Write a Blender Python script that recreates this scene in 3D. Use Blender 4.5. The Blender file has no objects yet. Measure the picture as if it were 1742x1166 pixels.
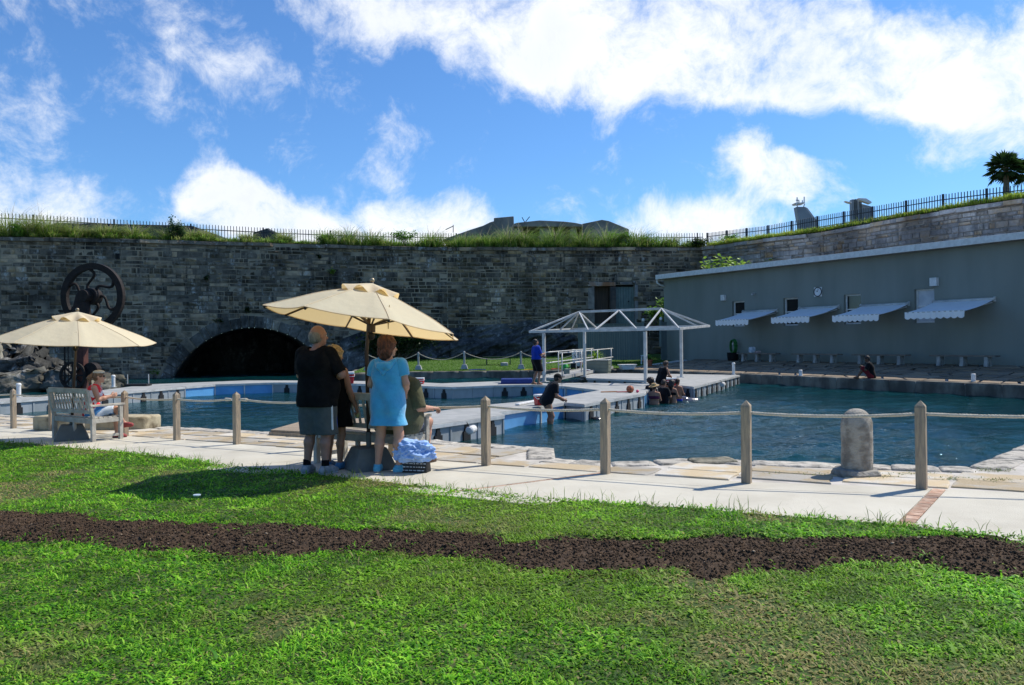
import bpy, bmesh, math, random
import numpy as np
from mathutils import Vector, Matrix, Euler
random.seed(11)
rng = np.random.default_rng(11)
S = bpy.context.scene
COL = S.collection
PI = math.pi
# ------------------------------------------------------------------ camera
F, CX, CY, EYE = 1329.0, 871.0, 583.0, 1.6
ROLL, PITCH = math.radians(-0.66), math.radians(-0.13)
RC = (Matrix.Rotation(PI/2 + PITCH, 3, 'X') @ Matrix.Rotation(ROLL, 3, 'Z'))
cd = bpy.data.cameras.new('camera'); cam = bpy.data.objects.new('camera', cd); COL.objects.link(cam)
cam.matrix_world = Matrix.Translation((0, 0, EYE)) @ RC.to_4x4()
cd.sensor_width = 36; cd.lens = 36*F/1742; cd.clip_start = .05; cd.clip_end = 3000
S.camera = cam
# ------------------------------------------------------------------ sun, sky, exposure
SUN = Vector((.54, .28, .61*math.tan(math.radians(51)))).normalized()
sl = bpy.data.lights.new('sun', 'SUN'); sl.energy = 5.0; sl.angle = math.radians(.53); sl.color = (1, .94, .84)
so = bpy.data.objects.new('sun', sl); COL.objects.link(so)
so.rotation_euler = (-SUN).to_track_quat('-Z', 'Y').to_euler()
S.view_settings.view_transform = 'Standard'; S.view_settings.look = 'None'
S.view_settings.exposure = .12; S.view_settings.gamma = 1; S.view_settings.use_curve_mapping = False
S.render.film_transparent = False
try:
    S.cycles.max_bounces = 6; S.cycles.transparent_max_bounces = 12
    S.cycles.diffuse_bounces = 3; S.cycles.glossy_bounces = 3; S.cycles.sample_clamp_indirect = 4
    S.cycles.use_denoising = True
except Exception: pass

def nd(t, typ, ins=None, **props):
    n = t.nodes.new(typ)
    for k, v in props.items(): setattr(n, k, v)
    for k, v in (ins or {}).items():
        if isinstance(v, bpy.types.NodeSocket): t.links.new(v, n.inputs[k])
        else: n.inputs[k].default_value = v
    return n
def math_(t, op, a, b=0., clamp=False):
    return nd(t, 'ShaderNodeMath', {0: a, 1: b}, operation=op, use_clamp=clamp).outputs[0]
def mixc(t, fac, a, b, blend='MIX'):
    return nd(t, 'ShaderNodeMix', {0: fac, 6: a, 7: b}, data_type='RGBA', blend_type=blend).outputs[2]
def c4(c): return (c[0], c[1], c[2], 1)
def sstep(t, v, a, b, c=0., d=1.):
    return nd(t, 'ShaderNodeMapRange', {0: v, 1: a, 2: b, 3: c, 4: d}, interpolation_type='SMOOTHSTEP').outputs[0]
def noise(t, vec, scale, detail=4, rough=.55, dist=0.):
    return nd(t, 'ShaderNodeTexNoise', {'Vector': vec, 'Scale': scale, 'Detail': detail, 'Roughness': rough, 'Distortion': dist}).outputs[0]

def raydir(px, py):
    return (RC @ Vector(((px-CX)/F, -(py-CY)/F, -1)))
def build_world():
    w = bpy.data.worlds.new('World'); S.world = w; w.use_nodes = True
    t = w.node_tree; t.nodes.clear()
    sky = nd(t, 'ShaderNodeTexSky', sky_type='NISHITA')
    sky.sun_disc = False; sky.sun_elevation = math.asin(SUN.z); sky.sun_rotation = math.atan2(SUN.x, SUN.y)
    sky.altitude = 0; sky.air_density = 1.0; sky.dust_density = .35; sky.ozone_density = 2.2
    d = nd(t, 'ShaderNodeTexCoord').outputs['Generated']
    # warped direction, so that the clouds get ragged outlines
    w1 = nd(t, 'ShaderNodeTexNoise', {'Vector': d, 'Scale': 6.5, 'Detail': 2, 'Roughness': .6}).outputs['Color']
    w2 = nd(t, 'ShaderNodeVectorMath', {0: w1, 1: (.5, .5, .5)}, operation='SUBTRACT').outputs[0]
    w3 = nd(t, 'ShaderNodeVectorMath', {0: w2, 'Scale': .085}, operation='SCALE').outputs[0]
    dw = nd(t, 'ShaderNodeVectorMath', {0: d, 1: w3}, operation='ADD').outputs[0]
    acc = None
    def blob(px, py, rx, ry, ang, amp):
        """one cloud bank: a soft ellipse about a direction of the sky; radii in thousandths of a radian"""
        nonlocal acc
        c = raydir(px, py).normalized()
        rt = Vector((c.y, -c.x, 0)).normalized(); up = rt.cross(c)
        ca, sa = math.cos(math.radians(ang)), math.sin(math.radians(ang))
        e1 = (rt*ca + up*sa); e2 = (up*ca - rt*sa)
        a = nd(t, 'ShaderNodeVectorMath', {0: dw, 1: e1/(rx/1000)}, operation='DOT_PRODUCT').outputs['Value']
        b = nd(t, 'ShaderNodeVectorMath', {0: dw, 1: e2/(ry/1000)}, operation='DOT_PRODUCT').outputs['Value']
        r2 = nd(t, 'ShaderNodeMath', {0: a, 1: a, 2: math_(t, 'MULTIPLY', b, b)}, operation='MULTIPLY_ADD').outputs[0]
        s = nd(t, 'ShaderNodeMath', {0: math_(t, 'SUBTRACT', 1., r2, True), 1: amp, 2: 0. if acc is None else acc}, operation='MULTIPLY_ADD').outputs[0]
        acc = s
    for b in CLOUDS: blob(*b)
    n2 = noise(t, dw, 8.5, 7, .68)
    nn = math_(t, 'MULTIPLY', math_(t, 'SUBTRACT', n2, .5), 3.1)
    tot = math_(t, 'ADD', math_(t, 'MINIMUM', acc, .9), nn)
    cov = math_(t, 'POWER', sstep(t, tot, .1, 1.1), .95)
    thick = sstep(t, tot, .6, 1.3)
    shade = noise(t, d, 6, 2, .6)
    ccol = mixc(t, math_(t, 'MULTIPLY', thick, sstep(t, shade, .4, .66, .0, .6)), c4((7.6, 7.8, 8.1)), c4((6.0, 6.4, 7.1)))
    # deepen the zenith blue a little (clear maritime air)
    skyc = mixc(t, 1., sky.outputs[0], c4(SKYTINT), 'MULTIPLY')
    col = mixc(t, math_(t, 'MULTIPLY', cov, .97), skyc, ccol)
    bg = nd(t, 'ShaderNodeBackground', {0: col, 1: .13})
    w.cycles.sampling_method = 'NONE'
    out = nd(t, 'ShaderNodeOutputWorld', {0: bg.outputs[0]})
SKYTINT = (.52, .83, 1.16)
CLOUDS = [ # px, py, rx, ry, angle, strength
    (1230, -10, 460, 140, -10, .64), (770, 35, 280, 85, -16, .45), (1580, 150, 250, 105, -10, .72), (1080, 130, 250, 85, -16, .5), (1700, 95, 110, 75, -25, .6), (1620, 15, 110, 55, -30, -1.),
    (270, 80, 230, 85, -30, .24), (460, 150, 130, 42, -20, .26), (30, 250, 110, 60, -10, .36),
    (370, 320, 66, 55, -25, 1.1), (480, 365, 120, 48, -18, 1.0), (180, 375, 300, 60, 0, .52), (740, 378, 105, 52, 0, .95),
    (1310, 285, 80, 52, -25, 1.0), (1395, 318, 75, 42, -10, .7), (1215, 388, 130, 42, 0, .8), (1360, 226, 170, 36, -8, -.9)]
build_world()

# ------------------------------------------------------------------ places in the photograph -> places in the world
PA, PB = Vector((3.9, 7.45)), Vector((-.84, .5425))          # the line of fence posts along the path
PN = Vector((.5425, .84))                                     # across the path, towards the water
def zp(x, y):                                                 # the paved walk falls gently to the left
    return .143 - .0179*((x-PA.x)*PB.x + (y-PA.y)*PB.y)
def on(px, py, z=0.):
    d = raydir(px, py); k = (z-EYE)/d.z
    return Vector((d.x*k, d.y*k, z))
def onp(px, py, dz=0.):                                       # on the sloping walk
    d = raydir(px, py)
    a = .0179*PB.x; b = .0179*PB.y; c0 = zp(0, 0) + dz
    k = (c0-EYE)/(d.z + a*d.x + b*d.y)
    return Vector((d.x*k, d.y*k, EYE + d.z*k))
def at(px, py, D):
    d = raydir(px, py); return Vector((d.x*D/d.y, D, EYE + d.z*D/d.y))
def ts(t, s):                                                 # along and across the walk
    p = PA + PB*t + PN*s; return p
def to_ts(p):
    q = Vector((p[0]-PA.x, p[1]-PA.y)); return q.dot(PB), q.dot(PN)
ZW, ZD, ZQ = -.6, -.15, -.17                                  # water, floating docks, far quay

# ------------------------------------------------------------------ materials
def new_mat(name):
    m = bpy.data.materials.new(name); m.use_nodes = True
    t = m.node_tree; t.nodes.clear()
    return m, t
def M(name, a, b=None, scale=6., rough=.7, bump=0., bscale=None, metal=0., spec=.4, world=True, stretch=(1, 1, 1), var=0., detail=5, fac=(.35, .65), trans=0., sheen=0., backlit=0.):
    m, t = new_mat(name)
    b = b or tuple(x*.8 for x in a)
    v = nd(t, 'ShaderNodeNewGeometry').outputs['Position'] if world else nd(t, 'ShaderNodeTexCoord').outputs['Object']
    v = nd(t, 'ShaderNodeMapping', {'Vector': v, 'Scale': stretch}).outputs[0]
    f = sstep(t, noise(t, v, scale, detail), *fac)
    col = mixc(t, f, c4(a), c4(b))
    if var:
        r = nd(t, 'ShaderNodeObjectInfo').outputs['Random']
        col = nd(t, 'ShaderNodeHueSaturation', {'Value': nd(t, 'ShaderNodeMapRange', {0: r, 3: 1-var, 4: 1+var}).outputs[0], 'Color': col}).outputs[0]
    p = nd(t, 'ShaderNodeBsdfPrincipled', {'Base Color': col, 'Roughness': rough, 'Metallic': metal, 'Specular IOR Level': spec})
    if sheen: p.inputs['Sheen Weight'].default_value = sheen
    if bump:
        h = noise(t, v, bscale or scale*3, 6, .6)
        t.links.new(nd(t, 'ShaderNodeBump', {'Strength': bump, 'Distance': .02, 'Height': h}).outputs[0], p.inputs['Normal'])
    sh = p.outputs[0]
    if backlit:
        tr = nd(t, 'ShaderNodeBsdfTranslucent', {'Color': col})
        sh = nd(t, 'ShaderNodeMixShader', {0: backlit, 1: sh, 2: tr.outputs[0]}).outputs[0]
    nd(t, 'ShaderNodeOutputMaterial', {0: sh})
    return m

# ------------------------------------------------------------------ mesh building
class MB:
    def __init__(s): s.v = []; s.f = []
    def add(s, vs, fs):
        o = len(s.v); s.v += [tuple(v) for v in vs]; s.f += [tuple(i+o for i in f) for f in fs]; return s
    def box(s, c, d, rz=0., R=None):
        R = R if R is not None else Matrix.Rotation(rz, 3, 'Z'); c = Vector(c)
        vs = [c + R @ Vector((x*d[0]/2, y*d[1]/2, z*d[2]/2)) for z in (-1, 1) for y in (-1, 1) for x in (-1, 1)]
        return s.add(vs, [(0, 2, 3, 1), (4, 5, 7, 6), (0, 1, 5, 4), (2, 6, 7, 3), (0, 4, 6, 2), (1, 3, 7, 5)])
    def bar(s, a, b, w, h=None, up=(0, 0, 1)):                    # a straight bar of rectangular section
        a, b = Vector(a), Vector(b); d = (b-a); L = d.length; d = d/L; h = h or w
        u = Vector(up); r = d.cross(u)
        if r.length < 1e-4: r = d.cross(Vector((0, 1, 0)))
        r.normalize(); u = r.cross(d)
        R = Matrix((r, d, u)).transposed()
        return s.box((a+b)/2, (w, L, h), R=R)
    def tube(s, pts, r, n=8, cap=True):
        pts = [Vector(p) for p in pts]; rs = r if isinstance(r, (list, tuple)) else [r]*len(pts)
        ref = None; rings = []
        for i, p in enumerate(pts):
            d = (pts[min(i+1, len(pts)-1)] - pts[max(i-1, 0)]).normalized()
            if ref is None:
                ref = d.cross(Vector((0, 0, 1)))
                if ref.length < .1: ref = d.cross(Vector((0, 1, 0)))
            ref = (ref - d*ref.dot(d)).normalized(); w = d.cross(ref)
            rings.append([p + (ref*math.cos(2*PI*k/n) + w*math.sin(2*PI*k/n))*rs[i] for k in range(n)])
        vs = [v for g in rings for v in g]
        fs = [(i*n+k, i*n+(k+1) % n, (i+1)*n+(k+1) % n, (i+1)*n+k) for i in range(len(pts)-1) for k in range(n)]
        if cap: fs += [tuple(range(n-1, -1, -1)), tuple((len(pts)-1)*n+k for k in range(n))]
        return s.add(vs, fs)
    def cyl(s, a, b, r, r2=None, n=12): return s.tube([a, b], [r, r if r2 is None else r2], n)
    def lathe(s, prof, n=20, c=(0, 0, 0)):
        vs = []; fs = []; c = Vector(c)
        for (r, z) in prof:
            for k in range(n): vs.append(c + Vector((r*math.cos(2*PI*k/n), r*math.sin(2*PI*k/n), z)))
        for i in range(len(prof)-1):
            for k in range(n): fs.append((i*n+k, i*n+(k+1) % n, (i+1)*n+(k+1) % n, (i+1)*n+k))
        fs += [tuple(range(n-1, -1, -1)), tuple((len(prof)-1)*n+k for k in range(n))]
        return s.add(vs, fs)
    def ball(s, c, r, nu=12, nv=8, R=None):
        r = Vector(r) if not isinstance(r, (int, float)) else Vector((r, r, r)); c = Vector(c)
        R = R or Matrix.Identity(3)
        vs = [c + R @ Vector((0, 0, -r.z))]
        for j in range(1, nv):
            a = -PI/2 + PI*j/nv
            for i in range(nu):
                b = 2*PI*i/nu; vs.append(c + R @ Vector((r.x*math.cos(a)*math.cos(b), r.y*math.cos(a)*math.sin(b), r.z*math.sin(a))))
        vs.append(c + R @ Vector((0, 0, r.z)))
        fs = [(0, 1+(i+1) % nu, 1+i) for i in range(nu)]
        for j in range(nv-2):
            for i in range(nu):
                a = 1+j*nu+i; b = 1+j*nu+(i+1) % nu; fs.append((a, b, b+nu, a+nu))
        L = len(vs)-1; o = 1+(nv-2)*nu
        fs += [(o+i, o+(i+1) % nu, L) for i in range(nu)]
        return s.add(vs, fs)
    def prism(s, poly, z0, z1):                                   # z0, z1: numbers or functions of x, y
        f0 = z0 if callable(z0) else (lambda x, y: z0); f1 = z1 if callable(z1) else (lambda x, y: z1)
        n = len(poly)
        area = sum(poly[i][0]*poly[(i+1) % n][1] - poly[(i+1) % n][0]*poly[i][1] for i in range(n))
        if area < 0: poly = poly[::-1]
        vs = [(p[0], p[1], f0(p[0], p[1])) for p in poly] + [(p[0], p[1], f1(p[0], p[1])) for p in poly]
        fs = [tuple(range(n-1, -1, -1)), tuple(range(n, 2*n))] + [(i, (i+1) % n, n+(i+1) % n, n+i) for i in range(n)]
        return s.add(vs, fs)
    def mesh(s, name, mat, smooth=False):
        me = bpy.data.meshes.new(name); me.from_pydata(s.v, [], s.f); me.update()
        if mat is not None: me.materials.append(mat)
        if smooth: me.polygons.foreach_set('use_smooth', [True]*len(me.polygons))
        return me
    def build(s, name, mat, parent=None, smooth=False, bevel=0., loc=None, rz=0., seg=2):
        o = bpy.data.objects.new(name, s.mesh(name, mat, smooth)); COL.objects.link(o)
        return fin(o, parent, bevel, loc, rz, seg)
def fin(o, parent=None, bevel=0., loc=None, rz=0., seg=2):
    if loc is not None: o.location = loc
    if rz: o.rotation_euler = (0, 0, rz)
    if parent is not None: o.parent = parent
    if bevel:
        b = o.modifiers.new('bevel', 'BEVEL'); b.width = bevel; b.segments = seg; b.limit_method = 'ANGLE'; b.angle_limit = math.radians(40)
    return o
def np_mesh(name, v, f, mat, smooth=False, col=None):
    """v (n,3), f (m,k) numpy arrays -> mesh; k = 3 or 4"""
    me = bpy.data.meshes.new(name); v = np.asarray(v, np.float32); f = np.asarray(f, np.int32); k = f.shape[1]
    me.vertices.add(len(v)); me.vertices.foreach_set('co', v.ravel())
    me.loops.add(f.size); me.loops.foreach_set('vertex_index', f.ravel())
    me.polygons.add(len(f)); me.polygons.foreach_set('loop_start', np.arange(0, f.size, k, dtype=np.int32))
    me.update(calc_edges=True)
    if smooth: me.polygons.foreach_set('use_smooth', np.ones(len(f), bool))
    if col is not None:
        a = me.attributes.new('tone', 'FLOAT_COLOR', 'POINT'); c = np.ones((len(v), 4), np.float32); c[:, :3] = col
        a.data.foreach_set('color', c.ravel())
    if mat is not None: me.materials.append(mat)
    me.validate()
    return me
def np_obj(name, v, f, mat, parent=None, smooth=False, col=None):
    o = bpy.data.objects.new(name, np_mesh(name, v, f, mat, smooth, col)); COL.objects.link(o)
    if parent is not None: o.parent = parent
    return o
def link_copy(name, mesh, parent=None, loc=(0, 0, 0), rot=(0, 0, 0), scale=(1, 1, 1)):
    o = bpy.data.objects.new(name, mesh); COL.objects.link(o); o.parent = parent
    o.location = loc; o.rotation_euler = rot; o.scale = scale
    return o
def tag(o, label=None, cat=None, group=None, kind=None):
    if label: o['label'] = label
    if cat: o['category'] = cat
    if group: o['group'] = group
    if kind: o['kind'] = kind
    return o
def thing(name, label, cat, loc=(0, 0, 0), rz=0., group=None):
    o = bpy.data.objects.new(name, None); COL.objects.link(o); o.empty_display_size = .2
    o.location = loc; o.rotation_euler = (0, 0, rz)
    return tag(o, label, cat, group)
def dup(root, loc=None, rz=None, label=None):
    def cp(o, par):
        c = o.copy(); COL.objects.link(c); c.parent = par
        for ch in [x for x in KIDS.get(o.name, [])]: cp(ch, c)
        return c
    KIDS = {}
    for o in COL.objects:
        if o.parent: KIDS.setdefault(o.parent.name, []).append(o)
    r = cp(root, None)
    if loc is not None: r.location = loc
    if rz is not None: r.rotation_euler = (r.rotation_euler[0], r.rotation_euler[1], rz)
    if label: r['label'] = label
    return r
# smooth value noise on numpy arrays, for terrain and scatter
def vnoise(x, y, scale, seed=0):
    x = np.asarray(x, float)*scale + seed*17.31; y = np.asarray(y, float)*scale + seed*9.7
    xi = np.floor(x); yi = np.floor(y); fx = x-xi; fy = y-yi
    def h(a, b):
        q = np.sin(a*127.1 + b*311.7 + seed*74.7)*43758.5453; return q - np.floor(q)
    u = fx*fx*(3-2*fx); v = fy*fy*(3-2*fy)
    return (h(xi, yi)*(1-u) + h(xi+1, yi)*u)*(1-v) + (h(xi, yi+1)*(1-u) + h(xi+1, yi+1)*u)*v
def fbm(x, y, scale, oct_=4, seed=0):
    r = 0; a = .5; n = 0
    for i in range(oct_): r = r + a*vnoise(x, y, scale*2**i, seed+i); n += a; a *= .5
    return r/n
def hash3(p, k=1.0):
    q = np.sin(p[:, 0]*12.9898*k + p[:, 1]*78.233*k + p[:, 2]*37.719*k)*43758.5453; return q-np.floor(q)
# ================================================================== ground, walk, quays, water
def proj(P):                                                  # world (n,3) -> photograph pixels, for scattering only
    A = np.array(RC.transposed()); q = (np.asarray(P) - np.array([0, 0, EYE])) @ A.T
    return CX + F*q[:, 0]/-q[:, 2], CY - F*q[:, 1]/-q[:, 2]
LAWN_EDGE = [(-500, 715), (-200, 738), (0, 754), (66, 758), (166, 768), (333, 785), (376, 792), (533, 807), (580, 814), (746, 830), (913, 847), (1160, 868), (1347, 883), (1527, 899), (1728, 923), (2000, 960), (2600, 1060)]
SOIL_UP = [(-500, 852), (0, 873), (80, 874), (160, 877), (173, 892), (213, 896), (283, 884), (333, 891), (500, 896), (580, 902), (663, 903), (746, 908), (853, 912), (880, 925), (923, 926), (980, 917), (1160, 923), (1277, 914), (1320, 923), (1460, 920), (1594, 917), (1742, 924), (2000, 950), (2600, 1010)]
SOIL_LO = [(-500, 905), (0, 924), (126, 925), (213, 940), (333, 949), (450, 960), (540, 948), (623, 943), (746, 953), (840, 960), (880, 976), (946, 983), (1160, 979), (1210, 993), (1273, 972), (1367, 978), (1460, 968), (1594, 972), (1661, 988), (1742, 992), (2000, 1020), (2600, 1110)]
def pxline(L):
    P = [onp(a, b) for a, b in L]; T = [to_ts(p) for p in P]
    o = np.argsort([q[0] for q in T]); tt = np.array([T[i][0] for i in o]); ss = np.array([T[i][1] for i in o])
    return lambda t: np.interp(t, tt, ss)
s_lawn, s_up, s_lo = pxline(LAWN_EDGE), pxline(SOIL_UP), pxline(SOIL_LO)
def arr_ts(t, s): return PA.x + PB.x*t + PN.x*s, PA.y + PB.y*t + PN.y*s
def npzp(x, y): return .143 - .0179*((x-PA.x)*PB.x + (y-PA.y)*PB.y)
def edge_n(t, k): return (fbm(t, 0*t, 3.1, 5, k)-.5)*.4

# far ground that carries everything, then the bed of the basin
MB().add([(-600, -600, -6), (600, -600, -6), (600, 900, -6), (-600, 900, -6)], [(0, 1, 2, 3)]).build('terrain', M('terrain_earth', (.09, .1, .05), (.14, .12, .07), .05))['kind'] = 'structure'
def water_mat():
    m, t = new_mat('sea_water')
    P = nd(t, 'ShaderNodeNewGeometry').outputs['Position']
    bmp = nd(t, 'ShaderNodeBump', {'Strength': .6, 'Distance': .03, 'Height': noise(t, P, 16, 2, .5, .4)}).outputs[0]
    deep = mixc(t, sstep(t, noise(t, P, .3, 3), .3, .7), c4((.002, .036, .045)), c4((.004, .058, .066)))
    body = nd(t, 'ShaderNodeBsdfDiffuse', {'Color': deep, 'Normal': bmp})
    clear = nd(t, 'ShaderNodeBsdfTransparent', {'Color': c4((.45, .78, .72))})
    under = nd(t, 'ShaderNodeMixShader', {0: .35, 1: body.outputs[0], 2: clear.outputs[0]})
    gl = nd(t, 'ShaderNodeBsdfGlossy', {'Color': c4((.74, .84, .88)), 'Roughness': .02, 'Normal': bmp})
    fr = nd(t, 'ShaderNodeFresnel', {'IOR': 1.33, 'Normal': bmp})
    mx = nd(t, 'ShaderNodeMixShader', {0: fr.outputs[0], 1: under.outputs[0], 2: gl.outputs[0]})
    nd(t, 'ShaderNodeOutputMaterial', {0: mx.outputs[0]})
    return m
def water_sheet():
    """wind ripples as real relief: many short crossing wave trains, finer grid where it is nearer"""
    r = np.random.default_rng(77); rows = [6.0]
    while rows[-1] < 64: rows.append(rows[-1]*1.0034)
    U = np.linspace(-1, 1, 620); Yr = np.array(rows)
    Y, UU = np.meshgrid(Yr, U, indexing='ij'); X = UU*(Y*.95+2)
    Z = np.zeros_like(X)
    for k in range(46):
        lam = .22*(1.9/.22)**(r.random()**1.3); th = r.normal(-1.15, .6); a = .0078*lam*r.uniform(.6, 1.4); q = 2*PI/lam
        ph = r.uniform(0, 6.28); px = X*math.cos(th)+Y*math.sin(th)
        env = .35+1.3*vnoise(X, Y, .45/lam**.5, 200+k)
        keep = np.clip((lam/(Y*.0075)-1.), 0, 1)                  # drop trains too short for the grid far out
        Z += a*env*keep*np.sin(q*px+ph+1.3*np.sin(q*.31*(Y*math.cos(th)-X*math.sin(th))+ph))
    calm = .35+.9*np.clip(fbm(X, Y, .12, 3, 55)*1.9-.45, 0, 1)
    pen = 1-.6*np.clip((2.5-X-(Y-25)*.3)/2, 0, 1)                 # sheltered behind the docks
    near = 1+.0*X
    Z = ZW + Z*calm*pen*np.clip((66-Y)/6, .1, 1)
    n1, n2 = X.shape; I = np.arange(n1*n2).reshape(n1, n2)
    Q = np.stack([I[:-1, :-1], I[:-1, 1:], I[1:, 1:], I[1:, :-1]], -1).reshape(-1, 4)
    return np_obj('water', np.stack([X, Y, Z], -1).reshape(-1, 3), Q, water_mat(), smooth=True)
MB().add([(-70, 4, -3.2), (60, 4, -3.2), (60, 75, -3.2), (-70, 75, -3.2)], [(0, 1, 2, 3)]).build('sea_bed', M('sea_bed_sand', (.03, .07, .06), (.015, .04, .04), .4))['kind'] = 'structure'
tag(water_sheet(), kind='structure')

# ------------------------------------------------------------------ lawn sheet
T = np.concatenate([np.linspace(-40, -8, 17), np.linspace(-7.6, 26, 170), np.linspace(27, 60, 17)])
U = np.linspace(0, 1, 150)**2.0
TT, UU = np.meshgrid(T, U, indexing='ij')
e = s_lawn(TT) + edge_n(TT*2, 5)*.35
SS = e - UU*(45+e)
X, Y = arr_ts(TT, SS)
Z = npzp(X, Y) + .012 + (fbm(X, Y, .35, 2, 3)-.5)*.06
insoil = (SS < s_up(TT)+.05) & (SS > s_lo(TT)-.05)
Z = np.where(insoil, Z-.05, Z)
V = np.stack([X, Y, Z], -1).reshape(-1, 3); n1, n2 = TT.shape
I = np.arange(n1*n2).reshape(n1, n2)
Q = np.stack([I[:-1, :-1], I[:-1, 1:], I[1:, 1:], I[1:, :-1]], -1).reshape(-1, 4)
lawn = np_obj('lawn', V, Q, M('lawn_ground_gap_shade', (.03, .07, .008), (.055, .075, .015), 9, .95, .5, 60), smooth=True); tag(lawn, kind='structure')  # ground coloured dark to paint the shade in gaps between blades
def zlawn(x, y): return npzp(x, y) + .014 + (fbm(x, y, .35, 2, 3)-.5)*.06

# ------------------------------------------------------------------ soil strip
T = np.arange(-6.5, 24, .03); U = np.linspace(0, 1, 64)
TT, UU = np.meshgrid(T, U, indexing='ij')
a = s_lo(TT)-.05+edge_n(TT, 1); b = s_up(TT)+.05+edge_n(TT, 2)
SS = a + (b-a)*UU
X, Y = arr_ts(TT, SS)
Z = npzp(X, Y) - .02 + .07*np.sin(PI*UU)**.6*(.55+.9*fbm(X, Y, 2.2, 3, 7)) + (fbm(X, Y, 16, 3, 9)-.5)*.055
V = np.stack([X, Y, Z], -1).reshape(-1, 3); n1, n2 = TT.shape
I = np.arange(n1*n2).reshape(n1, n2)
Q = np.stack([I[:-1, :-1], I[1:, :-1], I[1:, 1:], I[:-1, 1:]], -1).reshape(-1, 4)
soil_m = M('dark_planting_soil', (.042, .025, .012), (.095, .057, .03), 30, .95, .9, 90)
soil = np_obj('soil_strip', V, Q, soil_m); tag(soil, kind='structure')
def soil_z(x, y):
    q = (x-PA.x)*PB.x + (y-PA.y)*PB.y; s = (x-PA.x)*PN.x + (y-PA.y)*PN.y
    a = s_lo(q)-.05+edge_n(q, 1); b = s_up(q)+.05+edge_n(q, 2); u = np.clip((s-a)/(b-a), 0, 1)
    return npzp(x, y) - .02 + .07*np.sin(PI*u)**.6*(.55+.9*fbm(x, y, 2.2, 3, 7)) + (fbm(x, y, 16, 3, 9)-.5)*.055
def scatter_soil(n, lo, hi, seed, name, m, flat=1.):
    r = np.random.default_rng(seed)
    t = r.uniform(-5, 20, n*3); u = r.uniform(.02, .98, n*3)
    a = s_lo(t)-.03; b = s_up(t)+.03; s = a+(b-a)*u; x, y = arr_ts(t, s)
    keep = (np.abs(x) < .7*y+1) & (y > 2.5); x = x[keep][:n]; y = y[keep][:n]; k = len(x)
    z = soil_z(x, y); sz = r.uniform(lo, hi, k)*(r.random(k)**1.5+.5)
    oc = np.array([(1, 0, 0), (0, 1, 0), (-1, 0, 0), (0, -1, 0), (0, 0, 1.), (0, 0, -.6)])
    V = oc[None]*r.uniform(.5, 1.2, (k, 6, 1)); V[:, :, 2] *= flat
    an = r.uniform(0, 6.28, k); ca, sa = np.cos(an)[:, None], np.sin(an)[:, None]
    V = np.stack([V[..., 0]*ca-V[..., 1]*sa, V[..., 0]*sa+V[..., 1]*ca, V[..., 2]], -1)*sz[:, None, None]
    V[..., 0] += x[:, None]; V[..., 1] += y[:, None]; V[..., 2] += z[:, None]+.2*sz[:, None]
    fc = np.array([(0, 1, 4), (1, 2, 4), (2, 3, 4), (3, 0, 4), (1, 0, 5), (2, 1, 5), (3, 2, 5), (0, 3, 5)])
    Fc = (np.arange(k)[:, None, None]*6 + fc[None]).reshape(-1, 3)
    return np_obj(name, V.reshape(-1, 3), Fc, m)
tag(scatter_soil(42000, .004, .013, 3, 'soil_crumbs', soil_m), 'dark brown soil crumbs of the planting strip', 'soil', kind='stuff')
tag(scatter_soil(700, .005, .014, 4, 'soil_chips', M('pale_wood_chip', (.35, .27, .18), (.2, .12, .07), 30, .9, world=True), .5), 'pale wood chips and pebbles in the soil', 'chips', kind='stuff')

# ------------------------------------------------------------------ grass
def grass_mat(name, backlit=.45):
    m, t = new_mat(name)
    c = nd(t, 'ShaderNodeAttribute', attribute_name='tone').outputs['Color']
    p = nd(t, 'ShaderNodeBsdfPrincipled', {'Base Color': c, 'Roughness': .55, 'Specular IOR Level': .2})
    tr = nd(t, 'ShaderNodeBsdfTranslucent', {'Color': c})
    mx = nd(t, 'ShaderNodeMixShader', {0: backlit, 1: p.outputs[0], 2: tr.outputs[0]})
    nd(t, 'ShaderNodeOutputMaterial', {0: mx.outputs[0]})
    return m
GRASS = grass_mat('grass_blades')
def blades(x, y, z, L, W, tilt, az, col, bend=.5, seed=0):
    """bent three-triangle blades; arrays of length n -> verts, faces, colours"""
    r = np.random.default_rng(seed); n = len(x)
    dx, dy = np.cos(az), np.sin(az); sx, sy = -dy, dx
    def pt(u, w):
        a = tilt + bend*u; h = L*u
        return np.stack([x + dx*np.sin(a)*h + sx*w*W, y + dy*np.sin(a)*h + sy*w*W, z + np.cos(a)*h], -1)
    V = np.stack([pt(0, -.35), pt(0, .35), pt(.55, -.5), pt(.55, .5), pt(1., 0)], 1)
    Fc = (np.arange(n)[:, None, None]*5 + np.array([(0, 1, 3), (0, 3, 2), (2, 3, 4)])[None]).reshape(-1, 3)
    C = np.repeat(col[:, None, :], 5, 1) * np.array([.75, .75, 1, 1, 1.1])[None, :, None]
    return V.reshape(-1, 3), Fc, C.reshape(-1, 3)
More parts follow.
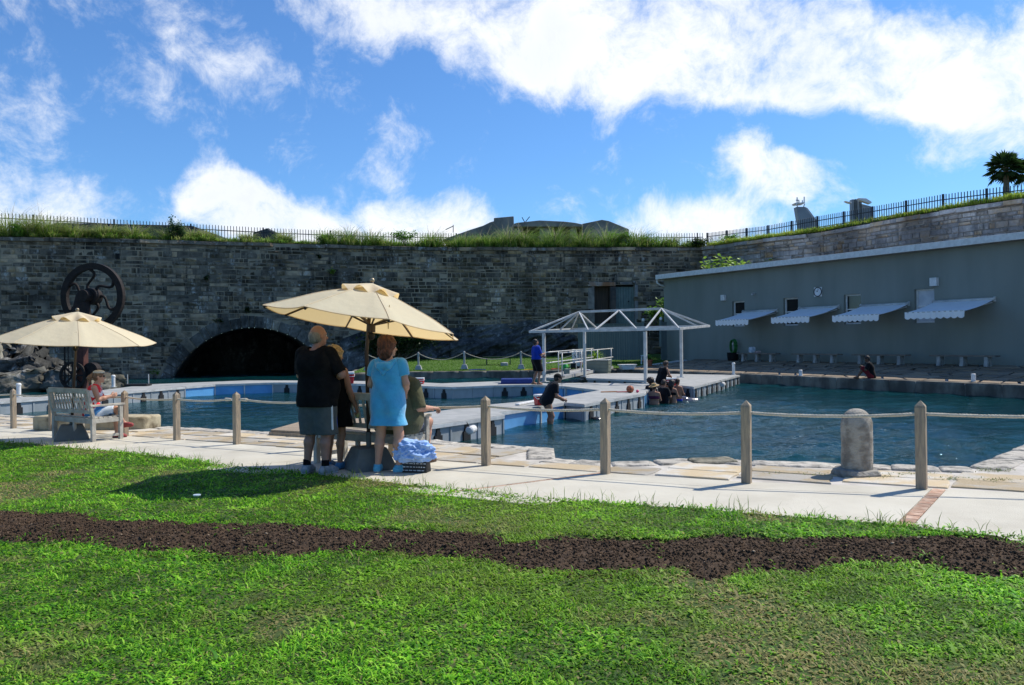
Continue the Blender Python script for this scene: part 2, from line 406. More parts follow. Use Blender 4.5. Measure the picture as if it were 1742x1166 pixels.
def lawn_grass():
    r = np.random.default_rng(21); xs = []; ys = []
    for d0 in np.arange(2.4, 21, .25):
        w = .70*d0+1.4; k = int((30000 if d0 < 6 else 24000)/max(d0, 3)*.25*2*w)
        ys.append(r.uniform(d0, d0+.25, k)); xs.append(r.uniform(-w, w, k))
    x = np.concatenate(xs); y = np.concatenate(ys)
    t = (x-PA.x)*PB.x + (y-PA.y)*PB.y; s = (x-PA.x)*PN.x + (y-PA.y)*PN.y
    u = r.random(len(x))
    e = s_lawn(t) + edge_n(t*2, 5)*.35
    ok = s < e+.02
    frill = (s >= e+.02) & (s < e+.12) & (u < .22); ok |= frill
    lo = s_lo(t)+edge_n(t, 1); up = s_up(t)+edge_n(t, 2)
    soil_in = (s > lo) & (s < up)
    dist = np.minimum(s-lo, up-s)
    tuft = fbm(x, y, 3.2, 3, 31)
    ok &= (~soil_in) | ((dist < .15) & (u < .5*(1-dist/.16))) | ((tuft > .74) & (u < .1))
    thin = fbm(x, y, .9, 3, 13) + .25*(fbm(x, y, 5, 2, 14)-.5)                 # worn, dry patches
    ok &= (u > .4*(thin > .7))
    x, y, t, s, thin, u, soil_in = x[ok], y[ok], t[ok], s[ok], thin[ok], r.random(ok.sum()), soil_in[ok]
    n = len(x); z = np.where(soil_in, soil_z(x, y), zlawn(x, y)) - .004
    clump = fbm(x, y, 7, 2, 15); kind = fbm(x, y, 2.4, 3, 17)
    L = (.016+.027*r.random(n)**1.4)*(.6+.9*clump)*(1+.035*y); W = (.0042+.004*r.random(n)) + .00075*np.maximum(y-2.5, 0)
    wide = (kind > .47) & (r.random(n) < .7)                                       # broad leaved weeds among the grass
    W = np.where(wide, W*2.1, W); L = np.where(wide, L*.8, L)
    long_ = r.random(n) < .012; L = np.where(long_, L*2.3, L)
    near_edge = (s > s_lawn(t)-.12); L = np.where(near_edge, L*1.15, L); L = np.where(near_edge & (r.random(n) < .03), L*2.2, L)
    tilt = np.where(wide, r.uniform(.35, 1.3, n), r.uniform(.1, .9, n)); az = r.uniform(0, 6.28, n)
    g = np.array([(.10, .29, .012), (.16, .40, .018), (.27, .50, .038), (.05, .17, .012)])[r.integers(0, 4, n)]
    big = fbm(x, y, .55, 3, 19)
    g = g*(.35+1.3*clump)[:, None]*(.6+.8*fbm(x, y, 1.6, 3, 23))[:, None]
    yel = np.clip((big-.5)*3, 0, 1)[:, None]*.4
    g = g*(1-yel) + yel*np.array([.32, .42, .05])
    dry = np.clip((thin-.6)*6., 0, 1)*(r.random(n) < .75) + (r.random(n) < .035)
    dry = np.clip(dry, 0, 1)[:, None]
    g = g*(1-dry*.85) + dry*.85*np.array([.42, .34, .15])*(.6+.6*u[:, None])
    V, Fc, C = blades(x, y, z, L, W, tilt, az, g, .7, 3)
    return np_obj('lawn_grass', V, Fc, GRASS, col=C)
tag(lawn_grass(), 'short green weedy grass covering the foreground lawn', 'grass', kind='stuff')
def soil_weeds():
    r = np.random.default_rng(5); xs = []
    for i in range(70):
        t = r.uniform(-4.5, 14); u = r.uniform(.1, .9)**.8; s = s_lo(t) + (s_up(t)-s_lo(t))*u
        cx, cy = arr_ts(t, s)
        if abs(cx) > .7*cy+.5: continue
        k = r.integers(4, 14); xs.append(np.stack([cx+r.normal(0, .018, k), cy+r.normal(0, .018, k), np.full(k, r.uniform(.5, 1.6))], -1))
    q = np.concatenate(xs); n = len(q); x, y = q[:, 0], q[:, 1]
    g = np.array([.15, .34, .03])*r.uniform(.6, 1.4, (n, 1))
    V, Fc, C = blades(x, y, soil_z(x, y)-.005, .05*q[:, 2]*r.uniform(.6, 1.3, n), np.full(n, .008), r.uniform(.1, 1, n), r.uniform(0, 6.28, n), g, .8, 4)
    return np_obj('soil_weeds', V, Fc, GRASS, col=C)
tag(soil_weeds(), 'thin green weed shoots sprouting from the soil strip', 'weeds', kind='stuff')
def path_fringe():
    r = np.random.default_rng(8); xs = []
    for i in range(240):
        t = r.uniform(-5, 19); s = s_lawn(t)+r.uniform(-.05, .05); cx, cy = arr_ts(t, s)
        k = r.integers(2, 5); xs.append(np.stack([cx+r.normal(0, .02, k), cy+r.normal(0, .02, k)], -1))
    q = np.concatenate(xs); n = len(q); x, y = q.T
    g = np.array([.22, .33, .06])*r.uniform(.5, 1.2, (n, 1))
    V, Fc, C = blades(x, y, zlawn(x, y), r.uniform(.06, .16, n), np.full(n, .0055), r.uniform(-.2, .5, n), r.uniform(0, 6.28, n), g, .5, 4)
    return np_obj('edge_grass', V, Fc, GRASS, col=C)
tag(path_fringe(), 'tall thin grass stalks along the edge of the walk', 'grass', kind='stuff')

# ------------------------------------------------------------------ concrete walk
conc = M('pale_concrete', (.56, .525, .43), (.43, .395, .315), 1.3, .88, .35, 90, var=.05, detail=12, fac=(.3, .8))
joint_m = M('joint_dirt', (.22, .19, .15), (.14, .12, .1), 20, .95)
path = MB().add([(*ts(a, b), zp(*ts(a, b))-.03) for a, b in ((-22, -4.2), (-22, .1), (40, .1), (40, -4.2))], [(0, 1, 2, 3)]).build('path', joint_m); tag(path, kind='structure')
FAR_T = [-22, -1.6, 0, 1.57, 3.15, 4.78, 9.92, 11.5, 17.5, 40]; FAR_S = [.6, .2, 0., -.34, -.40, -.41, -.13, -.11, -.05, .1]
def s_far(t): return float(np.interp(t, FAR_T, FAR_S))+.055   # outer edge of the walk, along the posts
BND = [(-9.5, 0., .012, 0), (-4.6, 0., .012, 0), (-.13, -.065, .115, 1), (3.04, -.51, .07, 1), (6.9, -.5, .012, 0), (10.7, -.5, .03, 0), (14.5, -.5, .012, 0), (18.3, -.5, .012, 0), (24, -.5, .012, 0), (34, 0, .01, 0)]
brick_m = M('weathered_red_brick', (.36, .2, .13), (.5, .36, .26), 14, .9, .4, 60, var=.22)
def bl_(b, s, side): return b[0]+b[1]*s+side*(b[2]/2+.004)
for b0, b1 in zip(BND[:-1], BND[1:]):
    def strip(f_lo, f_hi):
        lo, hi = [], []
        for k in range(9):
            u = k/8
            for f, L in ((f_lo, lo), (f_hi, hi)):
                s = f(b0[0]); t = 0
                for _ in range(4): t = bl_(b0, s, 1)*(1-u)+bl_(b1, s, -1)*u; s = f(t)
                L.append(tuple(ts(t, s)))
        MB().prism(lo+hi[::-1], lambda x, y: zp(x, y)-.08, lambda x, y: zp(x, y)).build('slab', conc, path, bevel=.006)
    strip(lambda t: s_far(t)-.4, lambda t: s_far(t)); strip(lambda t: float(s_lawn(t))-.3, lambda t: s_far(t)-.408)
for b in BND:
    if not b[3]: continue
    s = s_far(b[0]); L = .135 if b[2] > .1 else .22
    while s > float(s_lawn(bl_(b, s, 0)))-.2:
        q = []
        for (ss_, sd) in ((s-.004, -1), (s-.004, 1), (s-L+.004, 1), (s-L+.004, -1)): q.append(tuple(ts(b[0]+b[1]*ss_+sd*(b[2]/2-.003), ss_)))
        dz = random.uniform(0, .003); MB().prism(q, lambda x, y: zp(x, y)-.05, lambda x, y: zp(x, y)-.003+dz).build('brick', brick_m, path, bevel=.004, seg=1); s -= L

# ------------------------------------------------------------------ near quay between the walk and the water
E = [(-700, 668), (-150, 700), (0, 706), (76, 709), (250, 725), (301, 727), (398, 732), (466, 735), (600, 742), (740, 749), (821, 756), (939, 762), (941, 780), (984, 783), (1037, 786), (1110, 784), (1180, 781), (1244, 781), (1280, 784), (1431, 788.5), (1651, 795.5), (1742, 758)]
EP = [onp(*q) for q in E]
d_ = (EP[-1]-EP[-2]).normalized(); EP.append(EP[-1]+d_*30)
far_r = EP[-1]
poly = [p.xy for p in EP] + [Vector((45, 25)), Vector((40, -6)), ts(-22, -.9), ts(40, -.9)]
mortar = M('pale_lime_mortar', (.55, .51, .45), (.4, .37, .32), 3, .95, .3, 60)
quay = MB().prism([tuple(p) for p in poly], -3.1, lambda x, y: zp(x, y)-.012).build('quay', mortar); tag(quay, kind='structure')
stone_near = M('worn_limestone_flag', (.44, .35, .22), (.46, .43, .37), 2.6, .92, .6, 45, var=.28, detail=9, fac=(.42, .6))
rough_lime = M('rough_weathered_limestone', (.50, .46, .39), (.13, .125, .11), 7, .95, 1.2, 34, var=.12, detail=9, fac=(.42, .72))
ET = [to_ts(p) for p in EP]
def s_edge(t):
    best = 99
    for (t0, s0), (t1, s1) in zip(ET[:-1], ET[1:]):
        if min(t0, t1) <= t <= max(t0, t1) and abs(t1-t0) > 1e-6: best = min(best, s0+(s1-s0)*(t-t0)/(t1-t0))
    return best
t = -9.
while t < 24:
    w = random.uniform(.55, 1.05)
    sm = min(s_edge(t+w*k/4) for k in range(5))
    top = min(sm-.34, 5.)
    if top > max(s_far(t), s_far(t+w))+.2:
        s = max(s_far(t+w*q_/4) for q_ in range(5))+.02; k = max(1, round((top-s)/random.uniform(.45, .62)))
        for j in range(k):
            h = (top-s)/(k-j)*random.uniform(.85, 1.15) if j < k-1 else top-s
            g = .03
            q = [(t+g, s+g), (t+w-g, s+g), (t+w-g, s+h-g), (t+g, s+h-g)]
            q = [(a+random.uniform(-.05, .05), b+random.uniform(-.03, .03)) for a, b in q]
            mid = []
            for i in range(4):
                a, b = q[i], q[(i+1) % 4]; mid += [a, ((a[0]+b[0])/2+random.uniform(-.03, .03), (a[1]+b[1])/2+random.uniform(-.02, .02))]
            P = [ts(*m_) for m_ in mid]; x, y = P[0]
            if abs(x) < .72*y+2:
                dz = random.uniform(.0, .009)
                MB().prism([tuple(p) for p in P], lambda x, y: zp(x, y)-.05, lambda x, y: zp(x, y)+dz).build('flagstone', stone_near, quay, bevel=.012)
            s += h
    t += w
def rock_block(c, d, rz, mat, name, parent, jit=.12, n=5, seed=None, R=None, pw=6):
    """a block with an uneven, weathered surface"""
    bm = bmesh.new(); bmesh.ops.create_cube(bm, size=1)
    bmesh.ops.subdivide_edges(bm, edges=bm.edges[:], cuts=n, use_grid_fill=True)
    r = random.Random(seed if seed is not None else random.random())
    ph = [r.uniform(0, 50) for _ in range(3)]
    from mathutils import noise as mn
    for v in bm.verts:
        q = Vector(v.co); sc = Vector((q.x*d[0], q.y*d[1], q.z*d[2]))
        # rounded corners, then rough
        k = max(abs(q.x), abs(q.y), abs(q.z))*2
        l = Vector((abs(q.x*2)**pw, abs(q.y*2)**pw, abs(q.z*2)**pw)); rr = (l.x+l.y+l.z)**(1/pw)
        q = q/max(rr, 1e-6)*k*(1.04 if pw < 9 else 1.01)
        p = Vector((q.x*d[0], q.y*d[1], q.z*d[2]))
        nz = mn.noise_vector((sc + Vector(ph))*2.2)*.5 + mn.noise_vector((sc + Vector(ph))*6)*.35 + mn.noise_vector((sc+Vector(ph))*15)*.18
        v.co = p + nz*jit*min(d)*1.2
    me = bpy.data.meshes.new(name); bm.to_mesh(me); bm.free(); me.materials.append(mat)
    me.polygons.foreach_set('use_smooth', [True]*len(me.polygons))
    o = bpy.data.objects.new(name, me); COL.objects.link(o); o.location = c; o.rotation_euler = (0, 0, rz)
    if parent is not None: o.parent = parent
    return o
for (p, q) in zip(EP[:-1], EP[1:]):
    L = (q-p).xy.length; u = (q-p).xy/L; nrm = Vector((-u.y, u.x))
    if nrm.dot(PN) > 0: nrm = -nrm
    if p is EP[11]: nrm = Vector((u.y, -u.x)); nrm = nrm if nrm.dot(PB) > 0 else -nrm
    k = 0
    while k < L-.05 and k < 9:
        l = min(random.uniform(.45, .95), L-k); l = L-k if L-k-l < .25 else l
        c = p.xy + u*(k+l/2) + nrm*.16
        if abs(c.x) < .72*c.y+2.5 and c.y < 26:
            z = zp(c.x, c.y)
            rock_block((c.x, c.y, z-.235), (l*1.0, .38, .48+random.uniform(-.012, .012)), math.atan2(u.y, u.x), rough_lime, 'coping_stone', quay, .05, 7, pw=18)
        k += l
rock_block((*on(1212, 785, .1).xy, .0), (.56, .36, .26), .1, M('mossy_limestone', (.3, .27, .2), (.1, .1, .07), 9, .95, 1.2, 40), 'coping_stone', quay, .1, 7, 5, pw=10)

# weeds in the joints of the near quay
def tuft_mesh(name, pts, Lr, Wd, cols, spread=1., seed=0, tilt=(.0, .9), z0=None, bend=.8):
    r = np.random.default_rng(seed); q = np.array(pts); n = len(q)
    c = np.array(cols)[r.integers(0, len(cols), n)]*r.uniform(.7, 1.3, (n, 1))
    V, Fc, C = blades(q[:, 0], q[:, 1], q[:, 2], r.uniform(*Lr, n), np.full(n, Wd), r.uniform(*tilt, n), r.uniform(0, 6.28, n), c, bend, seed)
    return V, Fc, C
for k, (px, py, w) in enumerate([(1390, 807, .32), (1552, 806, .5), (1510, 812, .3), (1700, 817, .42), (1690, 799, .3), (1620, 814, .3), (1325, 806, .18)]):
    c = onp(px, py); r = np.random.default_rng(k); n = int(420*w)
    P = np.stack([c.x+r.normal(0, w*.35, n)*PB.x+r.normal(0, .05, n), c.y+r.normal(0, w*.35, n)*PB.y*.4+r.normal(0, .05, n), np.full(n, c.z-.005)], -1)
    V, Fc, C = tuft_mesh('w', P, (.015, .05), .007, [(.1, .17, .03), (.2, .19, .06), (.13, .2, .03)], seed=k, tilt=(.2, 1.3))
    np_obj('joint_weeds', V, Fc, GRASS, quay, col=C)['kind'] = 'stuff'

# ------------------------------------------------------------------ far quay on the right, rising to the grey building
Q0 = on(1742, 657, ZQ).xy; QD = Vector((-.506, .862)).normalized(); QN = Vector((QD.y, -QD.x))
B0 = at(1742, 622, 33.0); BW_ = (B0.xy-Q0).dot(QN)           # distance from the edge to the building
def zfq(x, y):
    s = (Vector((x, y))-Q0).dot(QN); return ZQ + (B0.z-ZQ)*min(1, max(0, s/BW_))
def q2(t, s): return Q0 + QD*t + QN*s
TQ = (Vector((7.0, 47))-Q0).dot(QD)
qs = M('dark_quay_stone', (.2, .185, .15), (.07, .065, .055), 1.6, .9, .6, 20, stretch=(1, 1, .5), detail=8)
pale_mortar = M('grey_lime_mortar', (.62, .59, .53), (.48, .46, .41), 2, .95, .3, 40)
fq = MB().prism([tuple(q2(-16, 0)), tuple(q2(TQ, 0)), tuple(q2(TQ+1, 6)), tuple(q2(TQ+1, 26)), tuple(q2(-16, 26))], -3.1, lambda x, y: zfq(x, y)-.02).build('far_quay', pale_mortar); tag(fq, kind='structure')
flag_m = M('brown_flagstone', (.26, .19, .12), (.19, .155, .115), 1.8, .85, .4, 25, var=.3)
# irregular flags: jittered lattice with shared corners, each shrunk from its neighbours
NT, NS = 34, 7; t0, t1 = -9.0, TQ-.4
gt = lambda i, j: (t0+(t1-t0)*(i+(.5 if j % 2 else 0)*.6)/NT + LATT[i][j][0], .42+(BW_-.45)*j/NS + LATT[i][j][1])
LATT = [[(random.uniform(-.3, .3), random.uniform(-.2, .2) if 0 < j < NS else 0) for j in range(NS+1)] for i in range(NT+1)]
for i in range(NT):
    for j in range(NS):
        q = [gt(i, j), gt(i+1, j), gt(i+1, j+1), gt(i, j+1)]
        c = (sum(a for a, b in q)/4, sum(b for a, b in q)/4)
        if random.random() < .22:                             # some flags lose a corner
            k = random.randrange(4); a, b, d = q[k], q[(k+1) % 4], q[k-1]
            q = q[:k] + [((a[0]*.55+d[0]*.45), (a[1]*.55+d[1]*.45)), ((a[0]*.55+b[0]*.45), (a[1]*.55+b[1]*.45))] + q[k+1:]
        q = [(c[0]+(a-c[0])*.88, c[1]+(b-c[1])*.8) for a, b in q]
        dz = random.uniform(.0, .012)
        MB().prism([tuple(q2(*m_)) for m_ in q], lambda x, y: zfq(x, y)-.04, lambda x, y: zfq(x, y)+dz).build('flagstone', flag_m, fq, bevel=.012, seg=1)
t = -10.
while t < TQ:
    l = random.uniform(1.1, 2.0); l = min(l, TQ-t)
    c = q2(t+l/2, .2)
    rock_block((c.x, c.y, ZQ-.28), (l*1.01, .46, .62), math.atan2(QD.y, QD.x), qs, 'coping_stone', fq, .04, 5, pw=18)
    c = q2(t+l*.4, .23)
    rock_block((c.x, c.y, ZQ-.95), (l*1.01, .44, .74), math.atan2(QD.y, QD.x), qs, 'quay_block', fq, .04, 5, pw=18)
    t += l
# ------------------------------------------------------------------ far lawn behind the docks
LQ = [at(588, 636, 44.5), on(676, 633, ZD), on(900, 630.5, ZD), Vector((*q2(TQ, 0), ZD))]
def zback(x, y): return ZD-.02 + .62*min(1, max(0, (y-46.)/11.))
bl = MB()
xs = np.linspace(LQ[0].x+.1, 12.5, 40); ys = np.linspace(0, 1, 14)
front = lambda x: float(np.interp(x, [-20, LQ[0].x, LQ[1].x, LQ[2].x, LQ[3].x, 12], [47.2, LQ[0].y, LQ[1].y, LQ[2].y, LQ[3].y, 50]))
vs = [(x, front(x)+.3+u*14, zback(x, front(x)+u*14) + .05*float(fbm(np.array(x), np.array(u*14), .6, 3, 2))) for x in xs for u in ys]
fs = [(i*14+j, (i+1)*14+j, (i+1)*14+j+1, i*14+j+1) for i in range(39) for j in range(13)]
bl.add(vs, fs)
lawn2 = bl.build('far_lawn', M('far_lawn_shaded_turf', (.05, .11, .015), (.08, .15, .025), 2.5, .95, .5, 30), smooth=True); tag(lawn2, kind='structure')  # turf colour lowered to paint in the shade lying on this lawn
r = np.random.default_rng(4); n = 26000
x = r.uniform(LQ[0].x+.2, 10, n); u = r.random(n)**1.3*10; y = np.array([front(a) for a in x])+.35+u
z = ZD-.0 + .62*np.clip((y-46.)/11., 0, 1)
g = np.array([(.08, .2, .02), (.13, .26, .03)])[r.integers(0, 2, n)]*r.uniform(.7, 1.2, (n, 1))
V, Fc, C = blades(x, y, z, r.uniform(.05, .1, n), np.full(n, .03), r.uniform(.1, .9, n), r.uniform(0, 6.28, n), g, .6)
tag(np_obj('far_lawn_grass', V, Fc, GRASS, col=C), 'short grass on the far lawn below the stone wall', 'grass', kind='stuff')
lq = MB().prism([tuple(p.xy) for p in LQ] + [tuple(q2(TQ+2, 4)), (12, 59), (-11., 56)], -3.1, ZD-.06).build('back_quay', qs); tag(lq, kind='structure')
for p, q in zip(LQ[:-1], LQ[1:]):
    L = (q-p).xy.length; u = (q-p).xy/L; k = 0
    while k < L-.1:
        l = min(random.uniform(1.2, 2.2), L-k); c = p.xy+u*(k+l/2)+Vector((-u.y, u.x))*.25
        rock_block((c.x, c.y, ZD-.3), (l*1.01, .55, .6), math.atan2(u.y, u.x), qs, 'coping_stone', lq, .04, 5, pw=18)
        k += l
# ================================================================== rampart walls
ZT = EYE + 6.9                                                # top of the masonry
def stone_mat(name, dark, mid, warm, streak=.6, white=.3, warm_at=.78):
    m, t = new_mat(name)
    g = nd(t, 'ShaderNodeNewGeometry'); P = g.outputs['Position']
    r = math_(t, 'FRACT', math_(t, 'ADD', nd(t, 'ShaderNodeObjectInfo').outputs['Random'], math_(t, 'MULTIPLY', g.outputs['Random Per Island'], 7.77)))
    n1 = noise(t, P, 1.6, 7, .65); n2 = noise(t, P, 9, 5, .6); n0 = noise(t, P, .16, 3, .5)
    n3 = noise(t, P, 3.4, 8, .7); f = sstep(t, math_(t, 'ADD', math_(t, 'MULTIPLY', r, .26), math_(t, 'ADD', math_(t, 'MULTIPLY', n1, .5), math_(t, 'MULTIPLY', n3, .6))), .45, .88)
    col = mixc(t, f, c4(dark), c4(mid))
    wf = math_(t, 'MULTIPLY', sstep(t, math_(t, 'ADD', r, math_(t, 'MULTIPLY', n0, .55)), warm_at+.2, warm_at+.34), sstep(t, n1, .38, .62, .25, 1.))
    col = mixc(t, wf, col, c4(warm))
    vs = nd(t, 'ShaderNodeMapping', {'Vector': P, 'Scale': (1.5, 1.5, .16)}).outputs[0]
    st = sstep(t, noise(t, vs, 1.0, 8, .72), .5, .66)
    col = mixc(t, math_(t, 'MULTIPLY', st, streak), col, c4((.016, .017, .018)))
    vs2 = nd(t, 'ShaderNodeMapping', {'Vector': P, 'Scale': (2.2, 2.2, .7)}).outputs[0]
    wh = math_(t, 'MULTIPLY', sstep(t, noise(t, vs2, .8, 8, .75), .52, .64), sstep(t, n3, .42, .6))
    col = mixc(t, math_(t, 'MULTIPLY', wh, white), col, c4((.44, .43, .4)))
    col = mixc(t, 1., col, nd(t, 'ShaderNodeCombineColor', {k_: sstep(t, noise(t, P, .35, 5, .6), .34, .66, .5, 1.45) for k_ in (0, 1, 2)}).outputs[0], 'MULTIPLY')
    p = nd(t, 'ShaderNodeBsdfPrincipled', {'Base Color': col, 'Roughness': .9, 'Specular IOR Level': .2})
    h = math_(t, 'ADD', noise(t, P, 5, 8, .65), math_(t, 'MULTIPLY', n2, .4))
    t.links.new(nd(t, 'ShaderNodeBump', {'Strength': .9, 'Distance': .06, 'Height': h}).outputs[0], p.inputs['Normal'])
    nd(t, 'ShaderNodeOutputMaterial', {0: p.outputs[0]})
    return m
ST_MAIN = stone_mat('dark_weathered_ashlar', (.074, .062, .048), (.21, .18, .138), (.38, .28, .18), .92, .8, .66)
ST_SIDE = stone_mat('pale_weathered_ashlar', (.25, .24, .235), (.5, .47, .45), (.5, .37, .24), .4, .8, .72)
MORT = M('tan_wall_mortar', (.35, .285, .2), (.1, .088, .07), .5, .95, .6, 25, detail=8)
MORT2 = M('grey_wall_mortar', (.33, .3, .26), (.2, .19, .18), 1.2, .95, .6, 25, detail=8)
def wp(px, D, py=None):
    d = raydir(px, 400); return Vector((d.x*D/d.y, D))
def rough_unit(seed):                                          # a slightly irregular, chamfered block of unit size
    r = random.Random(seed); bm = bmesh.new(); bmesh.ops.create_cube(bm, size=1)
    bmesh.ops.bevel(bm, geom=[e for e in bm.edges], offset=.045, segments=1, affect='EDGES')
    for v in bm.verts: v.co += Vector((r.uniform(-.045, .045), r.uniform(-.06, .06), r.uniform(-.06, .06)))
    me = bpy.data.meshes.new('stone_block'); bm.to_mesh(me); bm.free(); return me
UNITS = [rough_unit(i) for i in range(6)]
ARRS = []
for me in UNITS:
    v = np.array([x.co[:] for x in me.vertices]); me.calc_loop_triangles()
    ARRS.append((v, np.array([lt.vertices[:] for lt in me.loop_triangles])))
def masonry(name, label, pts, zb, zt, mat, mort, course, slen, n_single, seed, skip=None, cut=None, coping=True, batter=0., group=None):
    """pts: polyline in plan, its visible face on the left-hand (camera) side; courses of separate stones before a mortar body"""
    r = random.Random(seed)
    root = thing(name, label, 'wall')
    units = []
    for me in UNITS:
        c = me.copy(); c.materials.clear(); c.materials.append(mat); units.append(c)
    stones = []; cum = 0.
    for a, b in zip(pts[:-1], pts[1:]):
        L = (b-a).length; u = (b-a)/L; nrm = Vector((u.y, -u.x)); rz = math.atan2(u.y, u.x)
        z = zb; row = 0
        rr = random.Random(99)
        while z < zt-.3:
            h = min(course*rr.choice((.7, .85, 1., 1., 1.15, 1.4)), zt-.25-z)
            s = 0.
            while s < L-.02:
                l = min(slen*r.choice((.5, .7, .9, 1.1, 1.4, 1.9))*r.uniform(.85, 1.2), L-s)
                if L-s-l < .2: l = L-s
                segs = [(s, s+l)]
                if cut: segs = cut(cum, s, s+l, z, z+h)
                for (s0, s1) in segs:
                    if s1-s0 < .1 or (skip and skip(cum+(s0+s1)/2, z+h/2)): continue
                    pr = r.choice((0, 0, .005, .012, -.015)) + r.uniform(-.006, .006)
                    p = a + u*((s0+s1)/2) + nrm*(pr-.09 - batter*(z-zb))
                    gap = r.uniform(.025, .085)
                    stones.append((Vector((p.x, p.y, z+h/2)), (s1-s0-gap, .2, h-gap*.9), rz, r.randrange(6), (s1-s0)*h))
                s += l
            z += h; row += 1
        cum += L
    def size(st):
        q = st[0]; dq = raydir(0, 0)
        x = CX + F*q.x/q.y
        return st[4]/q.y**2 if -30 < x < 1780 else 0
    order = sorted(range(len(stones)), key=lambda i: -size(stones[i]))
    for i in order[:n_single]:
        c, d, rz, k, _ = stones[i]
        link_copy('stone', units[k], root, c, (0, 0, rz), d)
    V = []; Fc = []; o = 0
    for i in order[n_single:]:
        c, d, rz, k, _ = stones[i]; v, f = ARRS[k]
        q = v*np.array(d); ca, sa = math.cos(rz), math.sin(rz)
        V.append(np.stack([q[:, 0]*ca-q[:, 1]*sa+c.x, q[:, 0]*sa+q[:, 1]*ca+c.y, q[:, 2]+c.z], -1)); Fc.append(f+o); o += len(v)
    if V: tag(np_obj('stonework', np.concatenate(V), np.concatenate(Fc), mat, root), kind='stuff')
    if coping:
        for a, b in zip(pts[:-1], pts[1:]):
            L = (b-a).length; u = (b-a)/L; nrm = Vector((u.y, -u.x)); s = 0
            while s < L-.05:
                l = min(r.uniform(1., 2.2), L-s); p = a+u*(s+l/2)+nrm*(-.2-batter*(zt-zb)+.04)
                if r.random() < .93: link_copy('coping_stone', units[r.randrange(6)], root, (p.x, p.y, zt-.13+r.uniform(-.03, .02)), (0, 0, math.atan2(u.y, u.x)), (l*1.02, .7, .24))
                s += l
    return root
# ---- main wall with the boat tunnel
MW = [wp(-420, 47.0), wp(0, 49.0), wp(205, 50.7), wp(640, 56.0), wp(760, 57.3), wp(905, 57.9), wp(1194, 59.0)]
CUM = [0.]
for a, b in zip(MW[:-1], MW[1:]): CUM.append(CUM[-1]+(b-a).length)
def s_on(seg, px):                                            # where a ray of the photograph meets a facet, as arc length
    a, b = MW[seg], MW[seg+1]; d = raydir(px, 560).xy; u = b-a
    det = d.x*-u.y + u.x*d.y; k = (d.x*a.y - d.y*a.x)/det if abs(det) > 1e-9 else 0
    k = (a.x*d.y - a.y*d.x)/(u.y*d.x - u.x*d.y); return CUM[seg] + k*u.length
AS, AR, AZ = s_on(2, 430), 5.6, -2.91                          # arch centre along the wall, radius, centre height
ARO = AR+.85
def arch_cut(cum, s0, s1, z0, z1):
    out = []
    zm = min(max(z0, AZ), z1); dz = max(abs(z0-AZ), 0)
    if z0-AZ >= ARO: return [(s0, s1)]
    w = math.sqrt(max(ARO**2-((z0+z1)/2-AZ)**2, 0))
    a, b = AS-w-cum, AS+w-cum
    if s0 < a: out.append((s0, min(s1, a)))
    if s1 > b: out.append((max(s0, b), s1))
    return out
DS0, DS1 = s_on(5, 1001), s_on(5, 1086)
def door_skip(s, z): return DS0 < s < DS1 and z < 5.75
main = masonry('rampart_wall', 'long dark stone rampart wall with the arched boat tunnel', MW, -1.4, ZT, ST_MAIN, MORT, .275, .56, 285, 3, skip=door_skip, cut=arch_cut)
def wall_pt(s, off=0.):
    for i in range(len(MW)-1):
        if s <= CUM[i+1] or i == len(MW)-2:
            u = (MW[i+1]-MW[i]).normalized(); return MW[i]+u*(s-CUM[i])+Vector((u.y, -u.x))*off, math.atan2(u.y, u.x)
body = MB(); s = 0.
def low(s):
    if DS0-.01 < s < DS1+.01: return 5.78
    d = abs(s-AS)
    if d < ARO-.2: return max(-1.6, AZ+math.sqrt((ARO-.2)**2-d*d))
    return -1.6
ss = sorted(set(list(np.arange(0, CUM[-1], .4)) + CUM + [AS-ARO+.2, AS+ARO-.2, DS0-.012, DS0, DS1, DS1+.012]))
for a, b in zip(ss[:-1], ss[1:]):
    p, _ = wall_pt(a+1e-4, -.008); q, _ = wall_pt(b-1e-4, -.008)
    body.add([(*p, low(a)), (*q, low(b)), (*q, ZT-.02), (*p, ZT-.02)], [(0, 1, 2, 3)])
body.build('wall_core', MORT, main)
VO = stone_mat('voussoir_stone', (.06, .056, .05), (.18, .168, .145), (.36, .28, .19), .7, .6, .7)
pA, rzA = wall_pt(AS); uA = Vector((math.cos(rzA), math.sin(rzA))); nA = Vector((uA.y, -uA.x))
a_max = math.acos((-1.5-AZ)/AR); nv = 27
AB = np.cumsum([0]+[random.uniform(.7, 1.4) for _ in range(nv)]); AB = -a_max+2*a_max*AB/AB[-1]
for k in range(nv):
    g = .0025; a0 = AB[k] + g; a1 = AB[k+1] - g
    ro = ARO + random.uniform(-.22, .12); m = MB(); am = (a0+a1)/2; pr = random.uniform(.02, .06)
    vs = []
    for off in (pr, -1.2):
        for (rr, aa) in ((AR, a0), (AR, a1), (ro, a1), (ro, a0)):
            p = pA + uA*(rr*math.sin(aa)) + nA*off; vs.append((p.x, p.y, AZ+rr*math.cos(aa)))
    m.add(vs, [(0, 1, 2, 3), (7, 6, 5, 4), (0, 4, 5, 1), (1, 5, 6, 2), (2, 6, 7, 3), (3, 7, 4, 0)])
    m.build('arch_stone', VO, main, bevel=.03, seg=1)
rng_ = MB(); vs = []
for k in range(41):
    aa = -a_max+2*a_max*k/40
    for rr in (AR+.02, ARO+.1): p = pA+uA*(rr*math.sin(aa))-nA*.03; vs.append((p.x, p.y, AZ+rr*math.cos(aa)))
rng_.add(vs, [(2*k, 2*k+1, 2*k+3, 2*k+2) for k in range(40)]).build('arch_mortar', MORT, main)
tun = MB(); nseg = 24; vs = []
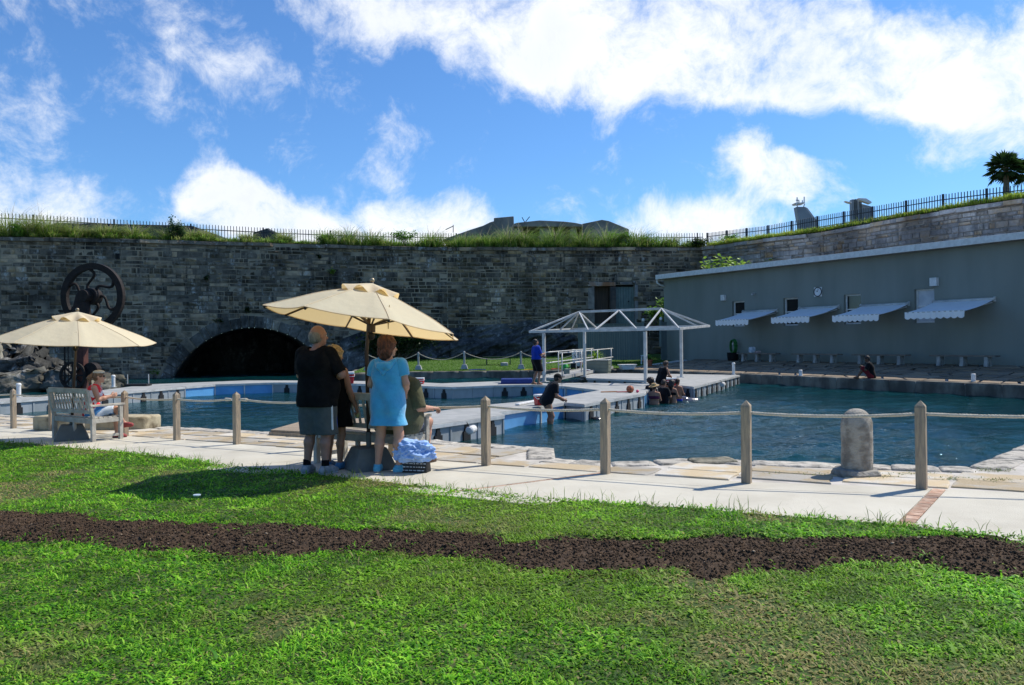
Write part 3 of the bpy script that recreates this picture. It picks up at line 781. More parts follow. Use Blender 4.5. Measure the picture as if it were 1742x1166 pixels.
for off in (-1.15, -16):
    for k in range(nseg+1):
        aa = -a_max*1.1 + 2.2*a_max*k/nseg; p = pA + uA*(AR*1.004*math.sin(aa)) + nA*off; vs.append((p.x, p.y, AZ+AR*1.004*math.cos(aa)))
fs = [(k, k+1, nseg+2+k, nseg+1+k) for k in range(nseg)] + [tuple(range(nseg+1, 2*nseg+2))]
tun.add(vs, fs).build('tunnel_vault', VO, main)
# inner reveal joining voussoirs and wall above is closed by the deep stones themselves
# doorway and green door high in the wall
def wall_box(px0, px1, z0, z1, d, off, mat, name, parent, seg=5, bevel=.0):
    s0, s1 = s_on(seg, px0), s_on(seg, px1); p, rz = wall_pt((s0+s1)/2, off)
    return MB().box((p.x, p.y, (z0+z1)/2), (s1-s0, d, z1-z0), rz).build(name, mat, parent, bevel=bevel)
zd = lambda py, px=1045: EYE + (577.9-py)*58.5/F
stain = M('rust_stained_stone', (.4, .36, .31), (.28, .13, .06), 1.1, .9, .6, 30, stretch=(1, 1, .4), detail=8)
wall_box(1001, 1012, -.2, zd(487), .5, -.26, M('pale_jamb', (.26, .24, .21), (.15, .13, .11), 2), 'door_jamb', main, bevel=.02)
wall_box(1001, 1048, zd(487), 5.9, .46, -.2, stain, 'lintel', main, bevel=.03)
wall_box(1048, 1086, zd(485), 5.9, .42, -.2, M('dark_lintel', (.12, .12, .12), (.25, .2, .15), 2), 'lintel', main, bevel=.03)
wall_box(992, 1096, -.6, 6.2, .2, -1.3, M('light_stop_panel', (.05, .045, .04), None), 'added_dark_panel', main)  # unseen panel added behind the doors to stop sunlight leaking through
wall_box(1012, 1040, -.2, zd(487), .1, -.95, M('doorway_darkness', (.05, .04, .032), (.1, .07, .05), 3, stretch=(5, 5, .3)), 'added_dark_panel', main)  # dark sheet painted for the shade inside the open doorway
wall_box(1039, 1048.5, -.2, zd(488), .55, -.28, M('black_jamb_stone', (.035, .034, .032), (.09, .07, .055), 2, .6), 'door_jamb', main, bevel=.02)  # near-black jamb between the doorway and the green door
dg = M('faded_green_paint', (.16, .21, .19), (.12, .17, .16), 2.5, .6, .1)
s0, s1 = s_on(5, 1049), s_on(5, 1081); nb = 7
for k in range(nb):
    p, rz = wall_pt(s0+(s1-s0)*(k+.5)/nb, -.34)
    MB().box((p.x, p.y, (zd(488)-.2)/2), ((s1-s0)/nb-.015, .06, zd(488)+.2), rz).build('door_board', dg, main, bevel=.008, seg=1)
wall_box(1081, 1086, -.2, zd(485), .5, -.26, M('pale_jamb_b', (.3, .29, .27), (.2, .19, .18), 2), 'door_jamb', main, bevel=.02)
p, rz = wall_pt(s_on(5, 1071), -.29); MB().cyl((p.x, p.y, zd(513)), (p.x+.1*math.sin(rz), p.y-.1*math.cos(rz), zd(513)), .06).build('door_handle', M('black_iron', (.02, .02, .02), None, 5, .5), main)
# small square holes
for px, py, seg in ((200, 436, 1), (203, 436, 1)):
    p, rz = wall_pt(s_on(seg, px), -.02); MB().box((p.x, p.y, EYE+(588-py)*50.5/F), (.16, .1, .36), rz).build('drain_hole', M('hole_black', (.004, .004, .004)), main)
# ---- right hand wall behind the grey building
RW = [wp(1194, 59.0), wp(1300, 54.4), wp(1401, 51.1), wp(1528, 45.8), wp(1630, 42.3), wp(1742, 39.6), wp(1900, 36.4), wp(2250, 31)]
side = masonry('rampart_wall', 'pale stone rampart wall rising behind the grey building', RW, .2, ZT, ST_SIDE, MORT2, .25, .5, 230, 4)
b2 = MB()
for a, b in zip(RW[:-1], RW[1:]):
    u = (b-a).normalized(); nrm = Vector((u.y, -u.x))*-.045
    b2.add([(*(a+nrm), -1), (*(b+nrm), -1), (*(b+nrm), ZT-.02), (*(a+nrm), ZT-.02)], [(0, 1, 2, 3)])
b2.build('wall_core', MORT2, side)
# ---- bedrock that the wall stands on
def rock_sheet(name, label, f, nu, nv, mat, parent=None):
    vs = [f(i/(nu-1), j/(nv-1)) for i in range(nu) for j in range(nv)]
    fs = [(i*nv+j, (i+1)*nv+j, (i+1)*nv+j+1, i*nv+j+1) for i in range(nu-1) for j in range(nv-1)]
    o = MB().add(vs, fs).build(name, mat, parent, smooth=True)
    return tag(o, label, 'rock')
ROCK = stone_mat('striated_bedrock', (.05, .052, .05), (.17, .17, .165), (.2, .19, .15), .6, .55)
from mathutils import noise as mno
sR0, sR1 = s_on(3, 575) if False else AS+AR+.2, s_on(5, 1010)
def bed(u, v):
    s = sR0+(sR1-sR0)*u
    top = EYE + (580-np.interp(u, [0, .12, .25, .5, .75, .9, 1], [575, 556, 560, 556, 545, 560, 605]))*57/F
    z = -.7+(top+.7)*v; q = Vector((s*.7+z*.5, z*1.6-s*.25, 3.))
    bulge = .25 + 1.6*(1-v)**1.3 + .7*mno.noise(q*.6) + .4*mno.noise(q*1.8) + .34*mno.noise(Vector((s*.4+z*.3, z*4-s*1.9, 1))*.9) + .15*mno.noise(Vector((s*.8, z*7-s*3, 4))*1.2)
    bulge *= min(1, (1-v)*4+.12)*min(1, u*12+.05, (1-u)*10+.05)
    p, _ = wall_pt(s, bulge); return (p.x, p.y, z)
rock_sheet('bedrock', 'dark striated natural rock at the foot of the long stone wall', bed, 190, 60, ROCK)
# ---- land behind the walls
PL = MW + RW[1:]
prof = [(-.25, ZT+.05), (-1., ZT+.2), (-2.2, ZT+.3), (-4, ZT+.25), (-70, ZT-.3)]
pv = []; 
for i, p in enumerate(PL):
    u = (PL[min(i+1, len(PL)-1)]-PL[max(i-1, 0)]).normalized(); nrm = Vector((u.y, -u.x))
    if i == 6: nrm = (Vector((0, -1))*.8+Vector((-.81, -.58))).normalized()
    for (o, z) in prof:
        if o < -20: q = p + Vector((-nrm.x*.3, 1)).normalized()*60
        else: q = p+nrm*o
        pv.append((q.x, q.y, z))
k = len(prof); pf = [(i*k+j, (i+1)*k+j, (i+1)*k+j+1, i*k+j+1) for i in range(len(PL)-1) for j in range(k-1)]
tag(MB().add(pv, pf).build('rampart_top', M('rampart_turf', (.06, .085, .022), (.12, .12, .04), .8, .95, .5, 20)), kind='structure')

# ================================================================== picket fences on the ramparts
FM = M('black_fence_paint', (.018, .022, .03), None, 4, .5)
def picket_fence(name, label, P, h, gap, post_every, rails, w=.045):
    """P: points of the top line (x, y, z)"""
    root = thing(name, label, 'fence')
    pm = MB().box((0, 0, -.5), (w, .02, 1)); pm.add([(-w/2, -.01, 0), (w/2, -.01, 0), (w/2, .01, 0), (-w/2, .01, 0), (0, 0, .03)], [(0, 1, 4), (1, 2, 4), (2, 3, 4), (3, 0, 4)])
    pm = pm.mesh('picket', FM); pt = MB().box((0, 0, -.5), (.1, .1, 1)).mesh('post', FM)
    k = 0; carry = 0.; seg = []
    for a, b in zip(P[:-1], P[1:]):
        L = (b-a).xy.length; rz = math.atan2(b.y-a.y, b.x-a.x); s = carry
        while s < L:
            q = a.lerp(b, s/L); j = random.uniform(-.012, .012)
            if k % post_every == 0: link_copy('fence_post', pt, root, (q.x, q.y, q.z+.03), (0, 0, rz), (1, 1, h+.3))
            else: link_copy('picket', pm, root, (q.x, q.y, q.z+j), (random.uniform(-.01, .01), random.uniform(-.012, .012), rz), (1, 1, h))
            s += gap; k += 1
        carry = s-L
    for dz, hh in rails:
        for a, b in zip(P[:-1], P[1:]): MB().bar(a+Vector((0, .03, -dz)), b+Vector((0, .03, -dz)), .03, hh).build('rail', FM, root)
    return root
FP1 = [at(*q) for q in ((-90, 358, 51.0), (0, 363, 52.0), (160, 372, 53.6), (330, 382, 55.5), (480, 390, 58), (640, 396, 61), (860, 399, 63.), (1010, 399, 64), (1120, 398, 64), (1196, 397, 63))]
picket_fence('picket_fence', 'black metal picket fence above the long dark wall', FP1, 1.5, .205, 24, ((.32, .06), (1.3, .06)))
FP2 = [at(*q) for q in ((1203, 397, 62.5), (1235, 393, 60.5), (1300, 385.5, 56.5), (1400, 367, 51.5), (1480, 353, 47.8), (1600, 332, 43.6), (1708, 318, 40.8), (1800, 308, 39))]
picket_fence('picket_fence', 'black metal picket fence climbing above the pale right wall', FP2, 1.05, .165, 14, ((.28, .05), (.72, .05), (.95, .28)))

# ================================================================== plants on the rampart
def leafmat(name, a, b, backlit=.35):
    m, t = new_mat(name)
    g = nd(t, 'ShaderNodeNewGeometry')
    c = mixc(t, g.outputs['Random Per Island'], c4(a), c4(b))
    p = nd(t, 'ShaderNodeBsdfPrincipled', {'Base Color': c, 'Roughness': .5, 'Specular IOR Level': .3})
    tr = nd(t, 'ShaderNodeBsdfTranslucent', {'Color': c})
    nd(t, 'ShaderNodeOutputMaterial', {0: nd(t, 'ShaderNodeMixShader', {0: backlit, 1: p.outputs[0], 2: tr.outputs[0]}).outputs[0]})
    return m
def fountain(cx, cy, z, n, L, W, cols, r0, lean, seed, droop=1.3):
    """a clump of long drooping grass blades: six-segment ribbons"""
    r = np.random.default_rng(seed)
    az = r.uniform(0, 6.28, n); x = cx+np.cos(az)*r0*r.random(n)**.5; y = cy+np.sin(az)*r0*r.random(n)**.5
    az = az + r.normal(0, .5, n); Ls = L*r.uniform(.5, 1.1, n); ti = r.uniform(.02, .5, n); seg = 5
    V = []; c = np.array(cols)[r.integers(0, len(cols), n)]*r.uniform(.7, 1.25, (n, 1)); C = []
    px, py, pz = x.copy(), y.copy(), np.full(n, z); a = ti.copy()
    for k in range(seg+1):
        w = W*(1-k/seg)**.7*.5
        V.append(np.stack([np.stack([px-np.sin(az)*w, py+np.cos(az)*w, pz], -1), np.stack([px+np.sin(az)*w, py-np.cos(az)*w, pz], -1)], 1))
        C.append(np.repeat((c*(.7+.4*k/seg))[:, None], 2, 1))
        st = Ls/seg; px = px+np.cos(az)*np.sin(a)*st+lean[0]*st*k/seg; py = py+np.sin(az)*np.sin(a)*st+lean[1]*st*k/seg; pz = pz+np.cos(a)*st; a = a+droop/seg*r.uniform(.6, 1.4, n)
    V = np.stack(V, 1).reshape(n, -1, 3); C = np.stack(C, 1).reshape(n, -1, 3); m = 2*(seg+1)
    Fq = np.array([(2*k, 2*k+1, 2*k+3, 2*k+2) for k in range(seg)])
    return V.reshape(-1, 3), (np.arange(n)[:, None, None]*m+Fq[None]).reshape(-1, 4), C.reshape(-1, 3)
STRAW = [(.26, .38, .06), (.34, .43, .1), (.46, .46, .18), (.14, .27, .035)]
LUSH = [(.15, .3, .04), (.22, .37, .06), (.36, .42, .14), (.09, .2, .025)]
def bank_pt(s, off):
    for i in range(len(MW)-1):
        if s <= CUM[i+1]: break
    p, _ = wall_pt(min(s, CUM[-1]), -off); return p
def sbank(px):
    for i in range(len(MW)-1):
        s = s_on(i, px)
        if CUM[i]-1e-3 <= s <= CUM[i+1]+1e-3: return s
    return CUM[-1]
V_, F_, C_ = [], [], []; o = 0
r = np.random.default_rng(9)
for k in range(900):                                          # low turf and seed heads along the bank
    px = r.uniform(-60, 1215); p = bank_pt(sbank(px), r.uniform(.1, 2.2)); hh = (.3+.35*r.random())*(1.25 if px > 560 else .8)
    v, f, c = fountain(p.x, p.y, ZT+.05, 34, 1.15*hh*(.8+.5*vnoise(px, 0, .02, 3)), .045, STRAW if r.random() < .3 else LUSH, .28, (.25, 0), 100+k)
    V_.append(v); F_.append(f+o); C_.append(c); o += len(v)
tag(np_obj('bank_grass', np.concatenate(V_), np.concatenate(F_), GRASS, col=np.concatenate(C_)), 'mixed wild grass along the top of the long wall', 'grass', kind='stuff')
V_, F_, C_ = [], [], []; o = 0
for k in range(620):
    u = r.random()*len(RW[1:6]); i = min(int(u), 4); a, b = RW[i], RW[i+1]; p = a.lerp(b, u-i); nrm = Vector((b-a)).normalized(); nrm = Vector((-nrm.y, nrm.x))
    p = p + nrm*r.uniform(.05, 1.1)
    v, f, c = fountain(p.x, p.y, ZT+.06, 26, r.uniform(.3, .6), .035, [(.26, .42, .04), (.34, .48, .06), (.42, .46, .11)], .34, (.1, 0), 3000+k, 1.6)
    V_.append(v); F_.append(f+o); C_.append(c); o += len(v)
tag(np_obj('bank_grass', np.concatenate(V_), np.concatenate(F_), GRASS, col=np.concatenate(C_)), 'short bright grass along the top of the right wall', 'grass', kind='stuff')
tufts = [(8, 1.3, 0), (48, 1.2, 0), (78, 1.25, 0), (118, .75, 0), (138, .6, 0), (172, .8, 0), (188, .7, 0), (228, .85, 0), (288, .75, 0), (330, .7, 0), (352, .65, 0), (420, .6, 0), (487, .7, 0), (560, .9, 1), (600, 1., 1), (640, .9, 1), (742, 1., 1), (792, .85, 1), (826, .9, 1), (870, 1.2, 1), (898, 1.15, 1), (950, 1.3, 1), (998, 1.15, 1), (1042, 1.25, 1), (1092, 1.15, 1), (1150, .8, 1)]
names = ['far left above the big flywheel', 'left end of the bank', 'middle of the bank', 'near the concrete bunker']
for k, (px, L, kind) in enumerate(tufts):
    L *= 1.9
    p = bank_pt(sbank(px), .9 if L < .9 else 1.2); V_, F_, C_ = [], [], []; o = 0
    v, f, c = fountain(p.x, p.y, ZT+.1, 460 if L > .9 else 260, L, .026, LUSH if kind else STRAW, .34*L, (.3, -.05), 50+k, 1.9)
    v2, f2, c2 = fountain(p.x, p.y, ZT+.1, 60, L*1.2, .03, [(.42, .38, .27), (.34, .33, .2)], .25*L, (.45, -.05), 90+k, 1.5)
    ob = np_obj('grass_tuft', np.concatenate([v, v2]), np.concatenate([f, f2+len(v)]), GRASS, col=np.concatenate([c, c2]))
    where = ('at the far left end' if px < 100 else 'left of the tunnel arch' if px < 300 else 'above the tunnel arch' if px < 560 else 'above the large parasol' if px < 800 else 'below the concrete bunker' if px < 1060 else 'near the wall corner')
    n_in = sum(1 for q in tufts[:k+1] if ('L' if q[0] < 100 else 'M' if q[0] < 300 else 'A' if q[0] < 560 else 'P' if q[0] < 800 else 'B' if q[0] < 1060 else 'C') == ('L' if px < 100 else 'M' if px < 300 else 'A' if px < 560 else 'P' if px < 800 else 'B' if px < 1060 else 'C'))
    ordn = ['first', 'second', 'third', 'fourth', 'fifth', 'sixth', 'seventh', 'eighth'][n_in-1]
    tag(ob, f'{"bushy green" if kind else "straw coloured"} plumed grass tuft {where}, {ordn} from the left there', 'grass tuft', 'plumed grass tufts on the rampart')
def leafy(name, label, c, rad, n, size, mat, seed, cat='shrub', stems=6, group=None, squash=1., flat=.0, base=None, kind=None):
    """a shrub: branching stems and leaves gathered in clumps"""
    r = random.Random(seed); root = thing(name, label, cat, c, 0, group)
    st = MB(); lv = MB(); heads = []
    for i in range(stems):
        a = r.uniform(0, 6.28); e = Vector((math.cos(a)*rad[0]*r.uniform(.3, .9), math.sin(a)*rad[1]*r.uniform(.3, .9), rad[2]*r.uniform(.5, 1.75)))
        b = Vector((r.uniform(-.1, .1)*rad[0], r.uniform(-.1, .1)*rad[1], 0)); m_ = b.lerp(e, .5)+Vector((r.uniform(-.15, .15)*rad[0], 0, r.uniform(0, .2)*rad[2]))
        st.tube([b, m_, e], [.03*rad[2], .02*rad[2], .008*rad[2]], 5); heads.append(e); heads.append(m_.lerp(e, .5))
        for j in range(2):
            e2 = m_.lerp(e, r.uniform(.3, .9))+Vector((r.uniform(-.4, .4)*rad[0], r.uniform(-.4, .4)*rad[1], r.uniform(0, .5)*rad[2])); st.tube([m_, e2], [.014*rad[2], .006*rad[2]], 4); heads.append(e2)
    st.build('stem', M(name+'_bark', (.12, .09, .06), (.2, .16, .11), 8, .9), root)
    for i in range(n):
        h = r.choice(heads); p = h+Vector((r.gauss(0, .2)*rad[0], r.gauss(0, .2)*rad[1], r.gauss(0, .16)*rad[2]))
        if p.z < 0.02: p.z = abs(p.z)
        L = size*r.uniform(.6, 1.3); az = r.uniform(0, 6.28); ti = r.uniform(-.5, .9)*(1-flat)
        d = Vector((math.cos(az)*math.cos(ti), math.sin(az)*math.cos(ti), math.sin(ti))); w = d.cross(Vector((r.uniform(-.4, .4), r.uniform(-.4, .4), 1))).normalized()*L*.36
        up = w.cross(d).normalized()*L*.1
        lv.add([p, p+d*L*.45+w-up, p+d*L, p+d*L*.45-w-up, p+d*L*.45], [(0, 1, 4), (1, 2, 4), (2, 3, 4), (3, 0, 4)])
    lv.build('foliage', mat, root, smooth=False)
    return root
LEAF_A = leafmat('glossy_green_leaves', (.08, .22, .025), (.2, .38, .05)); LEAF_D = leafmat('dark_green_leaves', (.018, .045, .012), (.04, .085, .02)); LEAF_J = leafmat('juniper_needles', (.03, .085, .03), (.06, .13, .05)); LEAF_Y = leafmat('yellow_green_leaves', (.16, .3, .035), (.3, .44, .07))
def on_bank(px, off=.7): p = bank_pt(sbank(px), off); return (p.x, p.y, ZT+.1)
leafy('shrub', 'small dark leafy shrub hanging over the coping at far left', on_bank(30, .0), (.4, .3, .4), 420, .13, LEAF_A, 1)
leafy('juniper', 'small upright juniper on the wall above the tunnel arch', on_bank(300, .6), (.55, .4, .72), 1500, .12, LEAF_J, 2, 'shrub', 12)
leafy('shrub', 'round leafy shrub above the bank behind the large parasol', on_bank(697, 1.4), (1.0, .6, .62), 1100, .13, LEAF_A, 3, stems=9)
leafy('shrub', 'leafy green shrub left of the large parasol finial, on the bank', on_bank(552, 1.), (.7, .5, .5), 700, .12, LEAF_A, 4)
leafy('shrub', 'broad leafy shrub on the bank left of the concrete bunker gable', on_bank(1062, 1.), (1.0, .6, .55), 900, .14, LEAF_A, 5, stems=9)
leafy('shrub', 'leafy shrub on the bank right of the bunker near the corner', on_bank(1112, .9), (.9, .5, .45), 800, .13, LEAF_A, 6)
leafy('shrub', 'dark creeping shrub over the corner of the two walls', (*RW[0], ZT+.0), (1.2, .6, .35), 900, .14, LEAF_D, 7)
leafy('shrub', 'low shrub in front of the right fence near the corner', (*(RW[0].lerp(RW[1], .35)+Vector((.4, .5))), ZT+.1), (1.2, .5, .35), 700, .12, LEAF_A, 8)
# weeds that root in the wall face
for k, (px, py, sz, m_) in enumerate([(565, 465, .35, LEAF_Y), (262, 636, .4, LEAF_A), (420, 530, .3, LEAF_D), (372, 546, .3, LEAF_D), (355, 475, .28, LEAF_D), (545, 437, .22, LEAF_D)]):
    s = sbank(px); p, _ = wall_pt(s, .03); z = EYE+(588-px*.0115-py)*p.y/F
    leafy('wall_weed', ['yellow green weed on the wall left of the large parasol', 'green fern at the foot of the wall by the tunnel', 'dark weed just above the crown of the arch', 'dark weed left above the arch ring', 'dark weed on the wall between flywheel and arch', 'tiny dark weed high on the wall above the arch'][k], (p.x, p.y-.02, z-sz*.3), (sz, .15, sz*.7), 160, .12, m_, 20+k, 'weed', 5)
p, _ = wall_pt(s_on(3, 680) if CUM[3] < s_on(3, 680) else AS+AR+3, 1.2)
leafy('ivy_shrub', 'large dark ivy shrub at the wall foot behind the blue dress', (p.x, p.y-.8, 0.1), (2.6, .9, 1.4), 5200, .2, LEAF_D, 31, stems=40)

# ================================================================== concrete bunker and far things beyond the fence
CON = M('old_grey_concrete', (.25, .24, .22), (.15, .15, .14), .8, .9, .5, 12, stretch=(1, 1, .5), detail=8)
def prism_px(pts, D0, D1, mat, name, parent):
    f = [at(px, py, D0) for px, py in pts]; m = MB(); n = len(f); dy = Vector((0, D1-D0, 0))
    m.add(f+[q+dy for q in f], [tuple(range(n)), tuple(range(2*n-1, n-1, -1))] + [(i, n+i, n+(i+1) % n, (i+1) % n) for i in range(n)])
    return m.build(name, mat, parent, bevel=.06)
bk = thing('bunker', 'low grey concrete bunker on the skyline behind the grass', 'bunker', at(930, 400, 78))
bk.location = (0, 0, 0)
prism_px([(752, 408), (800, 391), (822, 384), (834, 378), (842, 376), (842, 412)], 78, 84, CON, 'sloped_wall', bk)
prism_px([(840, 371), (874, 368), (875, 412), (840, 412)], 77, 82, CON, 'tower_block', bk)
prism_px([(873, 381), (880, 379), (918, 375), (960, 377), (978, 379), (992, 382), (992, 386), (873, 386)], 75.5, 84, CON, 'roof_slab', bk)
for a, b in ((873, 886), (918, 938), (970, 981)): prism_px([(a, 385.5), (b, 385.5), (b, 412), (a, 412)], 76, 83, CON, 'pier', bk)
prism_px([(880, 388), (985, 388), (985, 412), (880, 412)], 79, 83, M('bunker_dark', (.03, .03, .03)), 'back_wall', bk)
prism_px([(990, 381), (1024, 374), (1036, 376), (1070, 390), (1070, 412), (990, 412)], 77, 84, CON, 'gable_wall', bk)
m = MB()
for a, b in (((771, 383), (771, 396)), ((893, 379), (888, 370)), ((893, 379), (901, 369)), ((758, 391), (771, 385))): m.bar(at(*a, 76), at(*b, 76), .07)
m.build('antenna', FM, bk)
for k, (a, b) in enumerate((((70, 393), (340, 396)), ((430, 402), (470, 403)))):
    f = [at(*a, 68), at(*b, 68)]
    hd = thing('far_shed', ['long low dark roof seen through the left fence', 'short low dark roof seen through the fence above the arch'][k], 'shed')
    P = [(a[0], a[1]+14), (b[0], b[1]+14), (b[0], b[1]-7), (b[0]-14, b[1]-12), (a[0]+26, a[1]-14), (a[0], a[1]-6)]
    prism_px(P, 66, 74, M('dark_slate_roof', (.035, .045, .055), (.05, .06, .065), 2, .7), 'roof', hd)
GS = M('ship_grey_paint', (.24, .28, .31), (.2, .23, .26), .5, .5); WS = M('ship_white_paint', (.75, .76, .76), None, 1, .5); DS = M('ship_funnel_grey', (.1, .12, .13), None, 1, .5)
sh = thing('ship_mast', 'grey slanted ship mast with white radar platform above the right fence', 'ship mast')
prism_px([(1355, 352), (1370, 352), (1384, 372), (1384, 405), (1364, 405)], 140, 141.5, GS, 'mast_tower', sh)
prism_px([(1370, 352), (1374, 354), (1389, 374), (1389, 405), (1383, 405)], 141, 142, M('ship_grey_light', (.4, .43, .45)), 'mast_side', sh)
prism_px([(1353, 345), (1370, 344), (1369, 346.5), (1355, 347.5)], 140, 142, WS, 'platform', sh)
m = MB()
for a, b in (((1356, 345), (1356, 336)), ((1359, 346), (1359, 341)), ((1368, 345), (1368, 335)), ((1365, 346), (1365, 341)), ((1357, 352), (1354, 347)), ((1367, 352), (1369, 347)), ((1354, 341), (1359, 341))): m.bar(at(*a, 140), at(*b, 140), .16)
m.build('antenna', WS, sh)
sf = thing('ship_funnel', 'cluster of dark grey ship funnels with white fins above the right fence', 'ship funnel')
for k, x in enumerate((1449, 1453.5, 1458, 1462.5)): prism_px([(x, 339.5-k*.3), (x+3.6, 339-k*.3), (x+6, 400), (x+1, 400)], 140+k*.3, 141+k*.3, DS if k % 2 else GS, 'exhaust_pipe', sf)
prism_px([(1461, 337), (1474, 337.5), (1484, 344), (1481, 347), (1464, 341)], 139, 140, WS, 'fin', sf)
prism_px([(1438, 342), (1449, 344), (1449, 346), (1444, 345)], 139, 140, WS, 'fin', sf)
prism_px([(1466, 347), (1482, 351), (1488, 400), (1466, 400)], 141, 142.5, GS, 'casing', sf)
# palms on the right wall top
def palm(name, label, base, h, fronds, seed, L):
    r = random.Random(seed); root = thing(name, label, 'palm tree', base)
    top = Vector((r.uniform(-.1, .1), 0, h)); rings = [Vector((0, 0, -.3)).lerp(top, i/10) for i in range(11)]
    tr = MB().tube(rings, [.17-.006*i+(.012 if i % 2 else 0) for i in range(11)], 9).build('trunk', M('palm_bark', (.14, .1, .07), (.22, .17, .12), 9, .95, .8, 30), root)
    fr = MB()
    for i in range(fronds):
        az = r.uniform(0, 6.28); el = r.uniform(-.75, 1.25); d = Vector((math.cos(az)*math.cos(el), math.sin(az)*math.cos(el), math.sin(el)))
        stem = L*r.uniform(.45, .6); c = top+d*stem+Vector((0, 0, -.08*math.cos(el))); fr.tube([top, top+d*stem*.5+Vector((0, 0, .03)), c], .012, 4)
        side = d.cross(Vector((0, 0, 1)))
        side = side.normalized() if side.length > .05 else Vector((1, 0, 0)); up = side.cross(d)
        for k in range(15):                                   # a pleated fan
            an = (k-7)/7*1.9; e = d*math.cos(an)+side*math.sin(an); l = L*.62*(1-.25*abs(an)/1.9)*r.uniform(.85, 1.1); w = side*math.cos(an)-d*math.sin(an)
            mid = c+e*l*.5+up*.02; tip = c+e*l+Vector((0, 0, -.22*l*(1-el*.3)))
            fr.add([c, mid+w*.05*L, tip, mid-w*.05*L], [(0, 1, 2), (0, 2, 3)])
    fr.build('frond_crown', LEAF_D, root)
    return root
b = at(1713, 330, 42.5); palm('palm_tree', 'fan palm with open crown above the right fence end', (b.x, b.y, ZT+.2), at(1717, 285, 42.5).z-ZT-.2, 48, 3, 1.)
b = at(1752, 330, 42.5); palm('palm_tree', 'second fan palm cut by the right edge of the picture', (b.x, b.y, ZT+.2), at(1748, 292, 42.5).z-ZT-.2, 36, 8, .9)
leafy('shrub', 'low green shrub at the foot of the fan palms', (*at(1728, 325, 42).xy, ZT+.15), (.9, .5, .35), 600, .13, LEAF_A, 44)
# ================================================================== grey building on the far quay
GB = M('blue_grey_stucco', (.235, .255, .225), (.175, .192, .168), .7, .9, .5, 90, detail=10, stretch=(1, 1, .22), fac=(.3, .85))
WH = M('white_paint', (.72, .72, .7), (.6, .6, .58), 6, .5, .05)
ALU = M('white_coated_aluminium', (.56, .56, .54), (.42, .42, .4), 3, .4, metal=.1)
BLK = M('black_rubber', (.012, .012, .013), None, 5, .7)
GLASS = M('dark_window_glass', (.012, .014, .016), None, 2, .06, spec=.8)
BZ, BTOP = B0.z, EYE+4.0
def bt(px, off=0.):                                           # ray of the photograph against the building face (or a line in front of it)
    d = raydir(px, 560).xy; a = B0.xy - QN*off; u = QD
    return (a.x*d.y - a.y*d.x)/(u.y*d.x - u.x*d.y)
def bp(t, off=0., z=0.): p = B0.xy + QD*t - QN*off; return Vector((p.x, p.y, z))
RB = math.atan2(QD.y, QD.x)
def zb(px, py, off=0.):
    p = bp(bt(px, off), off); return EYE + (589-(px-91)*.0115-py)*p.y/F
bld = thing('grey_building', 'long blue grey stucco building with white roof fascia behind the quay', 'building')
T0, T1 = -13.5, bt(1130)
wins = []                                                     # (t0, t1, z0, z1)
for (xa, xb, ya, yb) in ((1246, 1267, 513.5, 556), (1333, 1358, 508, 554.5), (1436, 1465, 502, 552), (1556, 1590, 493, 550)):
    wins.append((bt(xb), bt(xa), zb(xa, yb), zb(xa, ya)))
w = MB(); TH = .28
def slab(t0, t1, z0, z1):
    c = bp((t0+t1)/2, -TH/2, (z0+z1)/2); w.box(c, (t1-t0, TH, z1-z0), RB)
cur = T0
for (a, b, z0, z1) in sorted(wins):
    slab(cur, a, BZ-.4, BTOP); slab(a, b, BZ-.4, z0); slab(a, b, z1, BTOP); cur = b
slab(cur, T1, BZ-.4, BTOP)
for t in (T0, T1-.28): 
    c = bp(t+.14, -2.6, (BZ+BTOP)/2-.2); w.box(c, (.28, 4.6, BTOP-BZ+.4), RB)
c = bp((T0+T1)/2, -5.0, (BZ+BTOP)/2-.2); w.box(c, (T1-T0, .28, BTOP-BZ+.4), RB)
w.build('wall', GB, bld)
for k, (a, b, z0, z1) in enumerate(sorted(wins)[::-1]):
    fr = MB(); o = -.2; fw = .07
    for (ta, tb, za, zb_) in ((a, a+fw, z0, z1), (b-fw, b, z0, z1), (a+fw, b-fw, z1-fw, z1), (a+fw, b-fw, z0, z0+fw), (a+fw, b-fw, (z0+z1)/2-.03, (z0+z1)/2+.03)):
        fr.box(bp((ta+tb)/2, o, (za+zb_)/2), (tb-ta, .08, zb_-za), RB)
    f = fr.build('window', WH, bld)
    for (za, zb_) in ((z0+fw, (z0+z1)/2-.03), ((z0+z1)/2+.03, z1-fw)):
        MB().box(bp((a+b)/2, o-.02, (za+zb_)/2), (b-a-2*fw, .012, zb_-za), RB).build('pane', GLASS if k < 3 else M('white_blind', (.55, .57, .6), (.45, .48, .52), 3, .6), f)
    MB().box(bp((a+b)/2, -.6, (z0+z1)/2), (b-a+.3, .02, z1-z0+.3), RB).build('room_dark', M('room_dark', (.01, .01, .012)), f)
rf = MB(); c = bp((T0+T1)/2-.1, -2.4, BTOP+.14)
rf.box(c, (T1-T0+.5, 5.9, .22), RB)
roof = rf.build('roof', M('white_roof', (.7, .7, .7), (.55, .56, .57), .7, .6), bld, bevel=.02)
n = 6
for k in range(n):
    ta = T0-.35+(T1-T0+.5)*k/n; tb = T0-.35+(T1-T0+.5)*(k+1)/n-.012
    MB().box(bp((ta+tb)/2, .575, BTOP+.13), (tb-ta, .07, .3), RB).build('fascia_board', WH, roof, bevel=.012)
MB().box(bp((T0+T1)/2, .3, BTOP+.015), (T1-T0+.5, .5, .03), RB).build('soffit', M('soffit_wood', (.25, .2, .16), (.35, .33, .3), 3), roof)
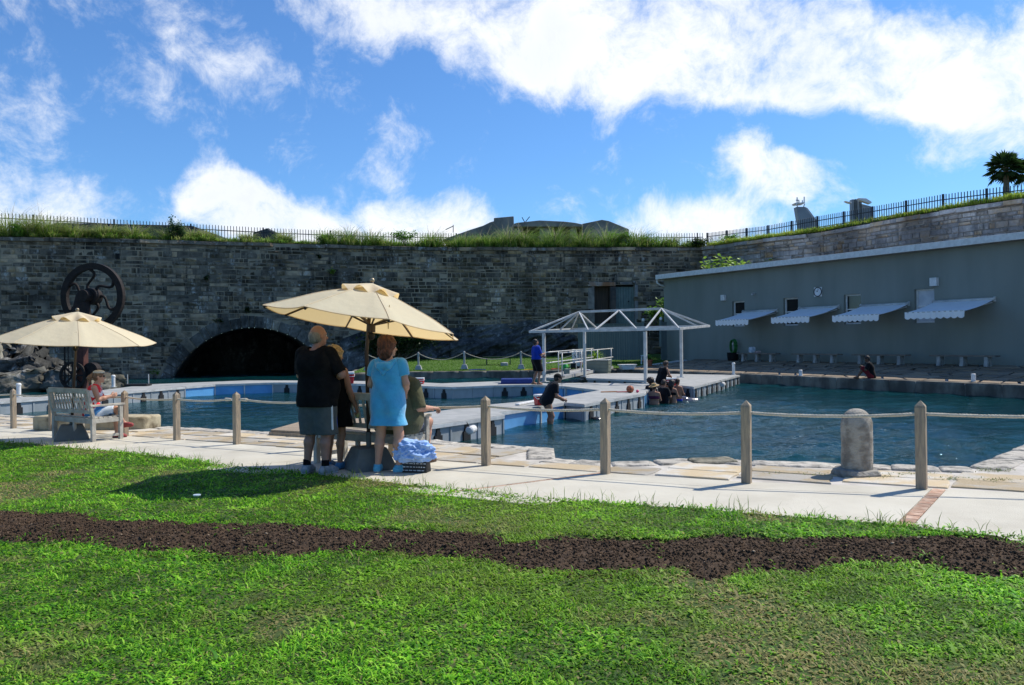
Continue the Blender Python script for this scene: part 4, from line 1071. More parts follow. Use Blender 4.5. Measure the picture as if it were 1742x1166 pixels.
for px, wd in ((1305, 2.6), (1535, 2.4)):
    t = bt(px); MB().box(bp(t, -1.4, BTOP+.37), (wd, .8, .2), RB).build('roof_vent', WH, roof, bevel=.03)
pt = bp(T1+.1, .5, BTOP)
MB().tube([pt+Vector((0, 0, .05)), pt+Vector((0, 0, -.25)), pt+Vector((.25, -.1, -.42)), bp(T1+.02, -.2, BTOP-.5)], .05, 8).build('downpipe', WH, roof, smooth=True)
for k, (px, py, s) in enumerate(((1233, 507, .3), (1592, 480, .34))):
    MB().box(bp(bt(px), .1, zb(px, py)), (s, .2, s*1.15), RB).build('wall_lamp', WH, bld, bevel=.02)
t = bt(1284); z = zb(1284, 500)
m = MB().box(bp(t, .06, z), (.12, .12, .1), RB); m.cyl(bp(t, .1, z), bp(t-.1, .32, z-.05), .05).build('security_camera', ALU, bld)
t = bt(1393); z = zb(1393, 497)
ck = thing('wall_clock', 'round white wall clock between the second and third windows', 'clock', bp(t, .01, z))
ck.rotation_euler = (0, 0, RB+PI)
MB().box((0, -.02, 0), (.5, .03, .5)).build('backing', WH, ck)
m = MB(); 
for k in range(28):
    a0, a1 = 2*PI*k/28, 2*PI*(k+1)/28; m.bar((.235*math.cos(a0), -.05, .235*math.sin(a0)), (.235*math.cos(a1), -.05, .235*math.sin(a1)), .04, .04)
m.build('rim', M('clock_rim', (.03, .035, .04)), ck)
MB().cyl((0, -.035, 0), (0, -.045, 0), .225, n=28).build('dial', M('dial_white', (.8, .8, .8), None), ck)
MB().bar((0, -.055, 0), (.03, -.055, .17), .022, .01).build('hand', BLK, ck); MB().bar((0, -.06, 0), (-.1, -.06, .06), .026, .01).build('hand', BLK, ck)
# ---- awnings
AW = M('white_awning_canvas', (.9, .9, .89), (.86, .86, .86), 2, .8, .1, backlit=.1)
awn = [(1266, 1323, 529), (1362, 1428, 523), (1467, 1547, 518), (1591, 1693, 510)]
for k, (xa, xb, py) in enumerate(awn):
    ta, tb = bt(xb), bt(xa); z = zb(xb, py); W = tb-ta; prj, dz = 2.2, .5
    a = thing('awning', ['white canvas awning over the window nearest the shelter frame', 'white canvas awning over the second window from the shelter', 'white canvas awning over the third window from the shelter', 'large white canvas awning over the blinded window, furthest right'][k], 'awning', bp((ta+tb)/2, 0, z), RB+PI, 'awnings on the grey building')
    m = MB(); nn = 14; nr = 5; vs = []
    for j in range(nr+1):
        v = j/nr
        for i in range(nn+1): vs.append(((i/nn-.5)*W, -.1-prj*v, -dz*v - .05*math.sin(PI*v) + .008*math.sin(i*2.1)))
    fs = [(j*(nn+1)+i, (j+1)*(nn+1)+i, (j+1)*(nn+1)+i+1, j*(nn+1)+i+1) for j in range(nr) for i in range(nn)]
    m.add(vs, fs).build('canopy', AW, a, smooth=True)
    m = MB(); ns = 9*6; vs = []
    for i in range(ns+1):
        x = (i/ns-.5)*W; y = -.1-prj-.03; vs += [(x, y, -dz+.02), (x, y-.012*math.sin(i*1.3), -dz-.13), (x, y-.02*math.sin(i*1.3), -dz-.24-.07*abs(math.sin(PI*i/6)))]
    fs = [(3*i+q, 3*i+q+1, 3*i+q+4, 3*i+q+3) for i in range(ns) for q in range(2)]
    m.add(vs, fs).build('valance', AW, a, smooth=True)
    MB().bar((-W/2, -.1-prj, -dz), (W/2, -.1-prj, -dz), .06, .05).build('front_bar', ALU, a)
    MB().tube([(-W/2-.05, -.1, .03), (W/2+.05, -.1, .03)], .065, 10).build('roller', ALU, a, smooth=True)
    for s in (-1, 1):
        MB().box((s*(W/2+.02), -.05, .02), (.08, .1, .22)).build('bracket', ALU, a, bevel=.01)
        MB().tube([(s*W/2*.95, -.1, -.12), (s*W*.28, -prj*.52, -dz*.5-.17), (s*W/2*.92, -.08-prj, -dz-.03)], .03, 6).build('arm', ALU, a)
# ---- concrete benches
CB = M('bench_concrete', (.42, .41, .38), (.3, .29, .27), 3, .9, .4, 40); CT = M('bench_slab_dark', (.17, .14, .11), (.24, .2, .16), 3, .85, .3, 30)
def zq(t, off): p = bp(t, off); return zfq(p.x, p.y)
for k, (xa, xb) in enumerate(((1257, 1323), (1349, 1430), (1450, 1548), (1583, 1698))):
    off = .75; ta, tb = bt(xb, off), bt(xa, off); tc = (ta+tb)/2; L = min(tb-ta, 2.9); zg = zq(tc, off)
    b = thing('stone_bench', ['concrete bench beside the hose, under the first awning', 'concrete bench second from the hose along the grey wall', 'concrete bench third from the hose, behind the seated man', 'concrete bench at the far right of the grey wall'][k], 'bench', bp(tc, off, zg), RB, 'concrete benches along the grey building')
    MB().box((0, 0, .455), (L, .42, .07)).build('seat', CT, b, bevel=.012)
    for s in (-.36, 0, .36):
        m = MB(); 
        for sy in (-1, 1): m.add([(s*L-.075, sy*.2, 0), (s*L+.075, sy*.2, 0), (s*L+.075, sy*.08, 0), (s*L-.075, sy*.08, 0), (s*L-.075, sy*.15, .28), (s*L+.075, sy*.15, .28), (s*L+.075, 0, .28), (s*L-.075, 0, .28)], [(0, 3, 2, 1) if sy < 0 else (0, 1, 2, 3), (4, 5, 6, 7), (0, 1, 5, 4), (1, 2, 6, 5), (2, 3, 7, 6), (3, 0, 4, 7)])
        m.box((s*L, 0, .35), (.15, .34, .14)); m.build('leg', CB, b)
# hose on its reel over a tub, and a bag on the first bench
t = bt(1246, .5); hz = zq(t, .5)
h = thing('hose_tub', 'black tub with a coiled green garden hose above it', 'hose', bp(t, .5, hz), RB+PI)
MB().lathe([(.26, 0), (.3, .02), (.34, .46), (.36, .48), (.33, .48), (.3, .05)], 18).build('tub', BLK, h, smooth=True)
m = MB()
for q in range(5): m.tube([(.19*math.cos(2*PI*i/20)*(1+.05*q), -.05+.05*q, .85+.38*math.sin(2*PI*i/20)*(1+.03*q)) for i in range(21)], .022, 6)
m.build('hose_coil', M('green_hose', (.03, .2, .04), (.02, .13, .03), 5, .4), h, smooth=True)
MB().box((0, .2, 1.0), (.1, .4, .1)).build('hanger', ALU, h)
t = bt(1279, .75)
rock_block(bp(t, .75, zq(t, .75)+.66), (.3, .25, .34), .3, M('white_plastic_bag', (.7, .72, .76), (.4, .5, .6), 8, .4), 'carrier_bag', None, .22, 5, 9)
tag(bpy.data.objects['carrier_bag'], 'white carrier bag lying on the bench beside the hose', 'bag')
t = bt(1289, .75)
tag(rock_block(bp(t, .75, zq(t, .75)+.55), (.28, .2, .12), .3, M('pink_cloth', (.5, .38, .36), None, 8, .9), 'folded_cloth', None, .2, 4, 3), 'pale folded cloth lying beside the white bag on the bench', 'cloth')
for k, (px, py, hh) in enumerate(((1362, 640, .26), (1656, 650.5, .3))):
    p = on(px, py, ZQ+.02); b = thing('quay_bollard', ['short white bollard on the quay left of the seated man', 'short white bollard on the quay at the right'][k], 'bollard', p, 0, 'white bollards on the far quay')
    MB().lathe([(.075, -.05), (.08, 0), (.08, hh), (.06, hh+.02)], 12).build('post', WH, b); MB().lathe([(.11, -.03), (.11, .02)], 12).build('base', WH, b)

# ================================================================== floating docks
DK = M('pale_dock_decking', (.36, .36, .34), (.29, .295, .28), 2.5, .75, .35, 60, detail=8, var=.04)
DS_ = M('grey_plastic_panel', (.3, .33, .35), (.24, .27, .28), 1.8, .5, .1, var=.08, stretch=(1, 1, .5))
BL = M('blue_panel', (.10, .33, .62), (.08, .27, .52), 2.0, .45, .05, var=.05)
def clip(poly, n, d, keep_less=True):                          # half-plane clip
    out = []
    for i in range(len(poly)):
        a, b = poly[i], poly[(i+1) % len(poly)]; fa, fb = a.dot(n)-d, b.dot(n)-d
        if not keep_less: fa, fb = -fa, -fb
        if fa <= 0: out.append(a)
        if (fa < 0) != (fb < 0) and abs(fa-fb) > 1e-9: out.append(a.lerp(b, fa/(fa-fb)))
    return out
def dock(name, label, px, u, step, edges, group='floating docks of the dolphin pool'):
    """px: outline in the photograph; u: direction in which the deck panels follow each other; edges: [(i, colour, brackets)] the visible sides"""
    P = [on(a, b, ZD).xy for a, b in px]; root = thing(name, label, 'dock', (0, 0, 0), 0, group); u = Vector(u).normalized()
    lo, hi = min(p.dot(u) for p in P), max(p.dot(u) for p in P); k = lo
    while k < hi:
        q = clip(clip(P, u, k+step-.008), u, k+.008, False); k += step
        if len(q) > 2: MB().prism([tuple(x) for x in q], ZD-.07, ZD).build('deck_panel', DK, root)
    c = sum(P, Vector((0, 0)))/len(P)
    Pi = []                                                    # floats, set in from the edge
    n = len(P); ar = sum(P[i].x*P[(i+1) % n].y-P[(i+1) % n].x*P[i].y for i in range(n)); sg = 1 if ar > 0 else -1
    for i in range(n):
        a, b, d = P[i-1], P[i], P[(i+1) % n]; e1 = (b-a).normalized(); e2 = (d-b).normalized()
        nn = (Vector((-e1.y, e1.x))+Vector((-e2.y, e2.x)))*sg
        Pi.append(b+nn.normalized()*.1 if nn.length > .2 else b)
    MB().prism([tuple(x) for x in Pi], ZW-.35, ZD-.075).build('float', M('dock_float_dark', (.03, .035, .035), (.05, .06, .05), 2), root)
    for (i, kind) in edges:
        a, b = P[i], P[(i+1) % n]; L = (b-a).length; d = (b-a)/L; nr = Vector((d.y, -d.x))*sg; rz = math.atan2(d.y, d.x)
        w = 1.0 if kind != 'blue' else 1.5; m = max(1, round(L/w)); w = L/m
        for j in range(m):
            p = a+d*((j+.5)*w)-nr*.05
            MB().box((p.x, p.y, (ZD-.07+ZW-.15)/2), (w-.03, .05, ZD-.07-ZW+.15), rz).build('side_panel', BL if kind == 'blue' else DS_, root, bevel=.012, seg=1)
            e = a+d*((j+1)*w)-nr*.03
            if kind == 'blue': MB().box((e.x, e.y, (ZD+ZW)/2-.08), (.05, .06, ZD-ZW), rz).build('batten', ALU, root)
            else:
                MB().box((e.x, e.y, (ZD+ZW)/2-.1), (.05, .05, ZD-ZW-.02), rz).build('rib', DS_, root)
                if kind == 'grey':
                    f = a+d*((j+.55)*w)-nr*.012; g = MB()
                    g.box((f.x, f.y, ZD-.2), (.1, .04, .2), rz); g.box((f.x, f.y, ZW+.1), (.24, .05, .2), rz); g.box((f.x, f.y, ZW+.22), (.14, .045, .1), rz)
                    g.build('bracket', BLK, root)
        a2, b2 = a-nr*.0, b-nr*.0
        MB().bar(Vector((*a2, ZD-.05)), Vector((*b2, ZD-.05)), .05, .075).build('edge_rail', ALU, root)
    return root
dock('floating_dock', 'wide pale floating dock nearest the walk, with blue gate panels and the trainer',
     [(712, 704), (717, 725.5), (857, 706), (849, 701.5), (921, 691), (960, 684.7), (993, 687.6), (1096, 669), (1101, 663), (1158, 656), (1128, 650), (1099, 653), (998, 651.5), (930, 652.2), (963, 657.7), (1020, 664), (949, 677), (819, 690)],
     (.5, .866), 1.22, [(0, 'grey'), (1, 'grey'), (2, 'plain'), (3, 'blue'), (4, 'blue'), (5, 'plain'), (6, 'grey'), (7, 'blue'), (8, 'blue'), (14, 'blue'), (13, 'blue')])
dock('floating_dock', 'far pale floating dock below the tunnel arch, with blue gate panels',
     [(251, 654.2), (316, 657.9), (366, 654.2), (464, 651), (507, 651), (597, 652.6), (769, 658.7), (841, 655.8), (905, 654.6), (961, 657.4), (929, 652), (854, 648.6), (751, 652.4), (680, 649), (507, 647.6), (420, 647.4)],
     (1, -.1), 1.22, [(1, 'blue'), (2, 'blue'), (3, 'grey'), (4, 'grey'), (5, 'grey'), (6, 'plain'), (7, 'grey'), (8, 'blue'), (12, 'grey')])
dock('floating_dock', 'narrow pale floating dock at the left, behind the seated woman',
     [(-130, 692), (0, 683), (160, 670.8), (315, 658.2), (250, 654.4), (150, 667), (0, 678.6), (-130, 686)],
     (.4, .9), 1.22, [(0, 'grey'), (1, 'grey'), (2, 'grey')])
dock('floating_dock', 'pale floating platform that carries the white shelter frame',
     [(998, 643.5), (1102, 647.5), (1128, 650), (1158.3, 655.8), (1179, 658), (1258, 638.2), (1195, 637.2), (1057, 635), (990, 636)],
     (.45, .89), 1.22, [(0, 'grey'), (1, 'grey'), (3, 'grey'), (4, 'grey')])
# low landing steps just above the water, and the algae covered ledges below it
for k, (a, b, lab) in enumerate((((358, 665), (440, 663), 'low landing step at the far blue gate panels'), ((946, 705), (990, 706), 'low landing step beside the trainer at the blue gate'))):
    p, q = on(*a, ZW+.1), on(*b, ZW+.1); d = (q-p).normalized(); nr = Vector((-d.y, d.x, 0))
    tag(MB().prism([tuple(v.xy) for v in (p, q, q+nr*1.1, p+nr*1.1)], ZW+.02, ZW+.1).build('landing_step', DK, bevel=.01), lab, 'step')
ALG = M('green_algae_ledge', (.10, .2, .03), (.2, .28, .05), 3, .8)
a, b = on(852, 722, ZW), on(1000, 712, ZW); d = (b-a).normalized(); nr = Vector((-d.y, d.x, 0))
tag(MB().prism([tuple(v.xy) for v in (a-nr*.3, b-nr*.3, b+nr*1.6, a+nr*1.6)], ZW-.5, ZW-.3).build('wading_ledge', ALG, bevel=.01), 'green algae covered ledge under water along the near gate', 'ledge')
a, b = on(1098, 680, ZW), on(1170, 683, ZW); d = (b-a).normalized(); nr = Vector((-d.y, d.x, 0))
tag(MB().prism([tuple(v.xy) for v in (a-nr*.4, b-nr*.4, b+nr*1.8, a+nr*1.8)], ZW-.8, ZW-.65).build('wading_ledge', ALG, bevel=.01), 'sunken ledge under the group of bathers', 'ledge')
# fenders
FEN = M('dirty_white_fender', (.6, .59, .56), (.42, .41, .39), 6, .5)
for k, (a, b, r_, lab, z) in enumerate((((798, 733), (820, 724), .09, 'white cylindrical fender on the side of the near dock', -.33), ((1228, 655), (1243, 649), .1, 'white cylindrical fender on the right side of the shelter platform', -.3))):
    p = on(*a, z); q = on(*b, z); n_ = Vector((.84, -.5, 0))*.06; f = thing('dock_fender', lab, 'fender', p)
    d = (q-p); d.normalize(); q = p+d*(.34 if k == 0 else .42)
    o = MB().tube([Vector((0, 0, 0))-d*.0, d*.03, d*(q-p).length, (q-p)+d*.03], [r_*.7, r_, r_, r_*.7], 14).build('roll', FEN, f, smooth=False)
    MB().tube([d*.02+Vector((0, 0, r_)), d*.0+Vector((-.05, .08, r_+.08))], .01, 5).build('lashing', BLK, f)
# white mooring posts on docks
for k, (px, py, hh, D_) in enumerate(((1248, 638, .5, None), (193, 659, .42, None), (32, 676, .4, None))):
    p = on(px, py, ZD); f = thing('dock_post', ['white pipe post at the right end of the shelter platform', 'short white post on the left dock near the flywheel', 'white post on the dock at the far left'][k], 'post', p, 0, 'white posts on the docks')
    MB().lathe([(.07, 0), (.07, hh), (.085, hh+.005), (.085, hh+.05), (.05, hh+.09)], 12).build('pipe', WH, f)
    MB().lathe([(.12, 0), (.12, .02)], 12).build('flange', ALU, f)
p = on(235, 657, ZD); fr = thing('metal_rack', 'low open metal rack on the far dock left of the arch', 'rack', p)
for s in (-.45, .45): MB().box((s, 0, .25), (.03, .03, .5)).build('upright', ALU, fr)
MB().box((0, 0, .05), (.95, .5, .08)).build('pallet', BLK, fr)

# ================================================================== shelter frame
NL, NR_, FR, FL = Vector((.75, 33.4)), Vector((6.42, 29.95)), Vector((8.75, 34.6)), Vector((2.9, 37.9))
zE = {0: EYE+.37, 1: EYE+.385, 2: EYE+.55, 3: EYE+.53}
C = [Vector((*p, zE[i])) for i, p in enumerate((NL, NR_, FR, FL))]
R1, R2 = at(985, 531, 34.9), at(1125, 525.5, 32.9)
sf = thing('shelter_frame', 'white metal hip roof shelter frame without cover on the dock', 'shelter frame')
def beam(a, b, w, name='beam', h=None): return MB().bar(a, b, w, h).build(name, ALU, sf, bevel=.008)
for i in range(4): beam(C[i], C[(i+1) % 4], .07, 'eave_beam', .1)
beam(R1, R2, .07, 'ridge_beam', .1)
for a, b in ((R1, C[0]), (R1, C[3]), (R2, C[1]), (R2, C[2])): beam(a, b, .06, 'hip_rafter', .07)
mid = lambda a, b, k: a.lerp(b, k)
beam(R1, mid(C[0], C[3], .35), .06, 'rafter'); beam(R1, mid(C[0], C[3], .7), .06, 'rafter')
beam(R2, mid(C[1], C[2], .62), .06, 'rafter'); RM = mid(R1, R2, .5)
beam(R1, mid(C[0], C[1], .42), .06, 'rafter'); beam(RM, mid(C[0], C[1], .46), .06, 'rafter'); beam(RM, mid(C[0], C[1], .74), .06, 'rafter'); beam(R2, mid(C[0], C[1], .79), .06, 'rafter')
beam(R1, mid(C[3], C[2], .2), .06, 'rafter')
for k, (px, py, c) in enumerate(((926, 650, 0), (995, 641.5, 3), (1098.5, 653, 1), (1159.5, 642, 2))):
    p = on(px, py, ZD); zt = (EYE+.3) if c in (0, 1) else EYE+.45
    MB().box((p.x, p.y, (ZD+zt)/2), (.12, .12, zt-ZD), -.55).build('post', ALU, sf, bevel=.01)
    MB().box((p.x, p.y, ZD+.015), (.34, .34, .03), -.55).build('foot_plate', ALU, sf)

# ================================================================== gangway with handrails
g0, g1 = on(930, 647, ZD), Vector((5.3, 45.6, ZD+.12)); g0.z = ZD+.06
gw = thing('gangway', 'sloping gangway with white handrails between far lawn and shelter dock', 'gangway')
gd = (g1-g0); gL = gd.length; gd.normalize(); gs = Vector((gd.y, -gd.x, 0)).normalized()
n = 8
for k in range(n): MB().bar(g0+gd*(gL*k/n+.01), g0+gd*(gL*(k+1)/n-.01), 1.2, .08).build('deck_panel', DK, gw)
for s in (-1, 1):
    o = gs*.58*s
    for hz in (1.12, .62): MB().tube([g0+o+Vector((0, 0, hz)), g1+o+Vector((0, 0, hz))], .028, 8).build('rail', ALU, gw, smooth=True)
    for k in range(4): q = g0+gd*(gL*(.04+.92*k/3))+o; MB().tube([q, q+Vector((0, 0, 1.12))], .028, 8).build('rail_post', ALU, gw, smooth=True)
    MB().bar(g0+o+Vector((0, 0, .02)), g1+o+Vector((0, 0, .02)), .05, .14).build('kerb', DK, gw)

# ================================================================== small things on docks and lawn
RED = M('red_cooler', (.55, .02, .025), None, 4, .35); CW = M('cooler_white', (.78, .78, .76), None, 4, .4)
def cooler(px, py, w, h, lab, z=ZD, rz=.2, swoosh=False):
    p = on(px, py, z); c = thing('cooler', lab, 'cooler', p, rz, 'red and white picnic coolers')
    m = MB().add([(sx*w*.46, sy*w*.3, 0) for sx, sy in ((-1, -1), (1, -1), (1, 1), (-1, 1))]+[(sx*w*.5, sy*w*.34, h*.78) for sx, sy in ((-1, -1), (1, -1), (1, 1), (-1, 1))], [(3, 2, 1, 0), (4, 5, 6, 7)]+[(i, (i+1) % 4, 4+(i+1) % 4, 4+i) for i in range(4)])
    m.build('box', RED, c, bevel=.02)
    MB().box((0, 0, h*.89), (w*1.03, w*.71, h*.2)).build('lid', CW, c, bevel=.02)
    MB().tube([(-w*.53, 0, h*.75), (-w*.53, -w*.36, h*.6), (w*.53, -w*.36, h*.6), (w*.53, 0, h*.75)], .012, 6).build('handle', CW, c)
    if swoosh: MB().box((w*.22, -w*.345, h*.25), (w*.3, .01, h*.12)).build('brand_mark', CW, c)
    return c
cooler(590, 652.5, .62, .5, 'red and white cooler half hidden behind the blond woman', swoosh=False)
cooler(713, 653.3, .42, .26, 'small red cooler with white lid alone on the far dock', rz=0, swoosh=True)
cooler(921, 689.5, .36, .3, 'red cooler with white lid beside the bending trainer', rz=.5)
cooler(1139, 656.5, .44, .3, 'red cooler at the dock edge held by the woman in the black vest', rz=.35)
cooler(999, 636.8, .3, .24, 'small red cooler tucked beside the olive storage box', rz=.1)
m = M('royal_blue_vinyl', (.012, .035, .2), (.01, .025, .15), 3, .45)
p, q = on(852, 654, ZD), on(906, 653.4, ZD); d = (q-p); L = d.length
bm_ = thing('blue_mat', 'thick royal blue foam mat lying on the far dock', 'mat', (p+q)/2, math.atan2(d.y, d.x))
MB().box((0, .5, .12), (L, .95, .16)).build('pad', m, bm_, bevel=.03); MB().box((0, .5, .035), (L*1.01, .97, .05)).build('base', m, bm_, bevel=.01)
# ball with seams, small pink ball
p = on(1072, 668.5, ZD); r_ = .12
bb = thing('basketball', 'orange basketball lying on the dock left of the bathers', 'ball', p)
MB().ball((0, 0, r_), r_, 24, 16).build('ball', M('orange_ball', (.42, .12, .05), (.35, .09, .04), 8, .6, .3, 80), bb, smooth=True)
for R in (Matrix.Identity(3), Matrix.Rotation(PI/2, 3, 'X'), Matrix.Rotation(PI/2, 3, 'Y')):
    MB().tube([Vector((0, 0, r_))+R @ Vector((math.cos(2*PI*i/24)*r_, math.sin(2*PI*i/24)*r_, 0)) for i in range(25)], .006, 5, False).build('seam', BLK, bb)
p = on(1084.5, 668.3, ZD); tag(MB().ball((p.x, p.y, ZD+.05), .05, 14, 10).build('small_ball', M('pink_ball', (.7, .06, .16), None, 4, .4), smooth=True), 'small pink ball beside the basketball', 'ball')
for k, (px, py, c) in enumerate(((1035, 668, (.6, .2, .05)), (1062, 668, (.6, .05, .04)))):
    p = on(px, py, ZD); tag(MB().bar((p.x-.25, p.y, ZD+.02), (p.x+.3, p.y+.1, ZD+.02), .04, .03).build('float_stick', M(f'stick_{k}', c, None)), ['short orange stick lying on the dock', 'short red stick lying by the basketball'][k], 'stick')
p, q = on(880, 691.5, ZD), on(912, 685, ZD); tag(MB().bar((p.x, p.y+.2, ZD+.03), (q.x, q.y+.3, ZD+.03), .12, .05).build('white_board', WH, bevel=.01), 'white plank lying on the near dock by the cooler', 'plank')
# olive storage box
OL = M('olive_plastic', (.17, .19, .15), (.14, .16, .125), 3, .6); OLL = M('pale_box_lid', (.45, .46, .42), None, 3, .6)
p = on(1020, 635.5, ZD); sb = thing('storage_box', 'large olive plastic storage box on the shelter platform', 'storage box', p+Vector((0, .4, 0)), -.35)
MB().box((0, 0, .33), (1.15, .7, .66)).build('body', OL, sb, bevel=.025)
for k in range(3): MB().box((0, -.36, .17+.18*k), (1.1, .025, .15)).build('slat', OL, sb, bevel=.008)
for k in range(3): MB().box((.585, 0, .17+.18*k), (.025, .64, .15)).build('slat', OL, sb, bevel=.008)
MB().box((0, 0, .69), (1.22, .77, .07)).build('lid', OLL, sb, bevel=.025)
# white tub
p = on(1067, 629, ZD); tb = thing('white_tub', 'white plastic tub on the lawn edge right of the storage box', 'tub', (p.x, p.y, ZD), .2)
MB().add([(sx*.36, sy*.24, 0) for sx, sy in ((-1, -1), (1, -1), (1, 1), (-1, 1))]+[(sx*.45, sy*.3, .26) for sx, sy in ((-1, -1), (1, -1), (1, 1), (-1, 1))], [(3, 2, 1, 0), (4, 5, 6, 7)]+[(i, (i+1) % 4, 4+(i+1) % 4, 4+i) for i in range(4)]).build('body', CW, tb, bevel=.02)
MB().box((0, 0, .28), (.98, .66, .05)).build('rim', CW, tb, bevel=.015)
# white machine with its mark, engine beside it
def lawn_z(x, y): return zback(x, y)+.02
P_ = at(982, 612, 47.5); wbx = thing('machine_box', 'white box unit with dark lettering behind the gangway rails', 'machine', (P_.x, P_.y, lawn_z(P_.x, P_.y)))
MB().box((0, 0, .62), (.62, .45, .95)).build('cabinet', CW, wbx, bevel=.03)
for s in (-1, 1): MB().box((s*.26, 0, .08), (.06, .4, .16)).build('leg', BLK, wbx)
fc = bpy.data.curves.new('lettering', 'FONT'); fc.body = "V'X"; fc.size = .3; fc.align_x = 'CENTER'; fc.extrude = .004
ft_ = bpy.data.objects.new('lettering', fc); COL.objects.link(ft_); bpy.context.view_layer.update()
lm = bpy.data.meshes.new_from_object(ft_.evaluated_get(bpy.context.evaluated_depsgraph_get())); bpy.data.objects.remove(ft_); lm.materials.clear(); lm.materials.append(BLK)
fo = bpy.data.objects.new('lettering', lm); COL.objects.link(fo); fo.parent = wbx; fo.location = (0, -.235, .6); fo.rotation_euler = (PI/2, 0, 0)
P_ = at(978, 622, 46.6); en = thing('pump_engine', 'small dark pump engine with red tank in front of the white box', 'engine', (P_.x, P_.y, lawn_z(P_.x, P_.y)))
MB().box((0, 0, .2), (.5, .35, .3)).build('block', BLK, en, bevel=.04); MB().cyl((.2, -.18, .28), (.2, .15, .28), .13).build('flywheel_cover', ALU, en); MB().ball((.33, 0, .3), (.12, .12, .16)).build('tank', RED, en)
MB().tube([(-.3, -.2, .05), (-.3, -.2, .42), (.3, -.2, .42), (.3, -.2, .05)], .018, 6).build('carry_frame', ALU, en)
P_ = at(962, 625, 45.9); gb = thing('green_bucket', 'bright green upturned bucket on the lawn by the gangway', 'bucket', (P_.x, P_.y, lawn_z(P_.x, P_.y)))
MB().lathe([(.22, 0), (.21, .02), (.15, .3), (.12, .33)], 16).build('pail', M('bright_green_plastic', (.03, .4, .06), None, 4, .4), gb, smooth=True); MB().tube([(.2, 0, .05), (.3, -.1, .1), (.2, -.2, .05)], .01, 5).build('handle', ALU, gb)
p = on(964, 640.5, ZD); jc = thing('jerry_can', 'grey green jerry can standing on the dock by the gangway', 'can', p+Vector((0, 0, 0)), .3)
MB().box((0, 0, .19), (.28, .18, .38)).build('body', M('grey_green_can', (.14, .19, .17), None, 4, .5), jc, bevel=.05, seg=3); MB().tube([(-.08, 0, .37), (-.08, 0, .44), (.06, 0, .44), (.06, 0, .37)], .018, 6).build('handle', BLK, jc); MB().cyl((.1, 0, .38), (.1, 0, .43), .03).build('cap', BLK, jc)
for k, (px, py, D_, c, l, lab) in enumerate(((945, 623, 46.2, (.6, .08, .05), .5, 'red tool lying on the lawn by the gangway rail'), (904, 626, 46.0, (.65, .5, .04), .9, 'yellow pole lying on the lawn behind the blue shirted man'), (812, 632, 46.3, (.02, .04, .3), 1.0, 'blue hose bundle on the far quay edge'))):
    P_ = at(px, py, D_); z = lawn_z(P_.x, P_.y)+.03
    tag(MB().tube([(P_.x-l/2, P_.y, z), (P_.x, P_.y+.1, z+.02), (P_.x+l/2, P_.y+.05, z)], .035, 6).build('garden_tool', M(f'tool_{k}', c, None)), lab, 'tool')
# chain posts on the far lawn with sagging rope
GP = M('grey_post_concrete', (.38, .39, .38), (.28, .29, .28), 3, .85, .3, 30)
cps = []
for k, (px, py) in enumerate(((625, 631), (712, 629), (790, 627.5), (886.5, 627.5), (985, 628))):
    p = at(px, py, 47.2-.1*k); p.z = EYE + (589-(px-91)*.0115-py)*p.y/F
    f = thing('chain_post', 'post', 'post', p, 0, 'rope posts on the far lawn')
    f['label'] = ['grey rope post hidden behind the blue dress', 'grey rope post on the lawn just right of the blue dress', 'second grey rope post right of the blue dress', 'grey rope post left of the blue shirted man', 'grey rope post behind the gangway rails'][k]
    MB().add([(sx*.22, sy*.22, -.02) for sx, sy in ((-1, -1), (1, -1), (1, 1), (-1, 1))]+[(sx*.13, sy*.13, .26) for sx, sy in ((-1, -1), (1, -1), (1, 1), (-1, 1))], [(3, 2, 1, 0), (4, 5, 6, 7)]+[(i, (i+1) % 4, 4+(i+1) % 4, 4+i) for i in range(4)]).build('footing', GP, f, bevel=.015)
    MB().lathe([(.065, .25), (.06, 1.02), (.03, 1.05)], 10).build('shaft', GP, f, smooth=False); cps.append(p+Vector((0, 0, .98)))
ROPE = M('natural_rope', (.55, .48, .36), (.4, .34, .25), 40, .9)
m = MB()
for a, b in zip(cps[:-1], cps[1:]): m.tube([a.lerp(b, i/12)+Vector((0, 0, -.42*(1-(2*i/12-1)**2))) for i in range(13)], .025, 6)
tag(m.build('sagging_rope', ROPE, smooth=True), 'rope sagging between the grey posts of the far lawn', 'rope')
# dark green park bench on the far lawn
P_ = at(848, 619, 50.); pb = thing('park_table', 'low dark green bench table in the shade of the far lawn', 'table', (P_.x, P_.y, lawn_z(P_.x, P_.y)))
DG = M('dark_green_paint', (.012, .035, .016), (.02, .05, .022), 4, .6)
for k in range(3): MB().box((0, -.2+.2*k, .5), (2.0, .17, .04)).build('plank', DG, pb, bevel=.008)
for s in (-.75, .75):
    for y in (-.22, .22): MB().bar((s, y*1.5, 0), (s, y*.6, .49), .06, .06).build('leg', DG, pb)
    MB().box((s, 0, .46), (.06, .5, .05)).build('cross_bar', DG, pb)
P_ = at(858, 621, 49.2); tag(rock_block((P_.x, P_.y, lawn_z(P_.x, P_.y)+.08), (.42, .36, .26), .2, GP, 'loose_stone', None, .08, 5, 4), 'rounded pale stone under the dark green bench table', 'stone')
